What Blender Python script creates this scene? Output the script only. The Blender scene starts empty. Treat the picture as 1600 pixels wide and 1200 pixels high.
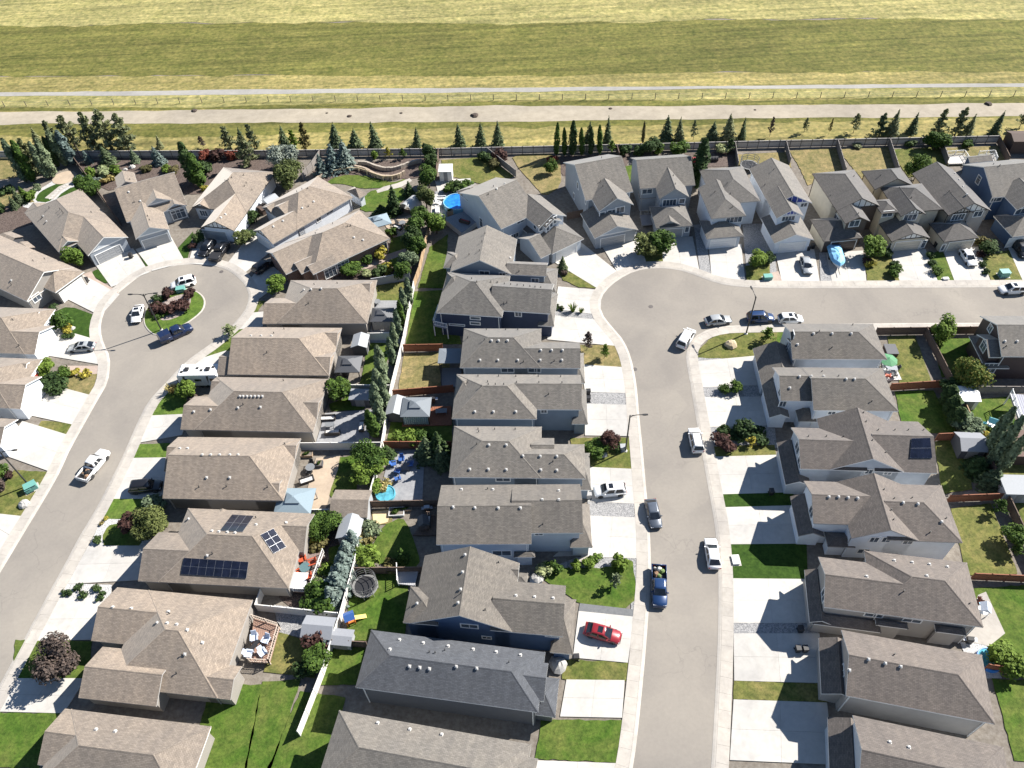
import bpy, bmesh, math, random
from mathutils import Vector, Matrix
from mathutils.bvhtree import BVHTree
R = math.radians
scene = bpy.context.scene
COL = scene.collection

# ------------------------------------------------------------------ camera, sky, sun, exposure
H, F, PITCH, ROLL = 95.0, 1206.5, R(48.26), R(-2.66)
_fw = Vector((0, math.cos(PITCH), -math.sin(PITCH)))
_r0 = Vector((1, 0, 0)); _u0 = _r0.cross(_fw)
_rt = math.cos(ROLL) * _r0 + math.sin(ROLL) * _u0
_up = -math.sin(ROLL) * _r0 + math.cos(ROLL) * _u0
EYE = Vector((0, 0, H))
cam_data = bpy.data.cameras.new("camera")
cam = bpy.data.objects.new("camera", cam_data); COL.objects.link(cam)
_m = Matrix((_rt, _up, -_fw)).transposed().to_4x4(); _m.translation = EYE
cam.matrix_world = _m
cam_data.sensor_fit = 'HORIZONTAL'; cam_data.sensor_width = 36.0
cam_data.lens = F / 1600 * 36.0
cam_data.clip_start = 1.0; cam_data.clip_end = 6000.0
scene.camera = cam

SUN_AZ, SUN_EL = 26.0, 39.5            # direction the light comes from, degrees from +x towards +y
world = bpy.data.worlds.new("World"); scene.world = world
world.use_nodes = True
_nt = world.node_tree; _nt.nodes.clear()
_o = _nt.nodes.new('ShaderNodeOutputWorld'); _b = _nt.nodes.new('ShaderNodeBackground'); _s = _nt.nodes.new('ShaderNodeTexSky')
_s.sky_type = 'NISHITA'; _s.sun_disc = False
_s.sun_elevation = R(SUN_EL); _s.sun_rotation = R(90 - SUN_AZ)
_s.altitude = 700; _s.air_density = 1.0; _s.dust_density = 0.25; _s.ozone_density = 2.2
_b.inputs[1].default_value = 0.06
_nt.links.new(_s.outputs[0], _b.inputs[0]); _nt.links.new(_b.outputs[0], _o.inputs[0])
sd = bpy.data.lights.new("sun", 'SUN'); sd.energy = 5.0; sd.angle = R(0.5); sd.color = (1.0, 0.95, 0.88)
sun = bpy.data.objects.new("sun", sd); COL.objects.link(sun)
_d = Vector((math.cos(R(SUN_AZ)) * math.cos(R(SUN_EL)), math.sin(R(SUN_AZ)) * math.cos(R(SUN_EL)), math.sin(R(SUN_EL))))
sun.rotation_euler = _d.to_track_quat('Z', 'Y').to_euler(); sun.location = (60, 60, 160)
scene.view_settings.view_transform = 'Standard'; scene.view_settings.look = 'None'
scene.view_settings.gamma = 1.0; scene.view_settings.use_curve_mapping = False
scene.view_settings.exposure = 1.27
scene.render.engine = 'CYCLES'
scene.cycles.max_bounces = 6; scene.cycles.diffuse_bounces = 3; scene.cycles.transparent_max_bounces = 4

# ------------------------------------------------------------------ surveying: a point of the photograph to a point of the place
def ray(px, py):
    return (_rt * (px - 800) + _up * (600 - py) + _fw * F).normalized()
def G(px, py, z=0.0):
    d = ray(px, py); t = (z - H) / d.z
    return EYE + d * t

# ------------------------------------------------------------------ materials
MATS = {}
def _mk(name):
    m = bpy.data.materials.new(name); m.use_nodes = True
    nt = m.node_tree; nt.nodes.clear()
    out = nt.nodes.new('ShaderNodeOutputMaterial'); bs = nt.nodes.new('ShaderNodeBsdfPrincipled')
    nt.links.new(bs.outputs[0], out.inputs[0])
    return m, nt, bs
def N(nt, t, **kw):
    n = nt.nodes.new(t)
    for k, v in kw.items(): setattr(n, k, v)
    return n
def noise(nt, vec, scale, detail=4, rough=.6, dist=0):
    n = N(nt, 'ShaderNodeTexNoise'); n.inputs['Scale'].default_value = scale; n.inputs['Detail'].default_value = detail
    n.inputs['Roughness'].default_value = rough; n.inputs['Distortion'].default_value = dist
    if vec is not None: nt.links.new(vec, n.inputs['Vector'])
    return n.outputs['Fac']
def ramp(nt, fac, stops):
    r = N(nt, 'ShaderNodeValToRGB'); e = r.color_ramp.elements
    while len(e) < len(stops): e.new(0.5)
    for i, (p, c) in enumerate(stops): e[i].position = p; e[i].color = (*c, 1)
    nt.links.new(fac, r.inputs[0]); return r.outputs[0]
def mix(nt, fac, a, b, mode='MIX'):
    x = N(nt, 'ShaderNodeMix', data_type='RGBA', blend_type=mode)
    for s, v in ((x.inputs[0], fac), (x.inputs[6], a), (x.inputs[7], b)):
        if hasattr(v, 'is_linked') or hasattr(v, 'links'): nt.links.new(v, s)
        elif isinstance(v, (int, float)): s.default_value = v
        else: s.default_value = (*v, 1)
    return x.outputs[2]
def objco(nt, kind='Object'):
    return N(nt, 'ShaderNodeTexCoord').outputs[kind]
def scl(c, k): return tuple(min(1, max(0, x * k)) for x in c)
def bump(nt, bs, h, strength, dist):
    b = N(nt, 'ShaderNodeBump'); b.inputs['Strength'].default_value = strength; b.inputs['Distance'].default_value = dist
    nt.links.new(h, b.inputs['Height']); nt.links.new(b.outputs[0], bs.inputs['Normal'])

def plain(name, c, rough=.6, var=.12, scale=6.0, metal=0.0, big=0.0):
    """painted, metal, plastic or stone surface with mottling and wear"""
    if name in MATS: return MATS[name]
    m, nt, bs = _mk(name); co = objco(nt)
    col = ramp(nt, noise(nt, co, scale, 5), [(.25, scl(c, 1 - var)), (.75, scl(c, 1 + var))])
    if big:
        col = mix(nt, big, col, ramp(nt, noise(nt, co, .35, 3), [(.35, scl(c, .6)), (.65, scl(c, 1.25))]))
    nt.links.new(col, bs.inputs['Base Color']); bs.inputs['Roughness'].default_value = rough; bs.inputs['Metallic'].default_value = metal
    MATS[name] = m; return m

def shingle(name, c, warm=(1.0, .96, .9)):
    """asphalt shingles: uv in metres, courses and tabs with tone changes"""
    if name in MATS: return MATS[name]
    m, nt, bs = _mk(name); uv = objco(nt, 'UV')
    br = N(nt, 'ShaderNodeTexBrick'); nt.links.new(uv, br.inputs['Vector'])
    br.offset = .5; br.inputs['Scale'].default_value = 1.0
    br.inputs['Brick Width'].default_value = .40; br.inputs['Row Height'].default_value = .17
    br.inputs['Mortar Size'].default_value = .016; br.inputs['Mortar Smooth'].default_value = .4; br.inputs['Bias'].default_value = 0.0
    br.inputs['Color1'].default_value = (*scl(c, .84), 1); br.inputs['Color2'].default_value = (*scl(c, 1.18), 1); br.inputs['Mortar'].default_value = (*scl(c, .55), 1)
    mp = N(nt, 'ShaderNodeMapping'); mp.inputs['Scale'].default_value = (1.0, 2.6, 1); nt.links.new(uv, mp.inputs['Vector'])
    n1 = ramp(nt, noise(nt, mp.outputs[0], 1.5, 4, .75), [(.34, (.78, .78, .78)), (.66, scl(warm, 1.19))])
    col = mix(nt, 1.0, br.outputs[0], n1, 'MULTIPLY')
    n2 = ramp(nt, noise(nt, uv, .22, 3), [(.3, (.9, .9, .91)), (.7, (1.1, 1.08, 1.06))])
    col = mix(nt, 1.0, col, n2, 'MULTIPLY')
    m2 = N(nt, 'ShaderNodeMapping'); m2.inputs['Scale'].default_value = (1.3, .12, 1); nt.links.new(uv, m2.inputs['Vector'])
    col = mix(nt, 1.0, col, ramp(nt, noise(nt, m2.outputs[0], 1.0, 4, .6), [(.35, (.87, .87, .88)), (.65, (1.1, 1.09, 1.07))]), 'MULTIPLY')
    oi = N(nt, 'ShaderNodeObjectInfo'); col = mix(nt, 1.0, col, ramp(nt, oi.outputs['Random'], [(0, (.86, .865, .88)), (.5, (1, .99, .98)), (1, (1.15, 1.12, 1.09))]), 'MULTIPLY')
    nt.links.new(col, bs.inputs['Base Color']); bs.inputs['Roughness'].default_value = .92
    bs.inputs['Sheen Weight'].default_value = .62; bs.inputs['Sheen Roughness'].default_value = .38; bs.inputs['Sheen Tint'].default_value = (1, .95, .88, 1)
    bump(nt, bs, br.outputs[1], -.5, .02)
    MATS[name] = m; return m

def siding(name, c):
    if name in MATS: return MATS[name]
    m, nt, bs = _mk(name); co = objco(nt)
    w = N(nt, 'ShaderNodeTexWave', wave_type='BANDS', bands_direction='Z', wave_profile='SAW'); w.inputs['Scale'].default_value = 1.6
    nt.links.new(co, w.inputs['Vector'])
    col = ramp(nt, w.outputs['Fac'], [(0, scl(c, .72)), (.18, c), (1, scl(c, 1.05))])
    col = mix(nt, .5, col, ramp(nt, noise(nt, co, .8, 4), [(.3, scl(c, .86)), (.7, scl(c, 1.1))]))
    nt.links.new(col, bs.inputs['Base Color']); bs.inputs['Roughness'].default_value = .65
    bump(nt, bs, w.outputs['Fac'], .3, .02)
    MATS[name] = m; return m

def brickwall(name, c):
    if name in MATS: return MATS[name]
    m, nt, bs = _mk(name); co = objco(nt)
    mp = N(nt, 'ShaderNodeMapping'); mp.inputs['Rotation'].default_value = (R(90), 0, 0); nt.links.new(co, mp.inputs['Vector'])
    br = N(nt, 'ShaderNodeTexBrick'); nt.links.new(mp.outputs[0], br.inputs['Vector']); br.inputs['Scale'].default_value = 1
    br.inputs['Brick Width'].default_value = .3; br.inputs['Row Height'].default_value = .11; br.inputs['Mortar Size'].default_value = .012
    br.inputs['Color1'].default_value = (*scl(c, .7), 1); br.inputs['Color2'].default_value = (*scl(c, 1.3), 1); br.inputs['Mortar'].default_value = (.2, .18, .16, 1)
    nt.links.new(br.outputs[0], bs.inputs['Base Color']); bs.inputs['Roughness'].default_value = .9
    MATS[name] = m; return m

def turf(name, g, dry, amount=.5, fine=9.0):
    """mown grass: green and dry straw patches at three sizes"""
    if name in MATS: return MATS[name]
    m, nt, bs = _mk(name); co = objco(nt)
    f = noise(nt, co, .20, 6, .7, .8)
    a = max(.02, .5 - amount * .5)
    patch = ramp(nt, f, [(max(0, 1 - amount - .30), g), (min(1, 1 - amount + .16), dry)])
    tuft = ramp(nt, noise(nt, co, fine * .35, 5, .75), [(.28, (.50, .52, .5)), (.5, (.98, 1, .95)), (.75, (1.45, 1.38, 1.3))])
    col = mix(nt, 1.0, patch, tuft, 'MULTIPLY')
    tuft2 = ramp(nt, noise(nt, co, .9, 3, .6), [(.32, (.72, .78, .72)), (.68, (1.28, 1.2, 1.18))])
    col = mix(nt, 1.0, col, tuft2, 'MULTIPLY')
    if name.startswith('field'):
        for sx, sy, lo, hi, w_ in ((.012, .45, .72, 1.26, .42), (.05, 1.6, .86, 1.14, .44), (.03, .05, .80, 1.2, .4)):
            mp = N(nt, 'ShaderNodeMapping'); mp.inputs['Scale'].default_value = (sx, sy, 1); nt.links.new(co, mp.inputs['Vector'])
            col = mix(nt, 1.0, col, ramp(nt, noise(nt, mp.outputs[0], 1.0, 5, .65, .3), [(w_ - .08, (lo, lo * 1.02, lo)), (1.02 - w_ + .06, (hi, hi * .99, hi * .97))]), 'MULTIPLY')
    nt.links.new(col, bs.inputs['Base Color']); bs.inputs['Roughness'].default_value = .95
    bs.inputs['Specular IOR Level'].default_value = .15
    bump(nt, bs, noise(nt, co, fine, 3), .6, .06)
    MATS[name] = m; return m

def earth(name, c1, c2, scale=2.5, big=.12, rough=.95, bmp=.05, stain=0, crack=0):
    """concrete, asphalt, gravel, mulch: two tones at two sizes"""
    if name in MATS: return MATS[name]
    m, nt, bs = _mk(name); co = objco(nt)
    col = ramp(nt, noise(nt, co, scale, 6, .7), [(.3, c1), (.7, c2)])
    k = ramp(nt, noise(nt, co, big, 4, .6, .4), [(.3, (.84, .84, .85)), (.7, (1.14, 1.13, 1.1))])
    col = mix(nt, 1.0, col, k, 'MULTIPLY')
    nt.links.new(col, bs.inputs['Base Color']); bs.inputs['Roughness'].default_value = rough
    bs.inputs['Specular IOR Level'].default_value = .25
    if stain:
        oi = N(nt, 'ShaderNodeObjectInfo'); col = mix(nt, 1.0, col, ramp(nt, oi.outputs['Random'], [(0, (1 - stain * .5,) * 3), (1, (1 + stain * .4,) * 3)]), 'MULTIPLY')
        geo = N(nt, 'ShaderNodeNewGeometry').outputs['Position']
        col = mix(nt, 1.0, col, ramp(nt, noise(nt, geo, .45, 5, .7, 1.0), [(.36, (1 - stain,) * 3), (.5, (1, 1, 1))]), 'MULTIPLY')
        nt.links.new(col, bs.inputs['Base Color'])
    if crack:
        dz = N(nt, 'ShaderNodeVectorMath', operation='ADD'); nz = N(nt, 'ShaderNodeTexNoise'); nz.inputs['Scale'].default_value = .5; nz.inputs['Detail'].default_value = 4; nt.links.new(co, nz.inputs['Vector'])
        sc_ = N(nt, 'ShaderNodeVectorMath', operation='SCALE'); sc_.inputs['Scale'].default_value = 3.0; nt.links.new(nz.outputs['Color'], sc_.inputs[0]); nt.links.new(co, dz.inputs[0]); nt.links.new(sc_.outputs[0], dz.inputs[1])
        v = N(nt, 'ShaderNodeTexVoronoi', feature='DISTANCE_TO_EDGE'); v.inputs['Scale'].default_value = .10; nt.links.new(dz.outputs[0], v.inputs['Vector'])
        line = ramp(nt, v.outputs['Distance'], [(.002, (.87, .87, .88)), (.007, (1, 1, 1))])
        msk = ramp(nt, noise(nt, co, .06, 2), [(.44, (0, 0, 0)), (.58, (1, 1, 1))])
        col = mix(nt, msk, col, mix(nt, 1.0, col, line, 'MULTIPLY'))
        v2 = N(nt, 'ShaderNodeTexVoronoi'); v2.inputs['Scale'].default_value = .16; nt.links.new(co, v2.inputs['Vector']); sp = N(nt, 'ShaderNodeSeparateColor'); nt.links.new(v2.outputs['Color'], sp.inputs[0])
        col = mix(nt, 1.0, col, ramp(nt, sp.outputs[0], [(.0, (.965, .965, .97)), (1, (1.03, 1.03, 1.025))]), 'MULTIPLY')
        col = mix(nt, 1.0, col, ramp(nt, noise(nt, co, .9, 5, .75, 1.5), [(.24, (.87, .87, .88)), (.36, (1, 1, 1))]), 'MULTIPLY')
        nt.links.new(col, bs.inputs['Base Color'])
    if bmp: bump(nt, bs, noise(nt, co, scale * 3, 3), .4, bmp)
    MATS[name] = m; return m

def pebble(name, tones, size=5.0):
    """loose stones: one tone per cell"""
    if name in MATS: return MATS[name]
    m, nt, bs = _mk(name); co = objco(nt)
    v = N(nt, 'ShaderNodeTexVoronoi'); v.inputs['Scale'].default_value = size; nt.links.new(co, v.inputs['Vector'])
    sep = N(nt, 'ShaderNodeSeparateColor'); nt.links.new(v.outputs['Color'], sep.inputs[0])
    col = ramp(nt, sep.outputs[0], [(i / (len(tones) - 1), t) for i, t in enumerate(tones)])
    nt.links.new(col, bs.inputs['Base Color']); bs.inputs['Roughness'].default_value = .9
    b = N(nt, 'ShaderNodeBump'); b.inputs['Strength'].default_value = .8; b.inputs['Distance'].default_value = .08; b.invert = True
    nt.links.new(v.outputs['Distance'], b.inputs['Height']); nt.links.new(b.outputs[0], bs.inputs['Normal'])
    MATS[name] = m; return m

def leaf(name, c1, c2, c3=None):
    """foliage: each leaf clump its own tone, some light coming through"""
    if name in MATS: return MATS[name]
    m, nt, bs = _mk(name)
    g = N(nt, 'ShaderNodeNewGeometry'); oi = N(nt, 'ShaderNodeObjectInfo')
    st = [(0, c1), (.6, c2), (1, c3 or scl(c2, 1.35))]
    col = ramp(nt, g.outputs['Random Per Island'], st)
    hv = ramp(nt, oi.outputs['Random'], [(0, (.82, .86, .84)), (1, (1.16, 1.1, 1.0))])
    col = mix(nt, 1.0, col, hv, 'MULTIPLY')
    nt.links.new(col, bs.inputs['Base Color']); bs.inputs['Roughness'].default_value = .75
    bs.inputs['Specular IOR Level'].default_value = .2
    tr = N(nt, 'ShaderNodeBsdfTranslucent'); nt.links.new(col, tr.inputs[0])
    ms = N(nt, 'ShaderNodeMixShader'); ms.inputs[0].default_value = .22
    out = [n for n in nt.nodes if n.type == 'OUTPUT_MATERIAL'][0]
    nt.links.new(bs.outputs[0], ms.inputs[1]); nt.links.new(tr.outputs[0], ms.inputs[2]); nt.links.new(ms.outputs[0], out.inputs[0])
    MATS[name] = m; return m

def glassy(name, c=(.02, .03, .045), rough=.06):
    if name in MATS: return MATS[name]
    m, nt, bs = _mk(name); co = objco(nt)
    nt.links.new(ramp(nt, noise(nt, co, 1.2, 2), [(.3, scl(c, .7)), (.7, scl(c, 1.5))]), bs.inputs['Base Color'])
    bs.inputs['Roughness'].default_value = rough; bs.inputs['Specular IOR Level'].default_value = .6
    MATS[name] = m; return m

# ------------------------------------------------------------------ mesh building
class MB:
    """collects faces; build() links them as ONE mesh object"""
    def __init__(s): s.v = []; s.f = []; s.m = []; s.uv = []
    def face(s, pts, mi=0, uv=None):
        i = len(s.v); s.v += [tuple(p) for p in pts]; s.f.append(tuple(range(i, i + len(pts)))); s.m.append(mi); s.uv.append(uv)
    def box(s, x0, y0, z0, x1, y1, z1, mi=0, M=None):
        c = [(x0, y0, z0), (x1, y0, z0), (x1, y1, z0), (x0, y1, z0), (x0, y0, z1), (x1, y0, z1), (x1, y1, z1), (x0, y1, z1)]
        if M is not None: c = [tuple(M @ Vector(p)) for p in c]
        i = len(s.v); s.v += c
        for q in ((3, 2, 1, 0), (4, 5, 6, 7), (0, 1, 5, 4), (1, 2, 6, 5), (2, 3, 7, 6), (3, 0, 4, 7)):
            s.f.append(tuple(i + k for k in q)); s.m.append(mi); s.uv.append(None)
    def loft(s, rings, mi=0, caps=True, closed=True):
        i = len(s.v); n = len(rings[0])
        for r in rings: s.v += [tuple(p) for p in r]
        for a in range(len(rings) - 1):
            for k in range(n if closed else n - 1):
                q = (i + a * n + k, i + a * n + (k + 1) % n, i + (a + 1) * n + (k + 1) % n, i + (a + 1) * n + k)
                s.f.append(q); s.m.append(mi); s.uv.append(None)
        if caps:
            s.f.append(tuple(i + k for k in reversed(range(n)))); s.m.append(mi); s.uv.append(None)
            s.f.append(tuple(i + (len(rings) - 1) * n + k for k in range(n))); s.m.append(mi); s.uv.append(None)
    def tube(s, a, b, r0, r1=None, n=8, mi=0, caps=True):
        a = Vector(a); b = Vector(b); r1 = r0 if r1 is None else r1
        d = (b - a).normalized(); u = d.orthogonal().normalized(); w = d.cross(u)
        ring = lambda c, r: [c + u * (r * math.cos(2 * math.pi * k / n)) + w * (r * math.sin(2 * math.pi * k / n)) for k in range(n)]
        s.loft([ring(a, r0), ring(b, r1)], mi, caps)
    def lathe(s, prof, n=16, mi=0, c=(0, 0, 0), caps=True):
        rings = [[(c[0] + r * math.cos(2 * math.pi * k / n), c[1] + r * math.sin(2 * math.pi * k / n), c[2] + z) for k in range(n)] for r, z in prof]
        s.loft(rings, mi, caps)
    def mesh(s, name, mats, smooth=False):
        me = bpy.data.meshes.new(name); me.from_pydata(s.v, [], s.f)
        for m in (mats if isinstance(mats, (list, tuple)) else [mats]): me.materials.append(m)
        me.polygons.foreach_set('material_index', s.m)
        if any(u is not None for u in s.uv):
            L = me.uv_layers.new(name='UVMap').data; k = 0
            for f, u in zip(s.f, s.uv):
                for j in range(len(f)):
                    if u is not None: L[k].uv = u[j]
                    k += 1
        if smooth: me.polygons.foreach_set('use_smooth', [True] * len(s.f))
        me.update(); return me
    def build(s, name, mats, parent=None, smooth=False):
        return link(name, s.mesh(name, mats, smooth), parent)
KIDS = {}
def adopt(o, parent): o.parent = parent; KIDS.setdefault(parent.name, []).append(o)
def link(name, data, parent=None, loc=None, rz=None):
    o = bpy.data.objects.new(name, data); COL.objects.link(o)
    if parent is not None: adopt(o, parent)
    if loc is not None: o.location = loc
    if rz is not None: o.rotation_euler = (0, 0, rz)
    return o
def tag(o, label=None, cat=None, group=None, kind=None):
    if label: o['label'] = label
    if cat: o['category'] = cat
    if group: o['group'] = group
    if kind: o['kind'] = kind
    return o
def thing(name, label, cat, loc=(0, 0, 0), rz=0.0, group=None):
    o = bpy.data.objects.new(name, None); COL.objects.link(o); o.empty_display_size = .3
    o.location = loc; o.rotation_euler = (0, 0, rz)
    return tag(o, label, cat, group)
def dup(src, loc, rz=None, label=None, scale=None, group=None):
    """a copy of a thing with copies of its parts and sub-parts"""
    r = src.copy(); COL.objects.link(r); r.location = loc
    if rz is not None: r.rotation_euler = (0, 0, rz)
    if scale is not None: r.scale = scale if hasattr(scale, '__len__') else (scale,) * 3
    if label: r['label'] = label
    if group: r['group'] = group
    for ch in KIDS.get(src.name, []):
        c = ch.copy(); COL.objects.link(c); adopt(c, r)
        for g in KIDS.get(ch.name, []):
            d = g.copy(); COL.objects.link(d); adopt(d, c)
    return r
# ------------------------------------------------------------------ shared colours
WHITE = plain('white_trim', (.74, .74, .72), .5, .06)
DARKTRIM = plain('dark_trim', (.045, .042, .042), .5)
BROWNTRIM = plain('brown_trim', (.10, .075, .06), .6)
GREYTRIM = plain('grey_trim', (.34, .33, .32), .5)
VENT = plain('vent_grey', (.42, .41, .39), .6)
PIPE = plain('vent_black', (.03, .03, .03), .6)
GLASS = glassy('window_glass', (.075, .09, .11), .1)
BLACK = plain('black_plastic', (.02, .02, .022), .5)
CONC = earth('driveway_concrete', (.40, .387, .36), (.455, .44, .415), 1.2, .10, .9, .01, .08)
CONC2 = earth('walk_concrete', (.345, .32, .287), (.405, .38, .345), 1.4, .15, .9, .01, .10)
ROOF_TAN = shingle('tan_shingle', (.232, .196, .160))
ROOF_GREY = shingle('grey_shingle', (.152, .143, .129))
ROOF_WARM = shingle('warm_grey_shingle', (.152, .138, .120))
ROOF_TAUPE = shingle('taupe_shingle', (.140, .122, .109))
ROOF_CHAR = shingle('charcoal_shingle', (.105, .099, .093))
ROOF_SLATE = shingle('slate_shingle', (.085, .093, .106), (.97, 1, 1.04))
SID = {k: siding('siding_' + k, c) for k, c in dict(
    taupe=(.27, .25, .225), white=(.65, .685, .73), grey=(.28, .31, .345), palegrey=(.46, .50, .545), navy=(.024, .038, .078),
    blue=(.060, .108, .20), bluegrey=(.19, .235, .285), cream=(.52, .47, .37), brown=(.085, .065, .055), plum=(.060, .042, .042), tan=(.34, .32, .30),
    dkgrey=(.10, .105, .115)).items()}
SID['brick'] = brickwall('brick_wall', (.16, .085, .062))
DOOR_W = plain('garage_white', (.66, .66, .65), .45, .05)
DOOR_G = plain('garage_grey', (.30, .31, .32), .45, .05)
DOOR_C = plain('garage_cream', (.50, .46, .38), .45, .05)
DOOR_D = plain('garage_brown', (.07, .055, .05), .45, .05)
SOLAR = glassy('solar_cell', (.008, .010, .020), .12)
ALU = plain('aluminium', (.36, .37, .39), .35, .05, metal=.6)

# ------------------------------------------------------------------ house builder
def W(pts, ze=5.6, ax='x', e='hh', p=.53, n='roof', rp=None, ov=.42, base=0.0, tim=None):
    """one roofed block: pts = eave corners in the photograph (its bounding box in the house's own directions is the eave rectangle),
    ax = ridge direction, e = end at the low and high side, h hip or g gable, rp = a point on the ridge"""
    return dict(pts=pts, ze=ze, ax=ax, e=e, p=p, n=n, rp=rp, ov=ov, base=base, tim=tim)

HOUSES = {}
def house(name, label, hd, wings, wall, roof, trim=None, vents=(), pipes=(), wins=(), doors=(), solar=(), off=(0, 0), cat='house', group=None, wframe=None, key=None, front=None):
    trim = trim or WHITE; wframe = wframe or WHITE
    ca, sa = math.cos(R(hd)), math.sin(R(hd))
    p0 = wings[0]['pts'][0]; O = G(p0[0], p0[1], 0); O.z = 0
    offv = Vector((off[0], off[1], 0))
    def loc(v):
        d = v - O; return Vector((d.x * ca + d.y * sa, -d.x * sa + d.y * ca, d.z))
    root = thing(name, label, cat, O + offv, R(hd), group)
    roofs = {}; wb = MB(); polys = []; wpolys = []; gables = []
    for wi, w in enumerate(wings):
        ze = w['ze'] - .035 * wi; q = [loc(G(p[0], p[1], p[2] if len(p) > 2 else w['ze'])) for p in w['pts']]
        x0, x1 = min(v.x for v in q), max(v.x for v in q); y0, y1 = min(v.y for v in q), max(v.y for v in q)
        if wi == 0: M0 = (x0, x1, y0, y1, w['ze'])
        elif w['ze'] == M0[4]:                                     # eaves that nearly line up with the main block's run on in one line
            if abs(y0 - M0[2]) < .9: y0 = M0[2]
            if abs(y1 - M0[3]) < .9: y1 = M0[3]
            if abs(x0 - M0[0]) < .5: x0 = M0[0]
            if abs(x1 - M0[1]) < .5: x1 = M0[1]
        if w['ax'] == 'y': x0, x1, y0, y1 = y0, y1, -x1, -x0      # turn so that the ridge runs along the first axis
        back = (lambda v: (-v[1], v[0], v[2])) if w['ax'] == 'y' else (lambda v: tuple(v))
        p = w['p']
        if w['rp']:
            rl = loc(G(*w['rp'])); yr = rl.y if w['ax'] == 'x' else -rl.x
            if abs(y0 - yr) > abs(y1 - yr): y1 = 2 * yr - y0
            else: y0 = 2 * yr - y1
            p = (w['rp'][2] - ze) / max(.5, (y1 - y0) / 2)
        half = (y1 - y0) / 2; L = x1 - x0; ym = (y0 + y1) / 2; rise = half * p
        i0 = min(half, L / 2) if w['e'][0] == 'h' else 0.0; i1 = min(half, L / 2) if w['e'][1] == 'h' else 0.0
        if i0 and i1 and i0 + i1 > L - .01: i0 = i1 = L / 2 - .01
        if max(i0, i1) < half and (i0 or i1): pass
        zr = ze + rise
        A, B, C, D = (x0, y0, ze), (x1, y0, ze), (x1, y1, ze), (x0, y1, ze)
        r0, r1 = (x0 + i0, ym, zr), (x1 - i1, ym, zr)
        tops = [[A, B, r1, r0], [C, D, r0, r1]]
        if i0: tops.append([D, A, r0])
        if i1: tops.append([B, C, r1])
        mb = roofs.setdefault(w['n'], MB()); th = .17
        ov = w['ov']
        for t in tops:
            e0, e1 = Vector(t[0]), Vector(t[1]); u = (e1 - e0).normalized()
            nn = u.cross(Vector(t[2]) - e0).normalized(); vv = nn.cross(u)
            uv = [((Vector(k) - e0).dot(u) + e0.dot(u), (Vector(k) - e0).dot(vv)) for k in t]
            mb.face([back(k) for k in t], 0, uv); polys.append([back(k) for k in t])
            mb.face([back((k[0], k[1], k[2] - th)) for k in reversed(t)], 1)
        edge = [A, B] + ([C] if i1 else [r1, C]) + [D] + ([] if i0 else [r0])
        for k in range(len(edge)):
            a, b = edge[k], edge[(k + 1) % len(edge)]
            mb.face([back((a[0], a[1], a[2] - th)), back((b[0], b[1], b[2] - th)), back(b), back(a)], 1)
        # ridge and hip caps
        caps = [(r0, r1)] + ([(A, r0), (D, r0)] if i0 else []) + ([(B, r1), (C, r1)] if i1 else [])
        for a, b in caps:
            a, b = Vector(a), Vector(b)
            if (b - a).length < .6: continue
            d = (b - a).normalized(); s_ = Vector((-d.y, d.x, 0)).normalized() * .12; lw_ = Vector((0, 0, -.12 * p * (1 if abs(d.z) < .01 else .7) + .012)); up = Vector((0, 0, .022)); l_ = (b - a).length
            mb.face([back(a - s_ + lw_), back(b - s_ + lw_), back(b + up), back(a + up)], 0, [(0, 0), (l_, 0), (l_, .12), (0, .12)])
            mb.face([back(b + s_ + lw_), back(a + s_ + lw_), back(a + up), back(b + up)], 0, [(0, 0), (l_, 0), (l_, .12), (0, .12)])
        # walls under the eaves
        wx0, wx1, wy0, wy1 = x0 + ov, x1 - ov, y0 + ov, y1 - ov; zb = w['base']; zw = ze - .03
        def wf(pts):
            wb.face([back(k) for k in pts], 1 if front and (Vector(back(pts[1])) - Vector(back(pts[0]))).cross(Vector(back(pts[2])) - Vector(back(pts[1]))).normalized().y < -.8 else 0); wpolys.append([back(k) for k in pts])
        wf([(wx0, wy0, zb), (wx1, wy0, zb), (wx1, wy0, zw), (wx0, wy0, zw)])
        wf([(wx1, wy1, zb), (wx0, wy1, zb), (wx0, wy1, zw), (wx1, wy1, zw)])
        if wi == 0:
            dm = MB(); dm.box(-.05, -.05, 0, .05, .05, zw); me = dm.mesh('downspout', trim)
            for cx in (wx0 + .25, wx1 - .25):
                for cy in (wy0 - .06, wy1 + .06): link('downspout', me, root, back((cx, cy, .0)))
        for xx, g, sgn in ((wx0, not i0, -1), (wx1, not i1, 1)):
            pt = [(xx, wy0, zb), (xx, wy1, zb), (xx, wy1, zw)] + ([(xx, wy1, ze + ov * p - th - .01), (xx, ym, zr - th - .01), (xx, wy0, ze + ov * p - th - .01)] if g else []) + [(xx, wy0, zw)]
            wf(pt if sgn > 0 else pt[::-1])
            if g: gables.append((w, back, xx, sgn, ym, half - ov, ze, zr, p))
    wl = wb.build('wall', [SID[wall], SID[front or wall]], root)
    rparts = {}
    for n, mb in roofs.items():
        rparts[n] = mb.build(n, [roof, trim], root)
    main = rparts.get('roof') or list(rparts.values())[0]
    bv = BVHTree.FromPolygons([Vector(v) for pl in polys for v in pl], _seq(polys))
    wv = BVHTree.FromPolygons([Vector(v) for pl in wpolys for v in pl], _seq(wpolys))
    eye = loc(EYE); hits = {}
    def cast(bvh, px, py):
        d = ray(px, py); dl = Vector((d.x * ca + d.y * sa, -d.x * sa + d.y * ca, d.z))
        return bvh.ray_cast(eye, dl)
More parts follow.
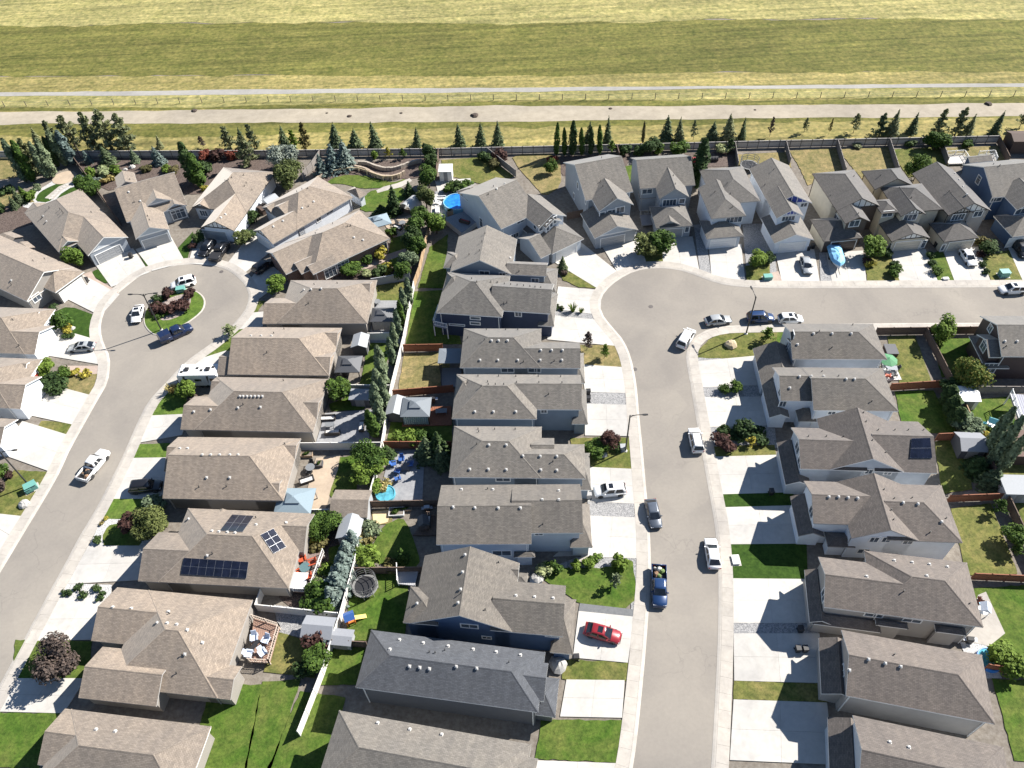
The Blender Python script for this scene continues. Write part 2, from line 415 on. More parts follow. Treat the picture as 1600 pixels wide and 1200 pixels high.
    for px, py in vents:
        h, nrm, i, ds = cast(bv, px, py)
        if h is None: continue
        o = link('roof_vent', roof_vent_mesh(), main); o.matrix_local = on_plane(h, nrm); o.scale = (.62, .62, .7)
    for px, py in pipes:
        h, nrm, i, ds = cast(bv, px, py)
        if h is None: continue
        o = link('vent_pipe', vent_pipe_mesh(), main); o.location = h; o.scale = (.8, .8, .6)
    for wn in wins:
        px, py, ww, hh = wn[:4]; z = wn[4] if len(wn) > 4 else None; gl = wn[5] if len(wn) > 5 else 2
        h, nrm, i, ds = cast(wv, px, py)
        if h is None: print('window missed', label, px, py); continue
        if abs(nrm.z) > .3: continue
        if nrm.dot(eye - h) < 0: nrm = -nrm
        if z is not None: h = Vector((h.x, h.y, z))
        window(root, h, nrm, ww, hh, wframe, gl)
    for dn in doors:
        px, py, ww, hh, kind, mt = dn
        h, nrm, i, ds = cast(wv, px, py)
        if h is None: print('door missed', label, px, py); continue
        if nrm.dot(eye - h) < 0: nrm = -nrm
        if kind == 'garage': garage_door(root, Vector((h.x, h.y, 0)), nrm, ww, hh, mt, trim)
        else: front_door(root, Vector((h.x, h.y, 0.15)), nrm, ww, hh, mt)
    for corners, nx, ny in solar:
        hs = [cast(bv, *c) for c in corners]
        if any(h[0] is None for h in hs): print('solar missed', label); continue
        nrm = hs[0][1]; a, b, c, d = [h[0] + nrm * .12 for h in hs]
        for i in range(nx):
            for j in range(ny):
                f = lambda s, t: (a * (1 - s) + b * s) * (1 - t) + (d * (1 - s) + c * s) * t
                e = .02
                q = [f((i + e) / nx, (j + e) / ny), f((i + 1 - e) / nx, (j + e) / ny), f((i + 1 - e) / nx, (j + 1 - e) / ny), f((i + e) / nx, (j + 1 - e) / ny)]
                e = .005
                o_ = [f((i + e) / nx, (j + e) / ny), f((i + 1 - e) / nx, (j + e) / ny), f((i + 1 - e) / nx, (j + 1 - e) / ny), f((i + e) / nx, (j + 1 - e) / ny)]
                mb = MB(); dn_ = nrm * .05
                mb.loft([[k - dn_ for k in o_], o_], 1, True)
                pn = mb.build('solar_panel', [SOLAR, ALU], main)
                m2 = MB(); up = nrm * .012
                m2.face([k + up for k in q], 0)
                m2.build('solar_cell', SOLAR, main)
    for w, back, xx, sgn, ym, hw, ze, zr, p in gables:
        if w['tim'] and (w['tim'][0] == ('-' if sgn < 0 else '+')):
            gable_trim(root, back, xx, sgn, ym, hw, ze, zr, w['tim'][1:])
    if key: HOUSES[key] = (root, loc, wv, cast)
    return root

def _seq(polys):
    out = []; k = 0
    for p in polys: out.append(tuple(range(k, k + len(p)))); k += len(p)
    return out
def on_plane(h, n):
    z = n.normalized(); x = Vector((-z.y, z.x, 0))
    x = x.normalized() if x.length > .01 else Vector((1, 0, 0)); y = z.cross(x)
    m = Matrix((x, y, z)).transposed().to_4x4(); m.translation = h; return m
_cache = {}
def roof_vent_mesh():
    if 'rv' not in _cache:
        mb = MB(); mb.box(-.17, -.17, -.02, .17, .17, .16, 0)
        mb.loft([[(-.25, -.25, .16), (.25, -.25, .16), (.25, .25, .16), (-.25, .25, .16)], [(-.25, -.25, .24), (.25, -.25, .24), (.25, .25, .24), (-.25, .25, .24)], [(-.12, -.12, .31), (.12, -.12, .31), (.12, .12, .31), (-.12, .12, .31)]], 0)
        mb.box(-.32, -.32, -.01, .32, .32, .012, 0)
        _cache['rv'] = mb.mesh('roof_vent', VENT)
    return _cache['rv']
def vent_pipe_mesh():
    if 'vp' not in _cache:
        mb = MB(); mb.tube((0, 0, -.1), (0, 0, .5), .07, n=8); mb.tube((0, 0, -.1), (0, 0, .12), .14, .08, n=8); mb.tube((0, 0, .46), (0, 0, .56), .11, n=8)
        _cache['vp'] = mb.mesh('vent_pipe', PIPE)
    return _cache['vp']
def frame_axes(nrm):
    n = Vector((nrm.x, nrm.y, 0)).normalized(); t = Vector((-n.y, n.x, 0)); return n, t
def wall_matrix(h, nrm):
    n, t = frame_axes(nrm); m = Matrix((t, n, Vector((0, 0, 1)))).transposed().to_4x4()
    if m.determinant() < 0: m = Matrix((-t, n, Vector((0, 0, 1)))).transposed().to_4x4()
    m.translation = h; return m
def window(root, h, nrm, w, hh, mt, gl=2):
    k = ('win', round(w, 2), round(hh, 2), mt.name, gl)
    if k not in _cache:
        a, b, f = w / 2, hh / 2, .14; mb = MB()
        mb.box(-a - f, -.02, -b - f, -a, .07, b + f); mb.box(a, -.02, -b - f, a + f, .07, b + f)
        mb.box(-a, -.02, b, a, .07, b + f); mb.box(-a, -.02, -b - f, a, .07, -b)
        for i in range(1, gl): x = -a + w * i / gl; mb.box(x - .035, -.02, -b, x + .035, .055, b)
        if hh > 1.5: mb.box(-a, -.02, b * .35, a, .05, b * .35 + .06)
        g = MB(); g.box(-a, -.02, -b, a, .02, b)
        _cache[k] = (mb.mesh('window', mt), g.mesh('pane', GLASS))
    f, g = _cache[k]
    o = link('window', f, root); o.matrix_local = wall_matrix(h, nrm); link('pane', g, o)
def garage_door(root, h, nrm, w, hh, mt, trim):
    k = ('gar', round(w, 2), round(hh, 2), mt.name)
    if k not in _cache:
        a = w / 2; mb = MB(); f = .14
        mb.box(-a - f, -.02, 0, -a, .09, hh + f); mb.box(a, -.02, 0, a + f, .09, hh + f); mb.box(-a, -.02, hh, a, .09, hh + f)
        g = MB()
        for r in range(4):
            z0, z1 = hh * r / 4 + .015, hh * (r + 1) / 4 - .015
            g.box(-a, -.02, z0, a, .03, z1)
            nc = max(2, round(w / 1.25))
            for c in range(nc):
                x0, x1 = -a + w * c / nc + .12, -a + w * (c + 1) / nc - .12
                g.box(x0, .03, z0 + .1, x1, .045, z1 - .1)
        _cache[k] = (mb.mesh('door_frame', WHITE), g.mesh('garage_door', mt))
    f, g = _cache[k]
    o = link('garage_door', g, root); o.matrix_local = wall_matrix(h, nrm); link('door_frame', f, o)
def front_door(root, h, nrm, w, hh, mt):
    mb = MB(); a = w / 2
    mb.box(-a, -.02, 0, a, .05, hh)
    for z0, z1 in ((.2, .9), (1.05, hh - .15)): mb.box(-a + .12, .05, z0, a - .12, .065, z1)
    o = mb.build('front_door', mt, root); o.matrix_local = wall_matrix(h, nrm)
    f = MB(); f.box(-a - .1, -.02, 0, -a, .07, hh + .1); f.box(a, -.02, 0, a + .1, .07, hh + .1); f.box(-a, -.02, hh, a, .07, hh + .1); f.build('door_frame', WHITE, o)
    f = MB(); f.box(a - .14, .065, .95, a - .06, .12, 1.1); f.build('handle', ALU, o)
def gable_trim(root, back, xx, sgn, ym, hw, ze, zr, kind):
    z0 = ze + .02; zt = zr - .35; c = hw * .92; s = sgn
    fill, bat = {'t': (WHITE, DARKTRIM), 'b': (plain('blue_gable', (.03, .06, .32), .5), WHITE), 'g': (plain('pale_gable', (.40, .44, .48), .6), WHITE)}[kind]
    mb = MB(); tri = lambda d: [(xx + s * d, ym - c, z0), (xx + s * d, ym + c, z0), (xx + s * d, ym, zt)]
    mb.loft([[back(k) for k in tri(.004)], [back(k) for k in tri(.03)]], 0); mb.build('gable_panel', fill, root)
    mb = MB()
    def bar(ya, za, yb, zb, t=.09):
        d = Vector((0, yb - ya, zb - za)).normalized(); n = Vector((0, -d.z, d.y)) * t
        q = [Vector((0, ya, za)) + n, Vector((0, ya, za)) - n, Vector((0, yb, zb)) - n, Vector((0, yb, zb)) + n]
        mb.loft([[back((xx + s * .02, k.y, k.z)) for k in q], [back((xx + s * .06, k.y, k.z)) for k in q]], 0)
    bar(ym - c - .1, z0, ym + c + .1, z0, .12)
    if kind != 'g':
        nb = 5 if hw > 1.8 else 3
        for i in range(1, nb + 1):
            y = ym - c + 2 * c * i / (nb + 1); t = 1 - abs(y - ym) / c
            bar(y, z0, y, z0 + (zt - z0) * t, .07)
    mb.build('gable_batten', bat, root)
# ------------------------------------------------------------------ ground, field, roads, pavements
def struct(name, mb, mats, parent=None, kind='structure'):
    o = mb.build(name, mats, parent)
    if parent is None: o['kind'] = kind
    return o
SOIL = earth('yard_soil', (.115, .098, .08), (.21, .19, .165), 1.6, .2)
GRAVEL = pebble('grey_gravel', [(.15, .15, .155), (.23, .23, .23), (.33, .325, .32), (.2, .2, .2)], 7.5)
GRAVEL_W = pebble('white_gravel', [(.30, .30, .30), (.42, .415, .40), (.48, .47, .46), (.36, .355, .35)], 7.5)
MULCH = pebble('bark_mulch', [(.045, .030, .024), (.078, .055, .045), (.12, .09, .075), (.06, .042, .035)], 6.0)
PAVER = earth('pink_pavers', (.30, .235, .20), (.37, .30, .26), 3.0, .3, .9, .01)
PATIO = earth('beige_patio', (.33, .265, .20), (.40, .325, .25), 2.0, .3, .9, .01)
DKPAT = earth('grey_patio', (.19, .195, .21), (.27, .275, .285), 2.0, .3, .9, .01)
LAWN_A = turf('lawn_lush', (.050, .096, .014), (.125, .130, .040), .32)
LAWN_B = turf('lawn_mixed', (.056, .088, .016), (.165, .145, .058), .44)
LAWN_C = turf('lawn_dry', (.078, .092, .026), (.205, .165, .084), .56)
LAWN_T = turf('lawn_artificial', (.028, .060, .010), (.036, .07, .012), .3)
LAWN_L = turf('lawn_bright', (.068, .118, .020), (.115, .14, .04), .30)
FIELD = turf('field_grass', (.112, .112, .034), (.235, .198, .09), .56, 2.2)
FIELD_G = turf('field_green', (.082, .09, .024), (.15, .135, .048), .42, 2.2)
FIELD_D = turf('field_straw', (.15, .15, .055), (.27, .24, .115), .55, 1.6)
DIRT = earth('dirt_track', (.25, .22, .172), (.335, .297, .238), .5, .05, .95, .03)
ASPH = earth('street_asphalt', (.212, .194, .171), (.238, .218, .192), 2.2, .07, .9, .012, 0, 1)

gb = MB(); gb.face([(-900, -200, -.02), (900, -200, -.02), (900, 5000, -.02), (-900, 5000, -.02)])
struct('ground', gb, SOIL)
def strip_between(a, b, z, rag=.0, seed=1):
    """strip between two lines each given by two photograph points, carried on far to both sides; rag = how uneven its edges are, metres"""
    rnd = random.Random(seed); E = []
    for p, q in (a, b):
        A, Bp = G(*p), G(*q); d = (Bp - A).normalized(); n = Vector((-d.y, d.x, 0)); L = (Bp - A).length + 840; k = 260 if rag else 1; l = []; w1 = w2 = 0
        for i in range(k + 1):
            w1 = w1 * .9 + rnd.uniform(-1, 1) * .45; w2 = rnd.uniform(-1, 1) * .4
            l.append(A - d * 420 + d * (L * i / k) + n * rag * (w1 + w2))
        E.append(l)
    mb = MB()
    for i in range(len(E[0]) - 1):
        q = [E[0][i], E[0][i + 1], E[1][i + 1], E[1][i]]; mb.face([(v.x, v.y, z) for v in q])
    return mb
fence_line = ((0, 247), (1557, 222.5))
struct('field', strip_between(fence_line, ((0, 120), (1600, 110)), .0), FIELD)
struct('field', strip_between(((0, 212), (1600, 188)), ((0, 190), (1600, 175)), .015, 1.3, 2), FIELD_G)
struct('dirt_road', strip_between(((0, 196), (1600, 181)), ((0, 174), (1600, 161)), .03, .5, 3), DIRT)
struct('field', strip_between(((0, 176), (1600, 163)), ((0, 168), (1600, 151)), .012, .8, 4), FIELD_G)
struct('field', strip_between(((0, 168), (1600, 151)), ((0, 150), (1600, 133)), .02, .8, 5), FIELD_D)
struct('gravel_road', strip_between(((0, 151), (1600, 135)), ((0, 144), (1600, 129)), .04, .3, 6), earth('gravel_road', (.24, .235, .22), (.30, .29, .27), .6, .06))
struct('field', strip_between(((0, 121), (1600, 111)), ((0, 38), (1600, 28)), .012, 1.2, 7), FIELD_G)
struct('field', strip_between(((0, 42), (1600, 32)), ((0, -200), (1600, -205)), .03, 1.5, 8), FIELD_D)
# verge of worn tufts beside the dirt road, rocks left on it
for px, py, r in ((304, 173.5, .7), (546, 182, .55), (742, 181, .9), (627, 177, .35), (1544, 163, .8), (954, 170, .4), (511, 177, .3), (1180, 172, .3)):
    mb = MB(); rnd = random.Random(int(px)); n = 7
    rings = [[(r * k * (1.3 if j % 2 else 1) * (.8 + .4 * rnd.random()) * math.cos(6.283 * j / n), r * k * (.8 + .4 * rnd.random()) * math.sin(6.283 * j / n), r * z) for j in range(n)] for k, z in ((1, -.1), (1.05, .25), (.6, .55))]
    mb.loft(rings); o = mb.build('clod', plain('dark_clod', (.06, .045, .035), .95, .3, 2)); o.location = G(px, py)
    tag(o, {304: 'dark clod of earth on the dirt road above the red-leaved hedge', 546: 'dark clod on the dirt road above the blue spruce group', 742: 'biggest dark clod on the dirt road, mid way along', 627: 'tiny clod on the dirt road above the white shed yard',
            1544: 'dark clod on the dirt road beyond the pine with the leaning top', 954: 'small clod on the dirt road above the row of aspens', 511: 'tiny speck of earth near the far edge of the dirt road', 1180: 'tiny clod on the dirt road beyond the three dark spruces'}[px], 'clod', 'clods of earth on the dirt road')

def smooth(pts, step):
    """Catmull-Rom through world points, resampled at even steps"""
    out = []
    P = [pts[0] * 2 - pts[1]] + pts + [pts[-1] * 2 - pts[-2]]
    for i in range(1, len(P) - 2):
        for k in range(12):
            t = k / 12; a, b, c, d = P[i - 1], P[i], P[i + 1], P[i + 2]
            out.append(.5 * ((2 * b) + (c - a) * t + (2 * a - 5 * b + 4 * c - d) * t * t + (3 * b - a - 3 * c + d) * t ** 3))
    out.append(P[-2]); res = [out[0]]; acc = 0
    for a, b in zip(out, out[1:]):
        L = (b - a).length
        while acc + L >= step:
            a = a.lerp(b, (step - acc) / L); res.append(a.copy()); L = (b - a).length; acc = 0
        acc += L
    return res
LEFT = [(-230, 1260), (-90, 1045), (20, 862), (87, 750), (110, 702), (150, 630), (168, 597), (172, 567), (170, 553), (162.5, 537), (158, 520), (158, 506), (163, 488), (174, 468), (196, 449), (220, 431), (250, 420), (287, 414), (318, 413.5), (350, 420), (372, 434), (385, 450), (388.5, 466), (384, 482), (374, 496), (360, 511), (332, 535), (292, 564), (262, 595), (234, 625), (217, 655), (192, 712), (172, 752), (150, 795), (122, 842), (102, 880), (77, 925), (42, 990), (10, 1050), (-80, 1215)]
NORTH = [(975, 1260), (992, 1180), (1006, 1050), (1012, 975), (1017, 900), (1015, 825), (1008.5, 750), (1004, 700), (999, 650), (994, 598), (985, 556), (972, 529), (954, 508), (941, 490), (938, 474), (942, 461), (954, 447), (970, 435), (990, 425), (1012, 420), (1037, 419.5), (1064, 423), (1088, 431), (1112, 440), (1140, 446.5), (1180, 449.5), (1260, 450.5), (1400, 450), (1600, 449), (1760, 448)]
SOUTH = [(1760, 503), (1600, 504), (1400, 505), (1260, 506.5), (1200, 507.5), (1150, 508.5), (1128, 510), (1108, 514.5), (1092, 521.5), (1079, 533), (1072.5, 548), (1072.5, 568), (1078, 598), (1084, 635), (1091, 675), (1099, 722), (1104, 750), (1114, 805), (1119, 845), (1122, 900), (1122, 950), (1121, 1000), (1119, 1050), (1112, 1180), (1105, 1260)]
Wp = lambda l: [G(*p) for p in l]
def road(name, polys, z):
    mb = MB(); mb.face([(v.x, v.y, z) for v in polys]); return struct(name, mb, ASPH)
lw, nw, sw = smooth(Wp(LEFT), 2.0), smooth(Wp(NORTH), 2.0), smooth(Wp(SOUTH), 2.0)
road('street', lw, .01); road('street', nw + sw, .01)
for mb_pts in (((906, 0), 0),): pass
def pavement(line, side):
    """concrete walk beside a street: a rolled kerb and slabs with open joints"""
    nrm = []
    for i in range(len(line)):
        a, b = line[max(0, i - 1)], line[min(len(line) - 1, i + 1)]; d = (b - a).normalized(); nrm.append(Vector((-d.y, d.x, 0)) * side)
    kb = MB()
    at = lambda i, o, z: tuple(line[i] + nrm[i] * o + Vector((0, 0, z)))
    for i in range(len(line) - 1):
        for o0, z0, o1, z1 in ((-.02, -.02, .02, .03), (.02, .03, .32, .10), (.32, .10, .46, .115)):
            q = [at(i, o0, z0), at(i + 1, o0, z0), at(i + 1, o1, z1), at(i, o1, z1)]
            kb.face(q if side < 0 else q[::-1])
    root = struct('pavement', kb, CONC2)
    for i in range(len(line) - 1):
        if side > 0: pass
        a, b = line[i], line[i + 1]; na, nb = nrm[i], nrm[i + 1]; g = .004
        L = lambda t, o, z: tuple((a * (1 - t) + b * t) + (na * (1 - t) + nb * t) * o + Vector((0, 0, z)))
        mb = MB(); q = [L(g, .475, 0), L(1 - g, .475, 0), L(1 - g, 1.95, 0), L(g, 1.95, 0)]
        if side < 0: q = q[::-1]
        up = lambda z: [(x, y, zz + z) for x, y, zz in q]
        mb.loft([up(-.02), up(.118)]); link('slab', mb.mesh('slab', CONC2), root)
pavement(lw, 1); pavement(nw, 1); pavement(sw, 1)
# manhole covers and asphalt patches
for px, py, r in ((1017, 479, .42), (992, 577, .4), (346, 424.5, .4), (180, 507, .0)):
    if r: mb = MB(); mb.lathe([(r, 0), (r, .02), (r * .9, .026), (.02, .026)], 20); o = mb.build('manhole_cover', plain('iron', (.09, .08, .075), .7)); o.location = G(px, py, .012); tag(o, {1017: 'round manhole cover in the wide bulb of the open street', 992: 'small cover at the kerb by the dry front lawn', 346: 'manhole cover at the far rim of the island bulb'}[px], 'manhole cover', 'covers in the road')

def poly(name, pts, mat, z, name_kind='structure', th=.0):
    mb = MB(); w = [G(p[0], p[1]) for p in pts]
    ar = sum(a.x * b.y - b.x * a.y for a, b in zip(w, w[1:] + w[:1]))
    if ar < 0: w = w[::-1]
    if len(w) > 5:
        w = smooth_ring(w) if name in ('lawn', 'planting_bed') else w
    if name == 'lawn' and mat is not LAWN_T: w = ragged(w)
    mb.loft([[(v.x, v.y, -.01) for v in w], [(v.x, v.y, z) for v in w]])
    return struct(name, mb, mat)
def smooth_ring(w):
    out = []
    n = len(w)
    for i in range(n):
        a, b = w[i], w[(i + 1) % n]; out += [a.lerp(b, .2), a.lerp(b, .8)]
    return out
def ragged(w):
    rnd = random.Random(len(w) * 31 + int(w[0].x)); out = []
    for a, b in zip(w, w[1:] + w[:1]):
        d = b - a; n = max(1, int(d.length / .7)); u = Vector((-d.y, d.x, 0)).normalized()
        for k in range(n): out.append(a + d * (k / n) + u * rnd.uniform(-.09, .09))
    return out
def drive(q, nx=2, ny=2, mat=None, name='driveway'):
    """poured slabs with open control joints; q = two garage corners, two street corners"""
    w = [G(*p) for p in q]; mat = mat or CONC
    ar = sum(a.x * b.y - b.x * a.y for a, b in zip(w, w[1:] + w[:1]))
    base = MB(); base.loft([[(v.x, v.y, -.01) for v in (w if ar > 0 else w[::-1])], [(v.x, v.y, .06) for v in (w if ar > 0 else w[::-1])]])
    root = struct(name, base, earth('joint_sand', (.26, .25, .23), (.30, .29, .265), 3))
    f = lambda s, t: (w[0] * (1 - s) + w[1] * s) * (1 - t) + (w[3] * (1 - s) + w[2] * s) * t
    wx = max((w[1] - w[0]).length, .1); wy = max((w[2] - w[1]).length, .1); gx, gy = .009 / wx, .009 / wy
    for i in range(nx):
        for j in range(ny):
            c = [f(i / nx + gx, j / ny + gy), f((i + 1) / nx - gx, j / ny + gy), f((i + 1) / nx - gx, (j + 1) / ny - gy), f(i / nx + gx, (j + 1) / ny - gy)]
            if ar < 0: c = c[::-1]
            mb = MB(); mb.loft([[(v.x, v.y, .05) for v in c], [(v.x, v.y, .105) for v in c]]); link('slab', mb.mesh('slab', mat), root)
for q in ([(866, 410), (904, 376), (964, 424), (938, 454)], [(940, 384), (995, 362), (1010, 412), (965, 426)], [(1034, 372), (1082, 370), (1093, 424), (1036, 415)], [(1107, 382), (1158, 382), (1165, 444), (1112, 437)],
          [(1210, 390), (1272, 390), (1281, 442), (1222, 443)], [(1290, 395), (1348, 392), (1354, 442), (1300, 442)], [(1390, 390), (1446, 390), (1466, 442), (1406, 442)], [(1472, 388), (1528, 386), (1548, 441), (1492, 442)],
          [(1574, 386), (1625, 384), (1650, 439), (1598, 440)], [(872, 448), (866, 483), (938, 493), (940, 454)], [(861, 493), (855, 531), (962, 541), (932, 500)], [(908, 570), (914, 613), (978, 615), (973, 574)], [(914, 631), (914, 681), (985, 682), (980, 633)],
          [(919, 730), (918, 784), (993, 788), (988, 733)], [(918, 806), (908, 870), (996, 873), (996, 809)], [(904, 955), (895, 1028), (981, 1036), (991, 964)], [(885, 1062), (875, 1120), (972, 1122), (976, 1063)],
          [(1183, 556), (1194, 602), (1096, 606), (1088, 565)], [(1198, 620), (1208, 665), (1108, 668), (1099, 621)], [(1214, 711), (1228, 770), (1125, 773), (1115, 714)], [(1240, 790), (1250, 850), (1136, 851), (1130, 793)],
          [(1258, 905), (1270, 974), (1144, 974), (1142, 904)], [(1280, 990), (1292, 1068), (1147, 1064), (1146, 990)], [(1292, 1098), (1302, 1195), (1140, 1188), (1146, 1093)],
          [(414, 487), (411, 511), (358, 517), (384, 490)], [(354, 548), (343, 588), (262, 600), (290, 568)], [(294, 647), (285, 680), (208, 694), (228, 650)], [(268, 715), (256, 780), (174, 780), (206, 716)],
          [(230, 853), (217, 907), (106, 913), (138, 853)], [(174, 935), (144, 1000), (46, 1002), (92, 935)], [(135, 1060), (100, 1115), (-12, 1112), (26, 1060)], [(834, 1188), (826, 1262), (962, 1264), (972, 1193)],
          [(212, 390), (268, 371), (290, 410), (238, 424)], [(145, 408), (208, 388), (234, 426), (174, 449)], [(90, 460), (130, 430), (187, 460), (157, 494)], [(56, 553), (85, 512), (160, 534), (168, 572)], [(36, 647), (67, 598), (143, 618), (114, 664)],
          [(2, 710), (35, 658), (107, 680), (77, 737)], [(-60, 800), (-30, 800), (38, 807), (0, 872)], [(310, 360), (362, 370), (338, 416), (294, 412)], [(395, 362), (430, 388), (376, 432), (352, 416)], [(414, 405), (449, 436), (398, 472), (386, 444)]):
    drive(q)
# turf, lawns and beds
for mat, z, lst in ((LAWN_T, .095, [[(78, 491), (108, 478), (154, 495), (151, 515), (158, 537), (117, 531), (112, 510), (90, 505)], [(142, 430), (146, 424), (155, 420), (172, 440), (165, 443), (158, 440), (152, 435)], [(55, 315), (60, 303), (70, 296), (92, 286), (106, 286), (90, 303), (76, 317)], [(83, 317), (96, 303), (110, 294), (121, 291), (121, 301)],
                                    [(219, 400), (227, 397), (239, 421), (232, 423)], [(278, 388), (302, 362), (292, 410), (286, 410)], [(1128, 771), (1238, 768), (1246, 793), (1131, 794)], [(1139, 850), (1260, 848), (1262, 906), (1143, 904)]]),
                    (LAWN_L, .095, [[(258, 613), (302, 617), (292, 650), (238, 649)], [(217, 694), (277, 693), (267, 716), (207, 716)], [(174, 779), (248, 777), (235, 812), (162, 811)]]),
                    (LAWN_A, .09, [[(332, 541), (372, 511), (388, 518), (352, 564), (300, 568)], [(842, 902), (862, 892), (886, 886), (950, 888), (985, 874), (990, 880), (995, 953), (905, 944), (880, 925)], [(170, 822), (182, 818), (197, 818), (216, 830), (223, 846), (215, 856), (164, 855), (160, 840)],
                                   [(508, 288), (520, 278), (540, 274), (565, 274), (590, 280), (615, 286), (634, 279), (630, 289), (600, 293), (575, 295), (560, 294), (535, 287)], [(575, 299), (600, 296), (625, 293), (640, 300), (632, 312), (612, 326), (575, 332), (560, 326)],
                                   [(672, 386), (700, 366), (697, 450), (653, 450)], [(648, 456), (692, 454), (722, 538), (634, 538)], [(612, 650), (708, 648), (706, 692), (604, 694)], [(598, 822), (628, 808), (642, 830), (660, 890), (597, 885), (578, 860)], [(548, 905), (580, 888), (640, 890), (632, 1003), (541, 1001)],
                                   [(514, 1010), (576, 1010), (556, 1070), (498, 1070)], [(514, 632), (545, 620), (575, 628), (568, 640), (518, 643)], [(531, 715), (562, 710), (557, 772), (520, 780), (508, 764)], [(515, 856), (546, 848), (536, 872), (512, 890)], [(576, 536), (615, 536), (590, 604), (562, 604)],
                                   [(1455, 530), (1530, 528), (1530, 585), (1472, 590)], [(1398, 612), (1458, 610), (1496, 676), (1412, 678)], [(1500, 627), (1580, 620), (1590, 690), (1515, 692)], [(1520, 920), (1640, 912), (1680, 1040), (1548, 1036)], [(350, 416), (385, 387), (400, 374), (402, 382), (376, 412), (356, 419)],
                                   [(612, 368), (645, 360), (645, 395), (620, 425), (606, 405)], [(1452, 398), (1472, 390), (1492, 441), (1466, 441)], [(970, 262), (994, 256), (994, 286), (976, 288)], [(1550, 1060), (1700, 1070), (1720, 1200), (1585, 1190)], [(470, 1080), (540, 1090), (505, 1230), (410, 1220)], [(330, 1070), (410, 1070), (380, 1230), (290, 1220)], [(846, 1124), (974, 1126), (972, 1192), (836, 1186)], [(100, 1116), (60, 1200), (-70, 1200), (-20, 1113)], [(410, 1065), (470, 1062), (420, 1215), (380, 1215)], [(24, 1000), (144, 1002), (138, 1062), (20, 1062)], [(1215, 514), (1230, 512), (1236, 532), (1228, 556), (1212, 556)]]),
                    (LAWN_B, .088, [[(890, 685), (983, 684), (989, 734), (918, 730), (896, 712)], [(880, 1030), (981, 1036), (977, 1064), (878, 1062)], [(1088, 561), (1090, 548), (1112, 527), (1138, 517), (1222, 513), (1232, 520), (1222, 558)], [(1385, 526), (1430, 524), (1455, 598), (1405, 600)],
                                    [(1350, 402), (1390, 398), (1407, 442), (1356, 442)], [(1532, 402), (1578, 390), (1601, 441), (1550, 441)], [(65, 658), (116, 662), (107, 681), (55, 676)], [(22, 735), (77, 738), (38, 808), (-30, 802)], [(436, 988), (502, 1008), (492, 1060), (412, 1050)], [(585, 442), (648, 442), (640, 472), (588, 472)],
                                    [(1002, 388), (1033, 382), (1037, 413), (1008, 413)], [(1165, 416), (1202, 406), (1204, 436), (1167, 440)], [(872, 424), (895, 427), (933, 451), (905, 449), (880, 438)], [(1115, 698), (1210, 695), (1214, 714), (1117, 716)], [(1485, 795), (1548, 787), (1590, 897), (1510, 899)], [(1460, 690), (1505, 684), (1520, 765), (1472, 772)],
                                    [(1572, 785), (1640, 780), (1660, 850), (1592, 845)], [(1540, 712), (1640, 705), (1650, 752), (1560, 752)], [(690, 250), (760, 246), (803, 275), (770, 292), (690, 272)], [(375, 505), (395, 498), (414, 470), (396, 472)], [(1146, 1064), (1292, 1068), (1293, 1098), (1146, 1093)], [(1388, 234), (1466, 230), (1480, 258), (1420, 278)]]),
                    (LAWN_C, .086, [[(904, 539), (960, 540), (974, 574), (912, 571)], [(108, 588), (153, 583), (142, 619), (98, 614)], [(632, 553), (700, 550), (707, 610), (622, 612)], [(798, 242), (874, 240), (878, 290), (850, 308), (830, 284), (812, 266)], [(1233, 236), (1312, 232), (1320, 268), (1262, 290), (1248, 260)],
                                    [(1308, 234), (1392, 230), (1400, 264), (1350, 284)], [(1468, 232), (1562, 228), (1578, 256), (1475, 260)], [(1148, 242), (1232, 238), (1236, 262), (1150, 266)], [(-120, 250), (18, 248), (32, 276), (-120, 300)], [(-120, 312), (40, 300), (54, 316), (-120, 340)], [(580, 798), (614, 796), (612, 818), (584, 822)]])):
    for p in lst: poly('lawn', p, mat, z)
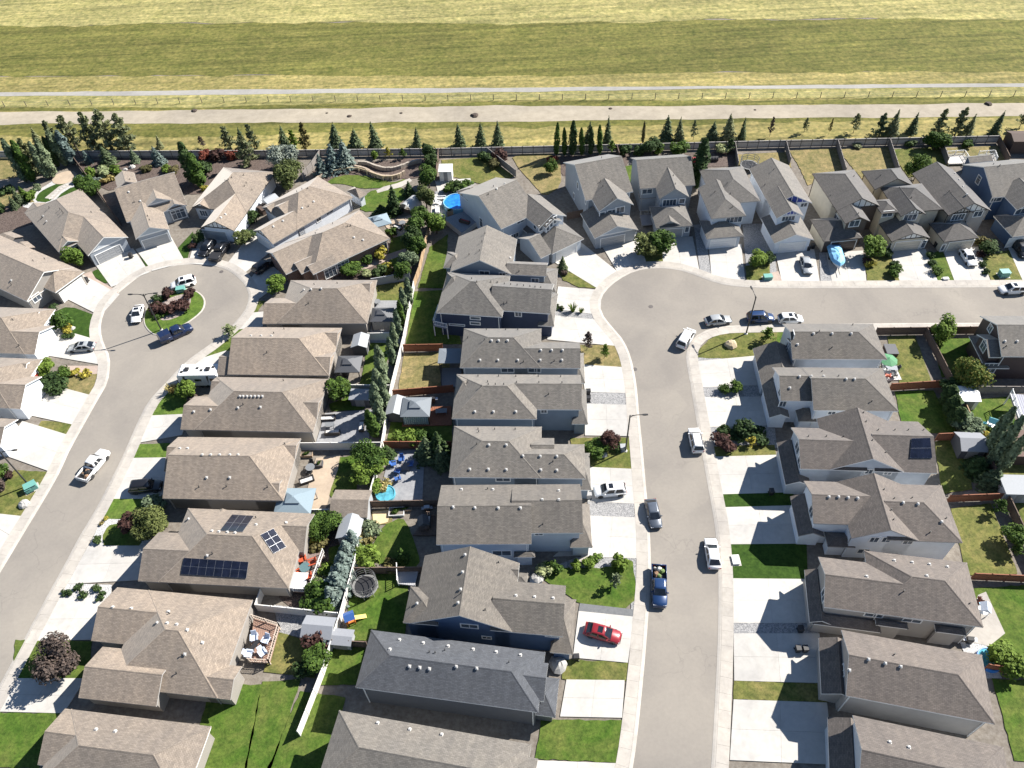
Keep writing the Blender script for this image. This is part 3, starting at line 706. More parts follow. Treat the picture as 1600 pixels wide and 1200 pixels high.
for mat, z, lst in ((GRAVEL, .07, [[(914, 613), (978, 615), (980, 633), (914, 631)], [(918, 784), (993, 788), (994, 809), (918, 806)], [(1096, 605), (1194, 602), (1198, 621), (1099, 622)], [(1144, 973), (1270, 973), (1280, 991), (1146, 991)], [(1108, 667), (1210, 665), (1214, 700), (1114, 700)], [(1090, 559), (1170, 556), (1169, 565), (1089, 567)],
                                   [(428, 945), (530, 958), (505, 1002), (436, 990)], [(865, 482), (938, 492), (940, 503), (862, 494)], [(940, 868), (996, 872), (996, 956), (986, 956), (984, 880)], [(862, 886), (910, 868), (965, 872), (985, 876), (950, 892), (886, 888)], [(1165, 440), (1280, 442), (1222, 445), (1170, 446)], [(1084, 352), (1100, 350), (1112, 436), (1094, 428)],
                                   [(1280, 395), (1290, 395), (1300, 442), (1282, 442)], [(1160, 350), (1205, 350), (1216, 446), (1168, 444)]]),
                    (GRAVEL_W, .075, [[(106, 912), (175, 914), (173, 936), (93, 936)], [(160, 811), (206, 812), (230, 828), (240, 852), (138, 855)], [(30, 322), (62, 296), (82, 284), (98, 268), (120, 268), (124, 290), (96, 316), (60, 330)], [(1500, 1004), (1545, 1000), (1565, 1060), (1520, 1060)]]),
                    (MULCH, .06, [[(112, 246), (480, 240), (440, 270), (350, 300), (290, 305), (210, 290), (160, 300)], [(484, 262), (690, 243), (680, 268), (640, 282), (560, 270), (505, 290)], [(860, 245), (985, 240), (975, 275), (880, 275)], [(1070, 240), (1150, 236), (1148, 260), (1080, 262)], [(1112, 668), (1200, 668), (1202, 692), (1114, 694)],
                                   [(562, 400), (650, 385), (640, 440), (480, 442)], [(0, 325), (46, 318), (52, 350), (0, 365)], [(485, 830), (545, 805), (560, 800), (540, 950), (432, 948), (450, 880)], [(1165, 404), (1205, 396), (1206, 410), (1168, 420)]]),
                    (PATIO, .10, [[(494, 716), (532, 711), (528, 735), (518, 762), (508, 800), (470, 802)], [(600, 350), (645, 335), (650, 362), (615, 372)]]), (DKPAT, .095, [[(508, 646), (582, 640), (576, 692), (494, 692)], [(610, 706), (664, 702), (660, 782), (590, 784)], [(586, 470), (640, 470), (625, 536), (575, 536)], [(680, 300), (720, 290), (735, 350), (690, 350)]]),
                    (CONC2, .098, [[(588, 298), (600, 292), (620, 287), (640, 279), (644, 283), (626, 293), (604, 298), (590, 302)], [(1540, 925), (1528, 930), (1500, 1000), (1545, 1010), (1570, 990)], [(864, 870), (918, 868), (916, 806), (900, 840)], [(70, 310), (92, 292), (112, 283), (118, 287), (98, 297), (84, 312)], [(888, 884), (912, 868), (920, 872), (892, 890)]]),
                    (CONC, .101, [[(680, 283), (735, 279), (738, 293), (684, 301)], [(676, 304), (698, 303), (696, 345), (672, 343)]]), (PAVER, .096, [[(128, 430), (143, 424), (150, 436), (186, 456), (182, 462), (150, 446)], [(95, 572), (166, 572), (160, 584), (108, 588)], [(1200, 428), (1216, 424), (1224, 444), (1204, 446)], [(505, 412), (560, 425), (640, 395), (635, 388), (555, 415)]]),
                    (earth('asphalt_path', (.12, .125, .13), (.16, .165, .17), 3), .092, [[(906, 943), (994, 953), (992, 965), (904, 955)]]),
                    (plain('warm_sand', (.52, .40, .24), .95, .15, 3), .092, [[(582, 800), (612, 797), (606, 816), (584, 822)]])):
    for p in lst: poly('planting_bed' if mat in (GRAVEL, GRAVEL_W, MULCH) else 'path', p, mat, z)
# round patio of the corner yard
mb = MB(); mb.lathe([(2.6, 0), (2.6, .12), (.01, .121)], 28); o = struct('patio', mb, PATIO); o.location = G(101, 278)
# island of the cul-de-sac
ISL = [(233, 519), (226, 510), (224, 496), (230, 480), (244, 466), (262, 456), (282, 451), (300, 452), (314, 459), (321, 470), (318, 484), (306, 496), (288, 508), (262, 518), (244, 525)]
iw = [G(*p) for p in ISL]; iw = smooth(iw + iw[:1], 1.0)
cen = sum(iw, Vector()) / len(iw)
def ring(pts, k, z): return [(cen.x + (p.x - cen.x) * k, cen.y + (p.y - cen.y) * k, z) for p in pts][::-1]
mb = MB(); mb.loft([ring(iw, 1.0, 0), ring(iw, .985, .11), ring(iw, .955, .12), ring(iw, .95, .05)], 0, False); struct('kerb', mb, CONC2)
mb = MB(); mb.loft([ring(iw, .955, 0), ring(iw, .955, .1), ring(iw, .6, .22)]); struct('lawn', mb, LAWN_L)
mb = MB(); w = [G(*p) for p in [(243, 492), (247, 480), (262, 469), (285, 461), (298, 464), (298, 476), (292, 486), (284, 494), (262, 502), (250, 500)]]; w = smooth(w + w[:1], 1.2)[::-1]
ar = sum(a.x * b.y - b.x * a.y for a, b in zip(w, w[1:] + w[:1])); w = w if ar > 0 else w[::-1]
mb.loft([[(v.x, v.y, .0) for v in w], [(v.x, v.y, .235) for v in w]]); struct('planting_bed', mb, pebble('pink_mulch', [(.19, .15, .13), (.27, .22, .2), (.33, .28, .25)], 5))
# ------------------------------------------------------------------ houses: tan bungalows round the planted cul-de-sac
B = 3.2
house('bungalow', 'tan bungalow with stepped roof and sunlit white garage, beside a pear-shaped turf patch', -31,
      [W([(42, 470.6), (103, 412), (-40, 364)], B, 'x', 'hg'), W([(131, 422), (86, 457), (80, 404)], B, 'x', 'gh', n='garage_roof'),
       W([(42, 470.6), (72, 450), (50, 438)], 2.9, 'x', 'gh', n='porch_roof')], 'taupe', ROOF_TAN,
      vents=[(18, 438)], pipes=[(52, 408), (18, 445), (70, 405)], doors=[(111, 449, 4.9, 2.2, 'garage', DOOR_W)], wins=[(57, 465, 1.5, 1.3)], key='L1')
house('bungalow', 'tan hip-roofed bungalow with white gabled garage behind the round green tree', -49,
      [W([(39.7, 331), (90.7, 393), (133.5, 303)], B), W([(136.5, 398.5), (198.7, 370.7), (165, 336)], B, 'x', 'gg', n='garage_roof', tim='+g'),
       W([(92, 391), (126, 376), (110, 356)], B, 'x', 'gg', n='porch_roof', tim='+g'), W([(41, 330), (80, 322), (56, 338)], B, 'x', 'gg')], 'grey', ROOF_TAN,
      vents=[(68, 338), (73, 346)], pipes=[(94, 327), (97, 330), (99, 333), (143, 332), (98, 371), (77, 325), (66, 340)],
      wins=[(112, 389, 2.4, 1.5, 1.6, 4)], doors=[(169, 393, 4.9, 2.2, 'garage', DOOR_G)])
house('bungalow', 'tan bungalow with three stacked front gables and a big white window over the garage court', 24.6,
      [W([(292, 320.5), (178, 294, 7.0), (268, 271, 7.0)], B, 'x', 'gg', rp=(223, 282.5, 7.0)), W([(211.8, 373.7), (263.5, 355.7), (222, 318)], B, 'y', 'gg', n='garage_roof', tim='-g'),
       W([(258, 329.5), (291, 321), (268, 296)], B, 'y', 'gg', n='porch_roof', tim='-g'), W([(228, 323, 4.6), (266.5, 310, 4.6), (236, 290, 4.6)], 4.6, 'y', 'gg', n='dormer_roof', tim='-g'),
       W([(181, 293), (214, 285), (195, 272)], B, 'y', 'gg')], 'grey', ROOF_TAN,
      vents=[(201, 300), (219, 314)], pipes=[(210, 316), (231, 338), (234, 344), (203, 281)], wins=[(279, 334, 2.6, 2.0, 1.5, 3)], doors=[(246, 381, 4.9, 2.2, 'garage', DOOR_G)])
house('bungalow', 'tan bungalow with timbered garage gable, two black vehicles parked before it', -13.5,
      [W([(299.5, 323.5), (347.5, 266.5), (421, 268), (400, 312)], B, 'y', 'hh'), W([(314, 355), (365, 360), (364, 304)], B, 'y', 'gg', n='garage_roof', tim='-t'),
       W([(299.5, 323.5), (329, 326), (332, 296)], B, 'y', 'gg', n='porch_roof', tim='-t')], 'white', ROOF_TAN, trim=DARKTRIM,
      vents=[(352, 335), (345, 340)], pipes=[(352, 283), (357, 281), (362, 278), (381, 274), (385, 286), (382, 291), (394, 297)],
      wins=[(318, 332, 1.6, 1.3, 1.6, 3)], doors=[(338, 371, 4.9, 2.2, 'garage', DOOR_G)])
house('bungalow', 'tan bungalow with dark gable over its entry and a long sunlit white side wall', 45.5,
      [W([(408.5, 323.7), (489.5, 281), (551.7, 308), (464, 356)], B, 'x', 'hh'), W([(397, 359), (428.7, 383), (470, 345)], B, 'x', 'gg', n='garage_roof', tim='-t'),
       W([(437.7, 329, 4.2), (464.7, 323, 4.2), (472, 298, 4.2)], 4.2, 'x', 'gg', n='dormer_roof'), W([(408.5, 324), (428, 337), (440, 312)], B, 'x', 'gg', n='porch_roof'),
       W([(553, 304, 2.7), (572, 303, 2.7), (553, 291, 2.7)], 2.7, 'x', 'hh', n='sunroom_roof')], 'white', ROOF_TAN, trim=GREYTRIM,
      vents=[(427, 354), (442, 345), (472, 325), (490, 315)], pipes=[(464, 300), (472, 296), (481, 295), (482, 323)], wins=[(498, 343, 1.0, .8), (515, 331, 1.6, .6)], doors=[(414, 380, 4.6, 2.2, 'garage', DOOR_W)])
house('bungalow', 'tan bungalow with red brick side wall and tall paired windows above flower beds', 35.5,
      [W([(489.5, 428), (608.7, 371.7), (549.5, 333.5)], B), W([(416.7, 395), (447.5, 428), (505, 388)], B, 'x', 'gg', n='garage_roof', tim='-t'),
       W([(470.7, 427.5), (455, 410), (520, 398)], B, 'x', 'gg', n='porch_roof'), W([(489, 428), (476, 414), (520, 402)], 3.3, 'x', 'gg', n='porch_roof')], 'brick', ROOF_TAN,
      vents=[(553, 371), (567, 375), (497, 359)], pipes=[(520, 350), (543, 354), (548, 353), (493, 365)],
      wins=[(516, 423, 2.3, 1.9, 1.5, 3), (536, 413, 2.3, 1.9, 1.5, 3), (600, 383.5, 1.2, 1.4, 1.6)], doors=[(430, 420, 4.6, 2.2, 'garage', DOOR_W)])
# ---- tan bungalows down the east side of the curved street
house('bungalow', 'long tan bungalow beside the round bulb of road, pale leafy tree at its corner', -3.8,
      [W([(454, 439), (583.7, 437.5), (574, 505.5)], B), W([(411, 506.6), (424, 465.5), (480, 480)], B, 'x', 'gg', n='garage_roof'), W([(583, 438), (577, 465), (545, 450)], B, 'x', 'gg')], 'taupe', ROOF_TAN, trim=GREYTRIM,
      vents=[(475, 453), (486, 452), (502, 451)], pipes=[(482, 474), (500, 437.5), (491, 445), (527, 443)])
house('bungalow', 'tan bungalow with one straight ridge, white travel trailer parked at its side', -4.5,
      [W([(384, 511), (534, 512.4), (359, 585)], B, 'x', 'gh'), W([(342, 586), (354, 548), (385, 560)], 2.9, 'x', 'gg', n='garage_roof'), W([(515.6, 586), (519.5, 548), (480, 570)], B, 'x', 'gg'),
       W([(533, 513), (524, 544), (495, 525)], B, 'x', 'gg')], 'taupe', ROOF_TAN, trim=GREYTRIM,
      vents=[(392, 525), (408, 525), (424, 525)], pipes=[(417, 551), (444, 514.5), (428, 521)])
house('bungalow', 'tan bungalow with a row of seven vents below the ridge, paved yard behind', -5,
      [W([(336, 593), (513, 592), (464, 675)], B), W([(284, 675), (304, 619), (370, 650)], B, 'x', 'gg', n='garage_roof'), W([(486, 657), (505, 618), (440, 625)], B, 'x', 'gg'),
       W([(330, 613), (345, 589), (390, 600)], B, 'x', 'gg')], 'taupe', ROOF_TAN, trim=GREYTRIM,
      vents=[(375, 619), (380, 619), (386, 619), (392, 619), (398, 619), (404, 619), (410, 619), (303, 643), (329, 640), (372, 637), (407, 636)], pipes=[(380, 632), (443, 595)])
house('bungalow', 'tan bungalow with two round vents low on the front slope and a pale gazebo behind', -4.3,
      [W([(292, 684), (470, 685), (433, 782)], B, 'x', 'gh'), W([(257, 781), (273, 730), (330, 760)], B, 'x', 'gg', n='garage_roof'), W([(277, 685), (263, 736), (330, 700)], B, 'x', 'gg'),
       W([(434, 782), (441, 742), (395, 765)], B, 'x', 'gg'), W([(469, 686), (458, 720), (425, 700)], B, 'x', 'gg')], 'taupe', ROOF_TAN, trim=GREYTRIM,
      vents=[(323, 746), (359, 746), (281, 701), (293, 701), (316, 711), (329, 711), (343, 711), (359, 711), (372, 711)], pipes=[(311, 761), (354, 760), (418, 761), (445, 694)])
house('bungalow', 'tan bungalow carrying three arrays of black solar panels', -5.9,
      [W([(294, 794), (483, 806), (421, 918)], B), W([(216.7, 907), (248, 831), (310, 870)], B, 'x', 'gg', n='garage_roof'), W([(487.5, 806), (475, 862), (430, 830)], B, 'x', 'gg'),
       W([(334, 815), (350, 815), (340, 797)], B, 'y', 'gg')], 'taupe', ROOF_TAN, trim=GREYTRIM,
      vents=[(324, 868), (331, 830), (342, 831), (355, 832), (367, 833), (295, 811), (400, 820), (447, 817)], pipes=[(332, 865), (400, 809)],
      solar=[([(288, 871.4), (389, 878), (385.3, 903.5), (283, 897)], 8, 2), ([(362.8, 805), (397, 807), (379.4, 832), (343.8, 830)], 3, 2), ([(406.7, 836), (427, 826), (447, 855), (427, 865.5)], 2, 3)])
house('bungalow', 'broad tan bungalow with lit triangular valleys and a railed deck of folded chairs behind', -8.5,
      [W([(232, 922), (394.5, 939), (331, 1090)], B), W([(186, 918), (142, 1001), (260, 960)], B, 'x', 'gg', n='garage_roof'), W([(140, 1092), (160, 1010), (270, 1040)], B, 'x', 'gg', n='garage_roof'),
       W([(360, 1092), (372, 1040), (320, 1060)], B, 'x', 'gg')], 'taupe', ROOF_TAN, trim=GREYTRIM,
      vents=[(176, 949), (205, 951), (263, 956), (246, 973), (261, 974), (276, 976), (292, 984), (316, 1004), (289, 1022)], pipes=[(265, 959), (276, 1052), (285, 1024)])
# ---- tan bungalows on the west side of the curved street
house('bungalow', 'tan bungalow with two white sunlit gables facing a clipped tree and dark turf', -6.5,
      [W([(60, 486), (-60, 478), (38, 553)], B, 'x', 'hh'), W([(83.4, 508.8), (53, 555), (-30, 530)], B, 'x', 'gg', n='garage_roof'), W([(73.7, 481.7), (53, 506.6), (0, 495)], B, 'x', 'gg', n='porch_roof')], 'white', ROOF_TAN,
      pipes=[(20, 500), (30, 540)], doors=[(72, 541, 4.8, 2.2, 'garage', DOOR_W)], wins=[(66, 499, 1.6, 1.3)])
house('bungalow', 'tan bungalow with red front door and white gable behind three round shrubs', -6.5,
      [W([(45, 562), (-70, 556), (15, 638)], B, 'x', 'hh'), W([(65, 588), (30, 640), (-50, 615)], B, 'x', 'gg', n='garage_roof'), W([(56.5, 560), (32.5, 589), (-15, 575)], B, 'x', 'gg', n='porch_roof')], 'white', ROOF_TAN,
      doors=[(51, 622, 4.8, 2.2, 'garage', DOOR_W), (52, 580, 1.0, 2.1, 'front', plain('red_door', (.30, .05, .03), .5))])
house('bungalow', 'tan bungalow whose white garage gable just enters the picture beside dark brick steps', -6.5,
      [W([(12, 654), (-90, 650), (-18, 697)], B, 'x', 'hh'), W([(28, 650.7), (0, 698), (-80, 670)], B, 'x', 'gg', n='garage_roof')], 'white', ROOF_TAN)
# ------------------------------------------------------------------ grey two-storey houses down the middle
house('two_storey_house', 'large pale house with white dormers, blue round pool behind', 33,
      [W([(727.7, 310), (798, 351), (775, 277)], 5.6, 'x', 'gg', p=.45), W([(842, 356.5), (879, 332), (815, 318)], 5.6, 'y', 'gg', p=.55), W([(853, 356), (874, 341), (845, 335)], 5.7, 'y', 'gg', p=.6),
       W([(803, 346, 3), (865, 395, 3), (900, 362, 3)], 3, 'y', 'hh', n='garage_roof'), W([(816, 378, 3), (863, 394, 3), (822, 364, 3)], 3, 'x', 'gg', n='porch_roof'),
       W([(727, 310), (741, 286), (760, 300)], 5.0, 'x', 'hh')], 'palegrey', ROOF_GREY,
      vents=[(802, 278), (789, 287), (776, 295)], pipes=[(763, 304), (771, 292), (856, 363)],
      wins=[(778, 345.5, .8, 1.7, None, 1), (752, 348, 1.0, 2.0, None, 1), (813, 345, 1.5, .8), (836, 354, .8, 1.0, None, 1), (845, 356, .8, 1.2, None, 1), (856, 354.5, .7, 1.5, None, 1), (861, 349, .7, 1.5, None, 1), (867, 343.5, .7, 1.5, None, 1), (802, 369.5, 2.4, 1.0, None, 4)],
      doors=[(885, 391, 4.8, 2.2, 'garage', DOOR_W)])
house('two_storey_house', 'grey gable-ended house with three black vents along its ridge, next to the pale dormered house', -8,
      [W([(704.5, 419.5), (799, 428.7), (721, 370)], 5.6, 'y', 'gg'), W([(694.7, 418), (699, 393), (725, 405)], 5.2, 'x', 'hh'), W([(790, 429), (852, 434.7), (856, 410)], 5.6, 'x', 'gg'),
       W([(872, 419, 3), (862, 456, 3), (835, 440, 3)], 3, 'x', 'hh', n='garage_roof')], 'bluegrey', ROOF_GREY, trim=WHITE,
      vents=[(797, 403), (815, 404.5), (829, 406), (843, 407)], pipes=[(758, 365), (753, 378), (749, 392), (733, 398), (811, 424)],
      wins=[(756.8, 427, 1.7, 1.0), (785, 429.5, 1.0, .9), (836, 438, 1.2, .8)])
house('two_storey_house', 'navy blue sided house with white corner boards and a railed balcony', -9.3,
      [W([(699.3, 425), (688, 481.7), (784.5, 495.5)], 5.6), W([(861, 443), (859.3, 490), (770, 460)], 5.6, 'x', 'gg'), W([(687, 457.5), (697, 428), (720, 450)], 5.6, 'x', 'hh'),
       W([(872, 458, 3), (858, 509, 3), (845, 480, 3)], 3, 'x', 'hh', n='garage_roof')], 'navy', ROOF_GREY,
      vents=[], pipes=[(737, 436), (745, 441), (767, 441), (777, 442), (788, 444), (798, 445), (808, 446), (818, 447), (828, 448), (836, 449), (845, 449.5), (787, 474), (792, 473)],
      wins=[(742.5, 497, 1.6, .5, None, 1), (742.5, 505, 1.6, .5, None, 1), (809.7, 490.5, 1.0, 1.0), (714, 507.5, 2.6, .25, None, 1)])
house('two_storey_house', 'grey house with eight round vents scattered over two stepped roofs, beside a red cedar fence', -3.9,
      [W([(725, 513.4), (846, 513.4), (718.7, 574.4)], 5.6), W([(904, 534.6), (907, 575), (800, 560)], 5.6, 'x', 'gg'), W([(912, 551, 3), (908, 598, 3), (885, 580, 3)], 3, 'x', 'hh', n='garage_roof')], 'grey', ROOF_GREY,
      vents=[(768, 532), (779, 532), (793, 532), (845, 547), (862, 547), (879, 547), (750, 562.5), (778, 562.5), (809, 562.5), (844, 562.5), (878, 562.5)],
      pipes=[(757, 531), (731, 528), (760, 515.5), (790, 515.5), (809, 515.5), (818, 565), (866, 564)], wins=[(793, 578, 1.9, .9), (835, 578, 1.9, .9)])
house('two_storey_house', 'grey house with black bins at its garage and slate blue side wall in shade', -3.9,
      [W([(713.6, 584.7), (710.5, 654), (838.6, 655)], 5.6), W([(902, 586), (909, 640), (800, 620)], 5.6, 'x', 'gg'), W([(708.7, 625), (714, 585), (740, 600)], 5.6, 'x', 'hh'),
       W([(916, 608, 3), (915, 662, 3), (893, 640, 3)], 3, 'x', 'hh', n='garage_roof')], 'bluegrey', ROOF_GREY,
      vents=[(742, 643), (771, 643), (806, 643)], pipes=[(730, 598), (752, 604), (762, 597), (747, 588), (779, 588), (806, 588.5), (841, 588.5), (876, 589), (763, 601), (774, 601), (787, 601), (807, 598), (842, 598), (878, 598.5), (857, 616)],
      wins=[(850, 642.5, .8, .7)])
house('two_storey_house', 'grey house with two hip roofs and ten small vents, beside the long gabled house', -3.9,
      [W([(709.7, 666), (846.4, 666.7), (702, 745.6)], 5.6), W([(911, 694), (915, 746.4), (800, 720)], 5.6, 'x', 'gh'), W([(866, 684), (860, 720), (830, 700)], 5.6, 'x', 'gg'),
       W([(921, 707, 3), (920, 765, 3), (898, 740, 3)], 3, 'x', 'hh', n='garage_roof')], 'bluegrey', ROOF_GREY,
      vents=[(764, 695), (791, 695), (817, 712), (844, 712.5), (870, 712.5), (734, 733), (763, 733), (791, 733.5), (845, 734), (870, 734.5)],
      pipes=[(745, 694), (748, 675), (747, 671), (773, 671), (805, 671), (864, 721)], wins=[(786, 748.5, 1.9, .9)])
house('two_storey_house', 'grey house with one long gable roof, small entry canopy beside a shrub garden', -2.6,
      [W([(689.5, 758), (830, 760), (684.3, 851)], 5.6, 'x', 'gg', p=.42), W([(904, 761), (911, 832.5), (800, 800)], 5.6, 'x', 'gg', p=.5), W([(921, 787, 3), (918, 855, 3), (890, 830, 3)], 3, 'x', 'hh', n='garage_roof'),
       W([(803, 870, 3), (836, 870, 3), (820, 860, 3)], 3, 'x', 'hh', n='porch_roof')], 'palegrey', ROOF_WARM,
      vents=[(708, 792), (742, 793), (778.5, 793.5), (813, 793.5), (721, 765), (770, 765), (873, 767), (847, 781), (873, 781)], pipes=[(762, 764), (848, 819)],
      wins=[(842, 834, 1.0, .6), (784, 864, 2.4, 1.2)])
house('two_storey_house', 'cobalt blue gable-ended house, red car in its driveway', -8,
      [W([(645.6, 973.8), (800.6, 984), (663.7, 867.9)], 5.6, 'y', 'gg'), W([(631.4, 972.5), (641.5, 916), (690, 945)], 5.6, 'x', 'hh'), W([(882, 914.4), (879.4, 990.6), (770, 950)], 5.6, 'x', 'gg'),
       W([(899, 936, 3), (895, 1022, 3), (862, 985, 3)], 3, 'x', 'hh', n='garage_roof'), W([(806, 888, 5.6), (806, 907, 5.6), (790, 900, 5.6)], 5.6, 'x', 'gg'), W([(805, 893, 3), (824, 905, 3), (800, 910, 3)], 3, 'x', 'hh', n='porch_roof')], 'blue', ROOF_WARM,
      vents=[(727, 867), (723, 894), (720, 921), (716, 942), (652, 943), (806, 931), (835, 933), (864, 935)], pipes=[(640, 949), (779, 879), (758, 953), (720, 927)],
      wins=[(733.4, 978, 2.0, .9), (760.5, 996, 1.0, .6), (794, 985, 1.2, .5), (862, 993, 1.4, .5)])
house('two_storey_house', 'house with dark slate blue roof at the foot of the cedar-fenced strip of yards', -10.2,
      [W([(579.7, 985.4), (852, 1019), (556, 1074)], 5.6), W([(856, 1036), (850, 1096), (740, 1060)], 5.6, 'x', 'gg'), W([(874, 1060, 3), (862, 1120, 3), (830, 1080, 3)], 3, 'x', 'hh', n='garage_roof')], 'dkgrey', ROOF_SLATE,
      vents=[(624, 1000), (661, 1005), (700, 1010), (739, 1015), (775, 1019), (813, 1024), (609, 1015), (640, 1041), (656, 1043), (671, 1045), (713, 1041), (745, 1044)], pipes=[(671, 1019), (680, 1020), (695, 1016), (795, 1035)])
# ------------------------------------------------------------------ two-storey houses round the far side of the open street
house('two_storey_house', 'grey two-storey house with steep front wing and blue-grey garage under its own gable', 13.5,
      [W([(920, 312.5), (986, 294), (880, 253.7)], 5.6, 'x', 'gg'), W([(936, 330), (987.5, 315), (948, 292)], 5.6, 'y', 'gg', p=.62), W([(931, 372, 3), (992.5, 351, 3), (907, 333, 3)], 3, 'y', 'gg', n='garage_roof', tim='-g', p=.42)], 'grey', ROOF_GREY,
      vents=[], pipes=[(940, 247), (938, 284), (942, 291), (957, 312), (958, 327)], wins=[(941, 336, 1.0, 1.3, None, 1), (956, 332, 1.7, 1.3, None, 2), (968.5, 328, 1.7, 1.3, None, 2), (903, 290, .7, 1.4, None, 1), (897, 306, .7, 1.2, None, 1), (915, 315, .5, .9, None, 1)],
      doors=[(957, 375, 4.8, 2.2, 'garage', DOOR_G)])
house('two_storey_house', 'grey two-storey house with balcony, tall columnar tree hard against its east wall', 2,
      [W([(990, 246), (1068.5, 244), (1000, 295)], 5.6, 'x', 'gg'), W([(1030, 310), (1077, 307.5), (1045, 272)], 5.6, 'y', 'gg', p=.72), W([(1024, 352, 3), (1084, 352, 3), (1022, 322, 3)], 3, 'y', 'hh', n='garage_roof'),
       W([(1027, 352.5, 3), (1066, 352, 3), (1040, 335, 3)], 3.05, 'y', 'gg', n='garage_roof'), W([(1000, 309, 3.1), (1028, 308, 3.1), (1010, 298, 3.1)], 3.1, 'x', 'hh', n='porch_roof')], 'grey', ROOF_GREY, trim=GREYTRIM,
      vents=[], pipes=[(1052, 275), (1055, 288)], wins=[(1046, 316.5, 2.6, 1.4, None, 4), (1065.5, 314, 1.0, 1.0, None, 1), (1011, 299, 2.0, 1.0), (1073.5, 357, .7, 1.6, None, 1)], doors=[(1047, 363, 4.8, 2.2, 'garage', DOOR_G)])
house('two_storey_house', 'white-sided two-storey house with long ridge and dark front windows, empty driveway', 3,
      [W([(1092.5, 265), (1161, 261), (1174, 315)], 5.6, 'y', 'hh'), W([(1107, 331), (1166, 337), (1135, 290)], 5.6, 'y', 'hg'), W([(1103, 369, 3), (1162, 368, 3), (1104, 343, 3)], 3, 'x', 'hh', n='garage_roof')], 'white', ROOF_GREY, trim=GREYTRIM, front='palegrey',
      vents=[], pipes=[(1117, 300), (1136, 287), (1141, 303), (1144, 324)], wins=[(1120, 336, 2.6, 1.5, None, 3), (1147, 342, 3.0, 1.5, None, 4)], doors=[(1130, 377, 4.8, 2.2, 'garage', DOOR_W)])
house('two_storey_house', 'white two-storey house with bright blue front gable, silver car in its driveway', 4,
      [W([(1177.5, 263), (1203, 322), (1269, 317)], 5.6, 'y', 'gg', tim='-b'), W([(1211, 337), (1256, 337), (1225, 300)], 5.6, 'y', 'gg', p=.6, tim='-b'), W([(1207, 374, 3), (1272, 374, 3), (1213, 338, 3)], 3, 'y', 'gg', n='garage_roof', p=.42)], 'white', ROOF_GREY,
      vents=[], pipes=[(1209, 265), (1248, 276), (1195, 289), (1235, 313)], wins=[(1232, 340, 2.4, 1.3, None, 4), (1204, 322, 1.2, .9), (1256, 320, 1.2, .8)], doors=[(1238, 385, 4.9, 2.3, 'garage', DOOR_W)])
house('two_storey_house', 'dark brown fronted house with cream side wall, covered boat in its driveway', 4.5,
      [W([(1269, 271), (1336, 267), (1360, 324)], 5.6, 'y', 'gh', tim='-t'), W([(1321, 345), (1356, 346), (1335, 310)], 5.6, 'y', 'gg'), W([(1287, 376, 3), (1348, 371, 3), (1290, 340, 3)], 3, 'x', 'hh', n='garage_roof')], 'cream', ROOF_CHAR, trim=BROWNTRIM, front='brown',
      vents=[], pipes=[(1297, 306), (1334, 276), (1341, 334), (1304, 359)], wins=[(1307, 342, 1.6, 1.3, None, 2), (1335, 349, 1.8, 1.3, None, 2)], doors=[(1316, 385, 4.8, 2.2, 'garage', DOOR_D)])
house('two_storey_house', 'cream house with two roof levels and timbered gables over a cream garage door', 4,
      [W([(1349, 267), (1409, 266), (1367, 296), (1424, 289)], 5.6, 'y', 'gh'), W([(1375, 292), (1444, 290), (1447, 329)], 5.6), W([(1404, 332), (1447, 334), (1420, 300)], 5.6, 'y', 'gg', p=.62, tim='-t'), W([(1374, 328), (1402, 331), (1390, 310)], 5.6, 'y', 'hh'),
       W([(1390, 371, 3), (1454, 371, 3), (1385, 342, 3)], 3, 'y', 'gg', n='garage_roof', p=.42, tim='-t')], 'cream', ROOF_CHAR, trim=DARKTRIM,
      vents=[], pipes=[(1376, 274), (1402, 280), (1424, 309)], wins=[(1387, 334, 1.9, 1.2, None, 2), (1422, 339.5, 2.4, 1.3, None, 3), (1392, 381, .7, 1.6, 1.2, 1), (1443, 381, .7, 1.6, 1.2, 1)], doors=[(1417, 384, 4.9, 2.2, 'garage', DOOR_C)])
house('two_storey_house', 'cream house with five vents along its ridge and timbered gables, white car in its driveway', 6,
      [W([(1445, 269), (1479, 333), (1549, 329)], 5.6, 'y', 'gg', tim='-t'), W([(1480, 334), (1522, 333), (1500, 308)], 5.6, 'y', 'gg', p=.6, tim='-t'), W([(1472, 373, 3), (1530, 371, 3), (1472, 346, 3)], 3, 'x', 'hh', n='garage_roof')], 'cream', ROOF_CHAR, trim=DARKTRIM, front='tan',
      vents=[(1484, 261), (1491, 271), (1498, 281), (1504, 292), (1511, 304)], pipes=[(1497, 255), (1483, 299), (1487, 348), (1508, 348)], wins=[(1497, 339, 2.4, 1.3, None, 4), (1528, 334, 1.6, 1.2, None, 2), (1475, 383, .6, 1.4, 1.2, 1)], doors=[(1500, 383, 4.8, 2.2, 'garage', DOOR_C)])
house('two_storey_house', 'deep blue sided house cut by the edge at the end of the far row', 5,
      [W([(1512, 256), (1549, 306), (1640, 300)], 5.6, 'x', 'gg'), W([(1587, 325), (1645, 322), (1600, 290)], 5.6, 'y', 'gg', p=.6), W([(1566, 335, 3), (1580, 367, 3), (1645, 363, 3)], 3, 'x', 'hh', n='garage_roof'), W([(1516, 254, 3), (1552, 250, 3), (1530, 242, 3)], 3, 'x', 'gg', n='porch_roof')], 'blue', ROOF_GREY,
      vents=[], pipes=[(1552, 257), (1562, 259)], wins=[(1529, 281, 1.0, 1.6, None, 1), (1557, 311, 2.0, 1.0), (1595, 330, 2.0, 1.2)], doors=[(1595, 374, 4.8, 2.2, 'garage', DOOR_W)])
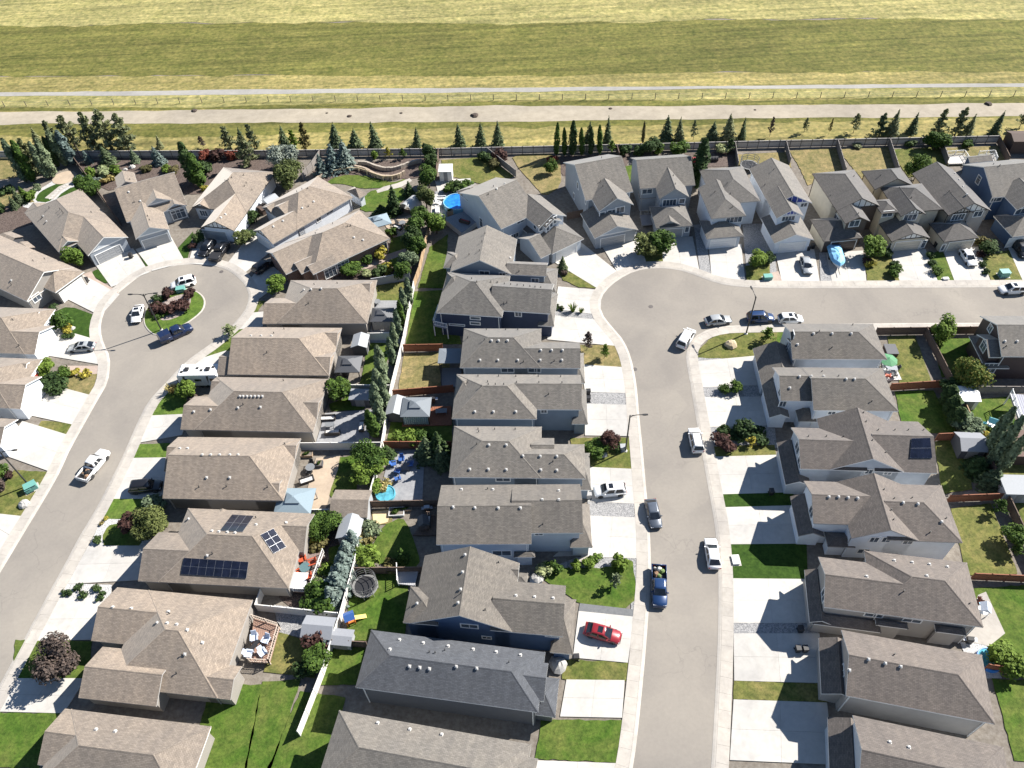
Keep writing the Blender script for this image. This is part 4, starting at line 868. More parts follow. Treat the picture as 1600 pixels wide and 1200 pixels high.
# ------------------------------------------------------------------ two-storey houses down the east side of the straight street
house('two_storey_house', 'grey-roofed house at the street corner with boulder lawn, patio umbrella behind', -4,
      [W([(1364, 506), (1384, 561), (1238, 561)], 5.6, 'x', 'gh'), W([(1224, 528), (1234, 560), (1260, 540)], 5.6, 'x', 'gg'), W([(1179, 544, 3), (1190, 600, 3), (1245, 560, 3)], 3, 'y', 'gg', n='garage_roof')], 'palegrey', ROOF_WARM,
      vents=[(1271, 521), (1300, 521), (1330, 521), (1246, 538)], pipes=[(1280, 518), (1332, 508), (1300, 543)], wins=[(1230, 543, 1.2, 1.6), (1239, 525, .9, 1.4)])
house('two_storey_house', 'white-sided house with a shaded step in its roof and six vents below the ridge', -4.3,
      [W([(1372, 575), (1404, 642.5), (1271, 641)], 5.6, 'x', 'gh'), W([(1222.5, 575.5), (1220, 626), (1320, 600)], 5.6, 'x', 'gg'), W([(1190, 600, 3), (1203, 652, 3), (1226, 620, 3)], 3, 'y', 'gg', n='garage_roof'), W([(1243, 640, 3), (1249, 658, 3), (1272, 632, 3)], 3, 'x', 'hh', n='porch_roof')], 'white', ROOF_WARM,
      vents=[(1249, 588), (1268, 588), (1287, 588), (1322, 592), (1335, 592), (1234, 606)], pipes=[(1310, 588), (1284, 581), (1362, 627)], wins=[(1299.5, 645, 1.0, .6), (1223, 631, .9, 1.2), (1218.5, 613, .9, 1.2)])
house('two_storey_house', 'grey cross-gabled house with a black solar array near its back eave', -5.5,
      [W([(1305, 734), (1412.5, 736), (1276, 654)], 5.6, 'y', 'gg', p=.55), W([(1236, 667.5), (1254, 734), (1345, 700)], 5.6, 'x', 'gg'), W([(1430, 657), (1464, 737.5), (1356, 700)], 5.6, 'x', 'gg'), W([(1214, 691, 3), (1229, 757, 3), (1258, 720, 3)], 3, 'y', 'gg', n='garage_roof')], 'palegrey', ROOF_TAUPE,
      vents=[], pipes=[(1263, 682), (1291, 682), (1318, 682), (1349, 645), (1353, 659), (1363, 688), (1384, 707), (1372, 672), (1398, 672), (1419, 672), (1443, 672)],
      wins=[(1357.5, 736.5, .9, .9), (1387.5, 738, .9, .9), (1246, 700, 1.6, 1.4), (1250, 722, 1.6, 1.4)], solar=[([(1424, 685), (1453, 684), (1456, 716), (1421, 716)], 5, 2)])
house('two_storey_house', 'white gable-ended house with dark window awnings and three blue-framed windows on its side', -5.5,
      [W([(1330, 839), (1436, 845), (1346, 754)], 5.6, 'y', 'gg', p=.55), W([(1264, 751), (1271, 817.5), (1370, 790)], 5.6, 'x', 'gg'), W([(1472, 760), (1504, 847.5), (1374, 800)], 5.6, 'x', 'gh'), W([(1237, 775, 3), (1248, 837, 3), (1280, 800, 3)], 3, 'y', 'gg', n='garage_roof'),
       W([(1292, 830, 3), (1294, 853, 3), (1332, 836, 3)], 3, 'x', 'hh', n='porch_roof')], 'white', ROOF_TAUPE, trim=GREYTRIM,
      vents=[(1295, 776), (1310, 776), (1325, 777), (1340, 778), (1411, 785), (1434, 787), (1471, 815)], pipes=[(1381, 765), (1392, 797), (1396, 812), (1397, 779), (1425, 778), (1478, 810), (1453, 832)],
      wins=[(1366, 843, 1.0, 1.1), (1385, 843, 1.0, 1.1), (1419, 846, 1.1, 1.1), (1349, 861, 1.4, 1.0), (1268, 800, 1.4, 1.4)])
house('two_storey_house', 'taupe-roofed house with two dark lean-to canopies along its tan side wall', -11,
      [W([(1350, 860), (1511, 880), (1535, 980)], 5.6), W([(1282, 870), (1288, 950.5), (1415, 920)], 5.6, 'x', 'gg'), W([(1257, 890, 3), (1268, 972, 3), (1295, 930, 3)], 3, 'y', 'gg', n='garage_roof'), W([(1270, 974, 3), (1373, 986, 3), (1373, 962, 3)], 3, 'x', 'hh', n='porch_roof'),
       W([(1369, 972, 4.2), (1418, 982, 4.2), (1418, 972, 4.2)], 4.2, 'x', 'hh', n='bay_roof'), W([(1463, 985, 4.2), (1510, 992, 4.2), (1508, 978, 4.2)], 4.2, 'x', 'hh', n='canopy_roof')], 'tan', ROOF_TAUPE,
      vents=[(1354, 901), (1448, 900), (1397, 876), (1425, 879), (1452, 882), (1480, 886)], pipes=[(1412, 924), (1515, 943)], wins=[(1365, 961, 2.0, .7), (1425, 969.5, 2.0, .7), (1287, 930, 1.3, 1.4)])
house('two_storey_house', 'taupe house under the picture edge, its straight ridge pointing at an inflatable blue pool', -14,
      [W([(1325, 986), (1536, 1033), (1322, 1087)], 5.6, 'x', 'gh'), W([(1279, 996, 3), (1290, 1085, 3), (1335, 1045, 3)], 3, 'y', 'gg', n='garage_roof')], 'tan', ROOF_TAUPE,
      vents=[(1357, 1030), (1383, 1036), (1407, 1041), (1327, 1047)], pipes=[(1397, 1023)], wins=[(1316, 1050, 1.3, 1.4)])
house('two_storey_house', 'plum brown house with white-framed front gables, standing apart behind the lone yard tree', -4,
      [W([(1541, 493.5), (1565, 557), (1660, 556)], 5.6, 'x', 'gg'), W([(1532, 522, 5), (1545, 558, 5), (1570, 540, 5)], 5.0, 'x', 'gg'), W([(1524, 524, 3), (1540, 575, 3), (1570, 560, 3)], 3, 'y', 'hh', n='porch_roof')], 'plum', ROOF_GREY,
      vents=[(1570, 533), (1589, 533)], pipes=[(1572, 541)], wins=[(1547.5, 513, 1.0, 1.2), (1537, 541, 1.4, 1.6), (1555, 541, 1.0, 1.4), (1546, 575, 2.0, 2.0, None, 3)])
# ---- the rows go on below the picture
house('two_storey_house', 'grey house below the slate-roofed one, next along the row', -12,
      [W([(530, 1110), (830, 1165), (505, 1230)], 5.6), W([(840, 1185), (830, 1260), (700, 1210)], 5.6, 'x', 'gg')], 'grey', ROOF_GREY, vents=[(590, 1130), (640, 1140), (690, 1148)])
house('bungalow', 'tan bungalow at the end of the curved row, straight ridge and twin front gables', -9,
      [W([(110, 1110), (330, 1135), (270, 1260)], B), W([(60, 1195), (100, 1110), (200, 1150)], B, 'x', 'gg', n='garage_roof')], 'taupe', ROOF_TAN, vents=[(150, 1140), (180, 1143)])
house('two_storey_house', 'taupe house next beyond the straight-ridged one, end of the east row', -15,
      [W([(1345, 1120), (1570, 1180), (1340, 1250)], 5.6, 'x', 'gh'), W([(1293, 1120, 3), (1300, 1220, 3), (1360, 1180, 3)], 3, 'y', 'gg', n='garage_roof')], 'palegrey', ROOF_TAUPE, vents=[(1390, 1160), (1420, 1168)])
# ------------------------------------------------------------------ fences
FEN = dict(pale=plain('silvered_wood', (.40, .375, .35), .9, .2, 3), grey=plain('weathered_wood', (.19, .172, .158), .9, .25, 3), cedar=plain('cedar_wood', (.22, .085, .045), .85, .25, 3), brown=plain('brown_wood', (.125, .088, .068), .9, .25, 3),
           vinyl=plain('white_vinyl', (.64, .62, .58), .5, .06), greyv=plain('grey_vinyl', (.40, .41, .42), .6, .08), tan=plain('tan_wood', (.36, .25, .15), .85, .2, 3))
def fence(label, pts, style, h=1.8, panel=2.4, group='fences between the yards', cat='fence', frame=None):
    w = [G(*p) for p in pts]
    root = thing('fence', label, cat, w[0], 0, group); O = w[0]; m = FEN[style]; vin = style in ('vinyl', 'greyv')
    pm = MB(); t = .06
    pm.box(-t, -t, 0, t, t, h + .06); pm.loft([[(-t - .02, -t - .02, h + .06), (t + .02, -t - .02, h + .06), (t + .02, t + .02, h + .06), (-t - .02, t + .02, h + .06)], [(-.02, -.02, h + .13), (.02, -.02, h + .13), (.02, .02, h + .13), (-.02, .02, h + .13)]])
    post = pm.mesh('post', frame or m)
    for a, b in zip(w, w[1:]):
        d = b - a; L = d.length; n = max(1, round(L / panel)); pl = L / n; rz = math.atan2(d.y, d.x)
        mb = MB(); x0, x1 = .05, pl - .05; nb = max(3, int(pl / .3)); prof = []
        for i in range(nb):
            xa, xb = x0 + (x1 - x0) * i / nb, x0 + (x1 - x0) * (i + 1) / nb; o = .012 if i % 2 else 0
            prof += [(xa, -.02 - o), (xb, -.02 - o)]
        prof += [(x1, .02), (x0, .02)]
        mb.loft([[(x, y, .08) for x, y in prof], [(x, y, h - .02) for x, y in prof]])
        for z in ((.3, h - .3) if not vin else (.1, h - .12)): mb.box(x0, -.085, z - .05, x1, -.034, z + .05, 1 if frame else 0)
        mb.box(x0, -.06, h - .02, x1, .06, h + .025)
        me = mb.mesh('panel', [m, frame or m])
        for i in range(n):
            p = a + d * (i / n) - O
            link('panel', me, root, p, rz); link('post', post, root, p, rz)
    link('post', post, root, w[-1] - O)
    return root
fence('long weathered board fence closing every far yard off from the field', [(-150, 250), (0, 247), (400, 246), (690, 243), (800, 240.5), (1000, 236), (1200, 231), (1400, 227), (1557, 223.5)], 'pale', frame=plain('fence_frame', (.10, .09, .085), .9))
for lab, pts, st in (
    ('dark fence with pale cap running down from the far fence past the big pale-leaved shrub', [(113, 247), (140, 283), (190, 353)], 'brown'),
    ('curving fence between the bushy willow and the blue spruces', [(502, 245), (489, 264), (474, 282)], 'grey'),
    ('fence beside the white shed, from the far fence to the shaded planting', [(686, 243), (682, 284)], 'brown'),
    ('slanting fence behind the pale dormered house with long shadow on dry grass', [(762, 242), (806, 277)], 'grey'),
    ('short fence at the far corner of the steep-winged grey house', [(963, 237), (967, 250)], 'brown'),
    ('fence between the red play tunnel yard and the trampoline yard', [(1147, 233), (1152, 264)], 'grey'),
    ('fence on the trampoline side of the first straw-coloured yard', [(1226, 231), (1233, 258)], 'grey'),
    ('fence between the straw-coloured yard and the greener square yard', [(1306, 229), (1319, 274)], 'grey'),
    ('fence casting a black wedge on the square yard next to the round yard tree', [(1387, 227.5), (1401, 272)], 'grey'),
    ('fence between the round yard tree and the framed raised beds', [(1467, 226), (1478, 258)], 'grey'),
    ('brown fence ending the far fence beside the dark brown shed', [(1557, 223.5), (1573, 256)], 'brown'),
    ('sunlit tan board fence along the tree row beside the gable-ended grey house', [(673, 352), (656, 428), (648, 450)], 'tan'),
    ('cedar red fence behind the shaded lawn of the navy house', [(632, 550), (692, 549)], 'cedar'),
    ('cedar fence behind the pale hip gazebo', [(616, 621), (709, 613)], 'cedar'),
    ('cedar fence on the far side of the blue garden chairs', [(602, 701), (706, 701)], 'cedar'),
    ('weathered brown fence just below the small turquoise paddling pool', [(577, 794), (687, 792)], 'brown'),
    ('brown fence on the far side of the trampoline', [(557, 897), (661, 896)], 'brown'),
    ('short brown fence beside the slate-roofed house', [(523, 1009), (575, 1012)], 'brown'),
    ('grey board fence under the yellow-flowered bed of the brick house', [(582, 447), (641, 437)], 'greyv'),
    ('white panel fence between the two charcoal gazebos', [(577, 532), (619, 531)], 'vinyl'),
    ('white panel fence behind the bungalow with the straight ridge', [(511, 612), (612, 613)], 'vinyl'),
    ('white panel fence at the foot of the dark paved patio', [(468, 703), (599, 702)], 'vinyl'),
    ('white fence between the pale gazebo and the bungalow with solar arrays', [(436, 807), (572, 806)], 'vinyl'),
    ('white fence below the row of blue spruces', [(412, 931), (404, 954), (531, 967)], 'vinyl'),
    ('dark brown fence along the open street, beside the yard with the patio umbrella', [(1366, 524), (1443, 523)], 'brown'),
    ('dark brown fence along the open street, beside the plum house', [(1443, 523), (1532, 522)], 'brown'),
    ('wide weathered fence in shade running away from the lone street-side yard tree', [(1443, 523), (1479, 594), (1494, 622)], 'brown'),
    ('cedar fence between the umbrella patio and the tree-shaded lawn', [(1388, 611), (1484, 605)], 'cedar'),
    ('short cedar fence beside the grey gabled shed', [(1460, 689), (1530, 686)], 'cedar'),
    ('weathered fence from the small white shed towards the plum house', [(1494, 615), (1660, 616)], 'grey'),
    ('fence down the side of the small white shed', [(1494, 622), (1512, 664), (1530, 703)], 'tan'),
    ('pale-capped fence beyond the grey gabled shed', [(1530, 703), (1660, 704)], 'grey'),
    ('cedar fence behind the white house with window awnings', [(1478, 785), (1562, 782)], 'cedar'),
    ('long brown fence dividing the back yards at the edge of the place', [(1530, 703), (1562, 770), (1620, 895)], 'brown'),
    ('weathered fence just below the flat pale shed', [(1564, 777), (1680, 776)], 'grey'),
    ('cedar fence between the mown yard and the bright lawn with the worn circle', [(1515, 906), (1650, 912)], 'cedar'),
    ('cedar fence beside the inflatable blue pool', [(1536, 1047), (1700, 1070)], 'cedar'),
    ('small brown fence between the pale dormered house and its grey neighbour', [(886, 344), (911, 339)], 'brown')):
    fence(lab, pts, st)
fence('long white vinyl fence winding down between the tan bungalows and the grey houses', [(648, 450), (632, 536), (613, 613), (598, 706), (588, 752), (574, 803), (557, 886), (535, 967), (523, 1005), (507, 1055), (470, 1150)], 'vinyl', group='fences between the yards')
# wire fence along the field
wr = thing('wire_fence', 'thin wire fence on posts along the pale verge beyond the dirt road', 'wire fence', G(0, 167))
pm = MB(); pm.tube((0, 0, 0), (0, 0, 1.5), .09, .08, 6); pst = pm.mesh('post', plain('old_post', (.10, .09, .08), .9))
wires = MB()
for A, Bq, nP in ((G(-60, 168), G(420, 159), 14), (G(420, 159), G(1660, 150), 34)):
    for i in range(nP): p = A.lerp(Bq, i / nP); link('post', pst, wr, p - wr.location)
    for z in (.5, .95, 1.35): wires.tube(A - wr.location + Vector((0, 0, z)), Bq - wr.location + Vector((0, 0, z)), .02, n=4)
wires.build('wire', plain('wire', (.2, .2, .2), .5), wr)

# ------------------------------------------------------------------ sheds, gazebos, decks
def gable_shed(label, px, py, rz, w, d, h, roof, wall, p=.45, door=True, cat='shed', ax='x', group=None):
    """w along its own x, ridge along x; door on the -y long side"""
    o = thing('garden_shed', label, cat, G(px, py), R(rz), group)
    a, b = w / 2, d / 2; r = b * p; ov = .2; mb = MB()
    mb.face([(-a, -b, 0), (a, -b, 0), (a, -b, h), (-a, -b, h)]); mb.face([(a, b, 0), (-a, b, 0), (-a, b, h), (a, b, h)])
    mb.face([(a, -b, 0), (a, b, 0), (a, b, h), (a, 0, h + r), (a, -b, h)]); mb.face([(-a, b, 0), (-a, -b, 0), (-a, -b, h), (-a, 0, h + r), (-a, b, h)])
    mb.build('wall', wall, o)
    mb = MB(); z0 = h - ov * p + .05; zt = h + r + .05; A = a + ov; Bv = b + ov
    prof = [(-Bv, z0), (0, zt), (Bv, z0), (Bv, z0 - .1), (0, zt - .1), (-Bv, z0 - .1)]
    L = [[(x, y, z) for y, z in prof] for x in (-A, A)]
    i = len(mb.v); mb.v += L[0] + L[1]
    for k in range(6):
        q = (i + k, i + (k + 1) % 6, i + 6 + (k + 1) % 6, i + 6 + k); mb.f.append(q); mb.m.append(0)
        l = (Vector(mb.v[q[1]]) - Vector(mb.v[q[0]])).length; mb.uv.append([(0, 0), (0, l), (2 * A, l), (2 * A, 0)])
    for q in ((0, 5, 4, 1), (1, 4, 3, 2)): mb.f.append(tuple(i + k for k in q)); mb.m.append(0); mb.uv.append(None); mb.f.append(tuple(i + 6 + k for k in reversed(q))); mb.m.append(0); mb.uv.append(None)
    mb.build('roof', roof, o)
    if door:
        dm = MB(); dm.box(-.75, -b - .05, .05, -.02, -b + .01, h - .25); dm.box(.02, -b - .05, .05, .75, -b + .01, h - .25); dm.build('door', plain('shed_door', (.2, .2, .2), .7), o)
    return o
SH_GREY = plain('shed_grey', (.22, .23, .25), .6, .08); SH_PALE = plain('shed_pale', (.30, .315, .33), .8, .08); SH_DARK = plain('shed_dark', (.07, .072, .08), .7, .1)
SH_WHITE = plain('shed_white', (.68, .68, .67), .5, .05); SH_BROWN = plain('shed_brown', (.07, .045, .035), .8, .15)
MET = plain('grey_metal_roof', (.15, .17, .19), .75, .08); METD = plain('charcoal_metal_roof', (.075, .078, .085), .45, .1); METB = plain('blue_canvas_roof', (.19, .245, .28), .85, .08)
def box_shed(label, px, py, rz, w, d, h, wall, roof):
    o = thing('garden_shed', label, 'shed', G(px, py), R(rz), 'garden sheds'); a, b = w / 2, d / 2
    mb = MB(); mb.box(-a, -b, 0, a, b, h); mb.build('wall', wall, o)
    mb = MB(); mb.loft([[(-a - .12, -b - .12, h), (a + .12, -b - .12, h), (a + .12, b + .12, h + .18), (-a - .12, b + .12, h + .18)], [(-a - .12, -b - .12, h + .1), (a + .12, -b - .12, h + .1), (a + .12, b + .12, h + .28), (-a - .12, b + .12, h + .28)]]); mb.build('roof', roof, o)
    mb = MB(); mb.box(-.4, -b - .04, .05, .4, -b + .01, h - .2); mb.build('door', SH_GREY, o); return o
box_shed('white box shed with flat roof standing alone on rough grass by the far fence', 698, 279, -3, 2.7, 2.5, 2.5, SH_WHITE, SH_WHITE)
gable_shed('dark shed with one pale roof slope, beside the bungalow with the straight ridge', 566, 546, 86, 2.8, 2.4, 2.1, SH_PALE, SH_DARK, group='garden sheds')
gable_shed('small flat grey shed beside the thick column of shrubs', 566, 628, -5, 3.0, 2.0, 1.9, SH_GREY, SH_DARK, .25, group='garden sheds')
gable_shed('pale-roofed shed standing against the pale hip gazebo', 621, 647, 84, 3.4, 2.3, 2.1, SH_PALE, SH_DARK, group='garden sheds')
gable_shed('shingled tan shed with plain ridge against the white fence', 553, 800, -4, 5.0, 4.2, 2.3, ROOF_TAN, SH_PALE, .45, False, group='garden sheds')
gable_shed('narrow grey plastic shed at the head of the blue spruce row', 551, 836, 82, 3.4, 2.8, 2.1, SH_PALE, SH_GREY, group='garden sheds')
gable_shed('grey barn-like shed on the gravel below the white fence', 503, 991, -8, 3.6, 2.6, 2.1, SH_GREY, SH_PALE, group='garden sheds')
gable_shed('tiny grey shed in the corner of the yard with the colourful toy', 537, 1004, -8, 2.6, 1.8, 1.7, SH_GREY, SH_PALE, .3, group='garden sheds')
gable_shed('small white shed under the autumn-tinged yard tree', 1503, 630, -5, 2.7, 2.8, 2.3, SH_WHITE, SH_WHITE, .3, group='garden sheds')
gable_shed('grey shed with dark door end, beside tall spindly poplars', 1508, 704, -6, 3.4, 3.2, 2.2, SH_GREY, SH_DARK, .5, group='garden sheds')
box_shed('flat pale shed against the weathered fence at the edge of the place', 1580, 772, -5, 4.2, 3.0, 2.2, SH_PALE, SH_PALE)
box_shed('brown lean-to roof below the white-railed balcony at the edge', 1598, 708, -5, 5.0, 4.5, 2.2, SH_BROWN, plain('lean_to_roof', (.12, .075, .06), .85, .2))
gable_shed('tan shed nearer the corner, beside the tan hip-roofed bungalow', 25, 386, -30, 3.2, 2.8, 2.2, ROOF_TAN, SH_DARK, .5, group='garden sheds')
gable_shed('smaller tan shed with open frame, between the two corner bungalows', 48, 399, -42, 2.8, 2.0, 2.1, ROOF_TAN, SH_DARK, .5, group='garden sheds')
gable_shed('little white shed squeezed between two tan bungalows', 426, 324, 48, 2.6, 2.2, 2.1, SH_PALE, SH_WHITE, .5, group='garden sheds')
gable_shed('low brown lean shed touching the little white shed', 414, 331, 48, 2.0, 1.8, 1.4, SH_BROWN, SH_BROWN, .3, False, group='garden sheds')
gable_shed('dark brown shed behind the far fence end', 1592, 232, -4, 6.0, 4.0, 3.0, SH_BROWN, SH_BROWN, .3, False, group='garden sheds')
def gazebo(label, px, py, rz, w, d, h, roof, post=None, curtain=None, cupola=True, p=.5):
    o = thing('gazebo', label, 'gazebo', G(px, py), R(rz), 'garden gazebos'); a, b = w / 2, d / 2; post = post or DARKTRIM
    m = MB(); m.box(-.07, -.07, 0, .07, .07, h); pm = m.mesh('post', post)
    for sx in (-1, 1):
        for sy in (-1, 1): link('post', pm, o, (sx * (a - .25), sy * (b - .25), 0))
    mb = MB(); k = .35 if cupola else .02; zr = h + min(a, b) * p * (1 - k)
    R0 = [(-a, -b, h), (a, -b, h), (a, b, h), (-a, b, h)]; R1 = [(x * k, y * k, zr) for x, y, _ in R0]
    mb.loft([[(x, y, z - .1) for x, y, z in R0], R0, R1]); mb.build('roof', roof, o)
    if cupola:
        mb = MB(); z2 = zr + .12; q = [(x * k * 1.18, y * k * 1.18, z2) for x, y, _ in R0]
        mb.loft([[(x * k * .8, y * k * .8, zr - .02) for x, y, _ in R0], [(x * k * .8, y * k * .8, z2) for x, y, _ in R0], q, [(x * .05, y * .05, z2 + min(a, b) * k * p) for x, y, _ in R0]]); mb.build('roof_cap', roof, o)
    mb = MB()
    for s in (-1, 1): mb.box(-a + .2, s * (b - .25) - .05, h - .3, a - .2, s * (b - .25) + .05, h - .12)
    mb.build('beam', post, o)
    if curtain:
        mb = MB(); n = 24; y = -b + .22
        pr = [(-a + .35 + (2 * a - .7) * i / n, y + (.05 if i % 2 else -.05)) for i in range(n + 1)]
        mb.loft([[(x, yy, .2) for x, yy in pr] + [(x, yy + .02, .2) for x, yy in reversed(pr)], [(x, yy, h - .3) for x, yy in pr] + [(x, yy + .02, h - .3) for x, yy in reversed(pr)]]); mb.build('curtain', curtain, o)
    return o
gazebo('charcoal two-tier gazebo with drawn curtains beside the long tree row', 600, 507, -3, 3.9, 3.6, 2.4, METD, None, plain('grey_curtain', (.28, .27, .25), .8))
gazebo('charcoal two-tier gazebo next to the dark shed with one pale roof slope', 549, 584, -3, 4.2, 3.8, 2.4, METD)
gazebo('pale hip gazebo on the cedar deck between the grey houses', 653, 651, -3, 4.6, 4.0, 2.4, MET, None, plain('pale_curtain', (.36, .40, .42), .8))
gazebo('large pale metal gazebo on the beige patio, dark screens below', 467, 797, -3, 5.3, 4.4, 2.4, METB, ALU, plain('dark_screen', (.06, .062, .065), .8))
gazebo('light blue canvas gazebo in the yard beyond the brick bungalow', 594, 361, 20, 4.6, 3.8, 2.5, METB, ALU)
gazebo('slate blue patio cover on posts behind the house with the cedar fence', 706, 573, -3, 4.0, 3.4, 2.7, MET, None, None, False, .12)
# arched shelter
o = thing('arched_shelter', 'grey arched garden shelter at the foot of the round pines', 'shelter', G(643, 328), R(-35)); mb = MB()
arc = lambda r: [(r * math.cos(math.pi * i / 14), 1.0 + r * math.sin(math.pi * i / 14)) for i in range(15)]
pr = [(1.5, 0)] + [(x * 1.5 / 1.5, z) for x, z in arc(1.5)] + [(-1.5, 0), (-1.42, 0)] + [(x, z) for x, z in reversed(arc(1.42))] + [(1.42, 0)]
mb.loft([[(x, y, z) for x, z in pr] for y in (-1.8, 1.8)]); mb.build('shell', plain('shelter_steel', (.36, .37, .37), .5), o)
mb = MB(); mb.box(-1.35, -1.5, .35, 1.35, -.9, .45); mb.box(-1.35, -1.5, 0, -1.25, -.9, .35); mb.box(1.25, -1.5, 0, 1.35, -.9, .35); mb.build('bench', FEN['brown'], o)
def deck(label, q, z, mat, rail=None, rail_sides=(0, 1, 2), zb=0.0, skirt=None, cat='deck'):
    """boards laid side by side on joists, railings along the chosen sides; q = corners in the photograph at deck height"""
    w = [G(p[0], p[1], z) for p in q]
    ar = sum(a.x * b.y - b.x * a.y for a, b in zip(w, w[1:] + w[:1]))
    O = sum(w, Vector()) / len(w); O.z = 0; o = thing('deck', label, cat, O); v = [p - O for p in w]
    cc = v if ar > 0 else v[::-1]
    mb = MB(); mb.loft([[(p.x, p.y, max(0, z - (.25 if not skirt else z))) for p in cc], [(p.x, p.y, z - .03) for p in cc]]); mb.build('frame', skirt or mat, o)
    L = (v[1] - v[0]).length; n = max(4, int(L / .32))
    f = lambda s, t: (v[0] * (1 - s) + v[1] * s) * (1 - t) + (v[3] * (1 - s) + v[2] * s) * t
    for i in range(n):
        c = [f((i + .06) / n, 0), f((i + .94) / n, 0), f((i + .94) / n, 1), f((i + .06) / n, 1)]
        if ar < 0: c = c[::-1]
        mb = MB(); mb.loft([[(p.x, p.y, z - .03) for p in c], [(p.x, p.y, z) for p in c]]); mb.build('plank', mat, o)
    if z > .4:
        m = MB(); m.box(-.08, -.08, 0, .08, .08, z); pm = m.mesh('post', rail or mat)
        for p in v: link('post', pm, o, (p.x * .95, p.y * .95, 0))
    if rail:
        for k in rail_sides:
            a, b = v[k], v[(k + 1) % 4]; d = b - a; n = max(1, round(d.length / 1.8)); mb = MB(); u = d.normalized(); nn = Vector((-u.y, u.x, 0)) * .04
            for zz in (.15, 1.0):
                c = [a + nn, a - nn, b - nn, b + nn]; c = [(p.x, p.y) for p in c]
                mb.loft([[(x, y, z + zz) for x, y in c], [(x, y, z + zz + .07) for x, y in c]])
            for i in range(int(d.length / .3) + 1):
                p = a + u * min(d.length, i * .3); mb.box(p.x - .025, p.y - .025, z + .2, p.x + .025, p.y + .025, z + 1.0)
            for i in range(n + 1): p = a + d * (i / n); mb.box(p.x - .06, p.y - .06, z, p.x + .06, p.y + .06, z + 1.15)
            mb.build('railing', rail, o)
    return o
deck('dark timber deck holding red garden chairs, behind the bungalow with solar arrays', [(462, 866), (506, 864), (484, 926), (434, 922)], .7, plain('grey_deck', (.17, .13, .115), .8, .2, 3), WHITE, (1, 2))
deck('reddish brown deck with tan rail and folded pale loungers', [(396, 966), (437, 979), (421, 1036), (390, 1034)], .8, plain('red_deck', (.25, .155, .115), .8, .15, 3), plain('tan_rail', (.48, .40, .33), .6), (0, 1, 2))
deck('blue-grey balcony on posts at the back of the navy house', [(677, 508), (685, 484), (697, 484), (699, 513)], 2.7, plain('blue_deck', (.16, .19, .25), .7, .15), WHITE, (0, 3))
deck('raised grey pool deck with board skirt behind the pale dormered house', [(693, 341), (729, 329), (745, 346), (722, 364)], 1.2, plain('pool_deck', (.20, .215, .24), .7, .15), None, (), skirt=FEN['greyv'])
deck('cedar deck round the pale hip gazebo', [(634, 638), (705, 634), (706, 664), (628, 666)], .25, FEN['cedar'])
deck('white-railed balcony at the edge beside the tall spindly poplars', [(1578, 615), (1606, 617), (1620, 655), (1592, 655)], 2.5, plain('violet_deck', (.20, .21, .26), .6), WHITE, (3, 2))
deck('small white patio deck under the green umbrella', [(1377, 560), (1394, 560), (1409, 593), (1384, 594)], .2, plain('white_deck', (.5, .49, .47), .7), None)
deck('shaded steps and deck behind the house with the cedar fence', [(690, 575), (722, 574), (718, 604), (690, 604)], .7, plain('shade_deck', (.18, .18, .19), .8), DARKTRIM, (3,))
deck('brown deck at the back of the house next to the garden chairs', [(668, 806), (690, 806), (686, 836), (645, 836)], .4, FEN['brown'], FEN['brown'], (0,))
deck('pale deck with chairs behind the cobalt blue house', [(621, 886), (655, 886), (648, 915), (622, 912)], .6, plain('pale_deck', (.36, .36, .37), .7), WHITE, (3,))
deck('brown timber balcony at the far row house with columnar tree', [(1000, 336), (1026, 334), (1024, 350), (1003, 352)], .7, plain('stoop', (.20, .20, .215), .8), GREYTRIM, (0, 1))
# ------------------------------------------------------------------ pools and play
def round_tub(name, label, px, py, r, h, wall, water, cat, wz=.9):
    o = thing(name, label, cat, G(px, py)); mb = MB()
    mb.lathe([(r, 0), (r, h), (r - .02, h + .04), (r - .14, h + .04), (r - .14, h * .2), (.02, h * .2)], 32); mb.build('wall', wall, o)
    mb = MB(); mb.lathe([(r - .15, h * .25), (r - .15, h * wz), (.02, h * wz + .001)], 32); mb.build('water', water, o); return o
WATER = glassy('pool_water', (.02, .16, .55), .08); WATER2 = glassy('paddling_water', (.07, .26, .33), .1)
round_tub('swimming_pool', 'round above-ground pool of bright blue water beside the raised grey deck', 715, 322, 2.9, 1.2, plain('pool_wall', (.30, .55, .68), .4), WATER, 'pool')
round_tub('paddling_pool', 'small round turquoise paddling pool by the white fence', 603, 774, 1.45, .6, plain('turquoise_vinyl', (.08, .33, .42), .4), WATER2, 'pool')
o = round_tub('paddling_pool', 'inflatable blue pool on white concrete beside the bright lawn', 1544, 1033, 1.5, .6, plain('blue_vinyl', (.02, .16, .50), .4), WATER2, 'pool')
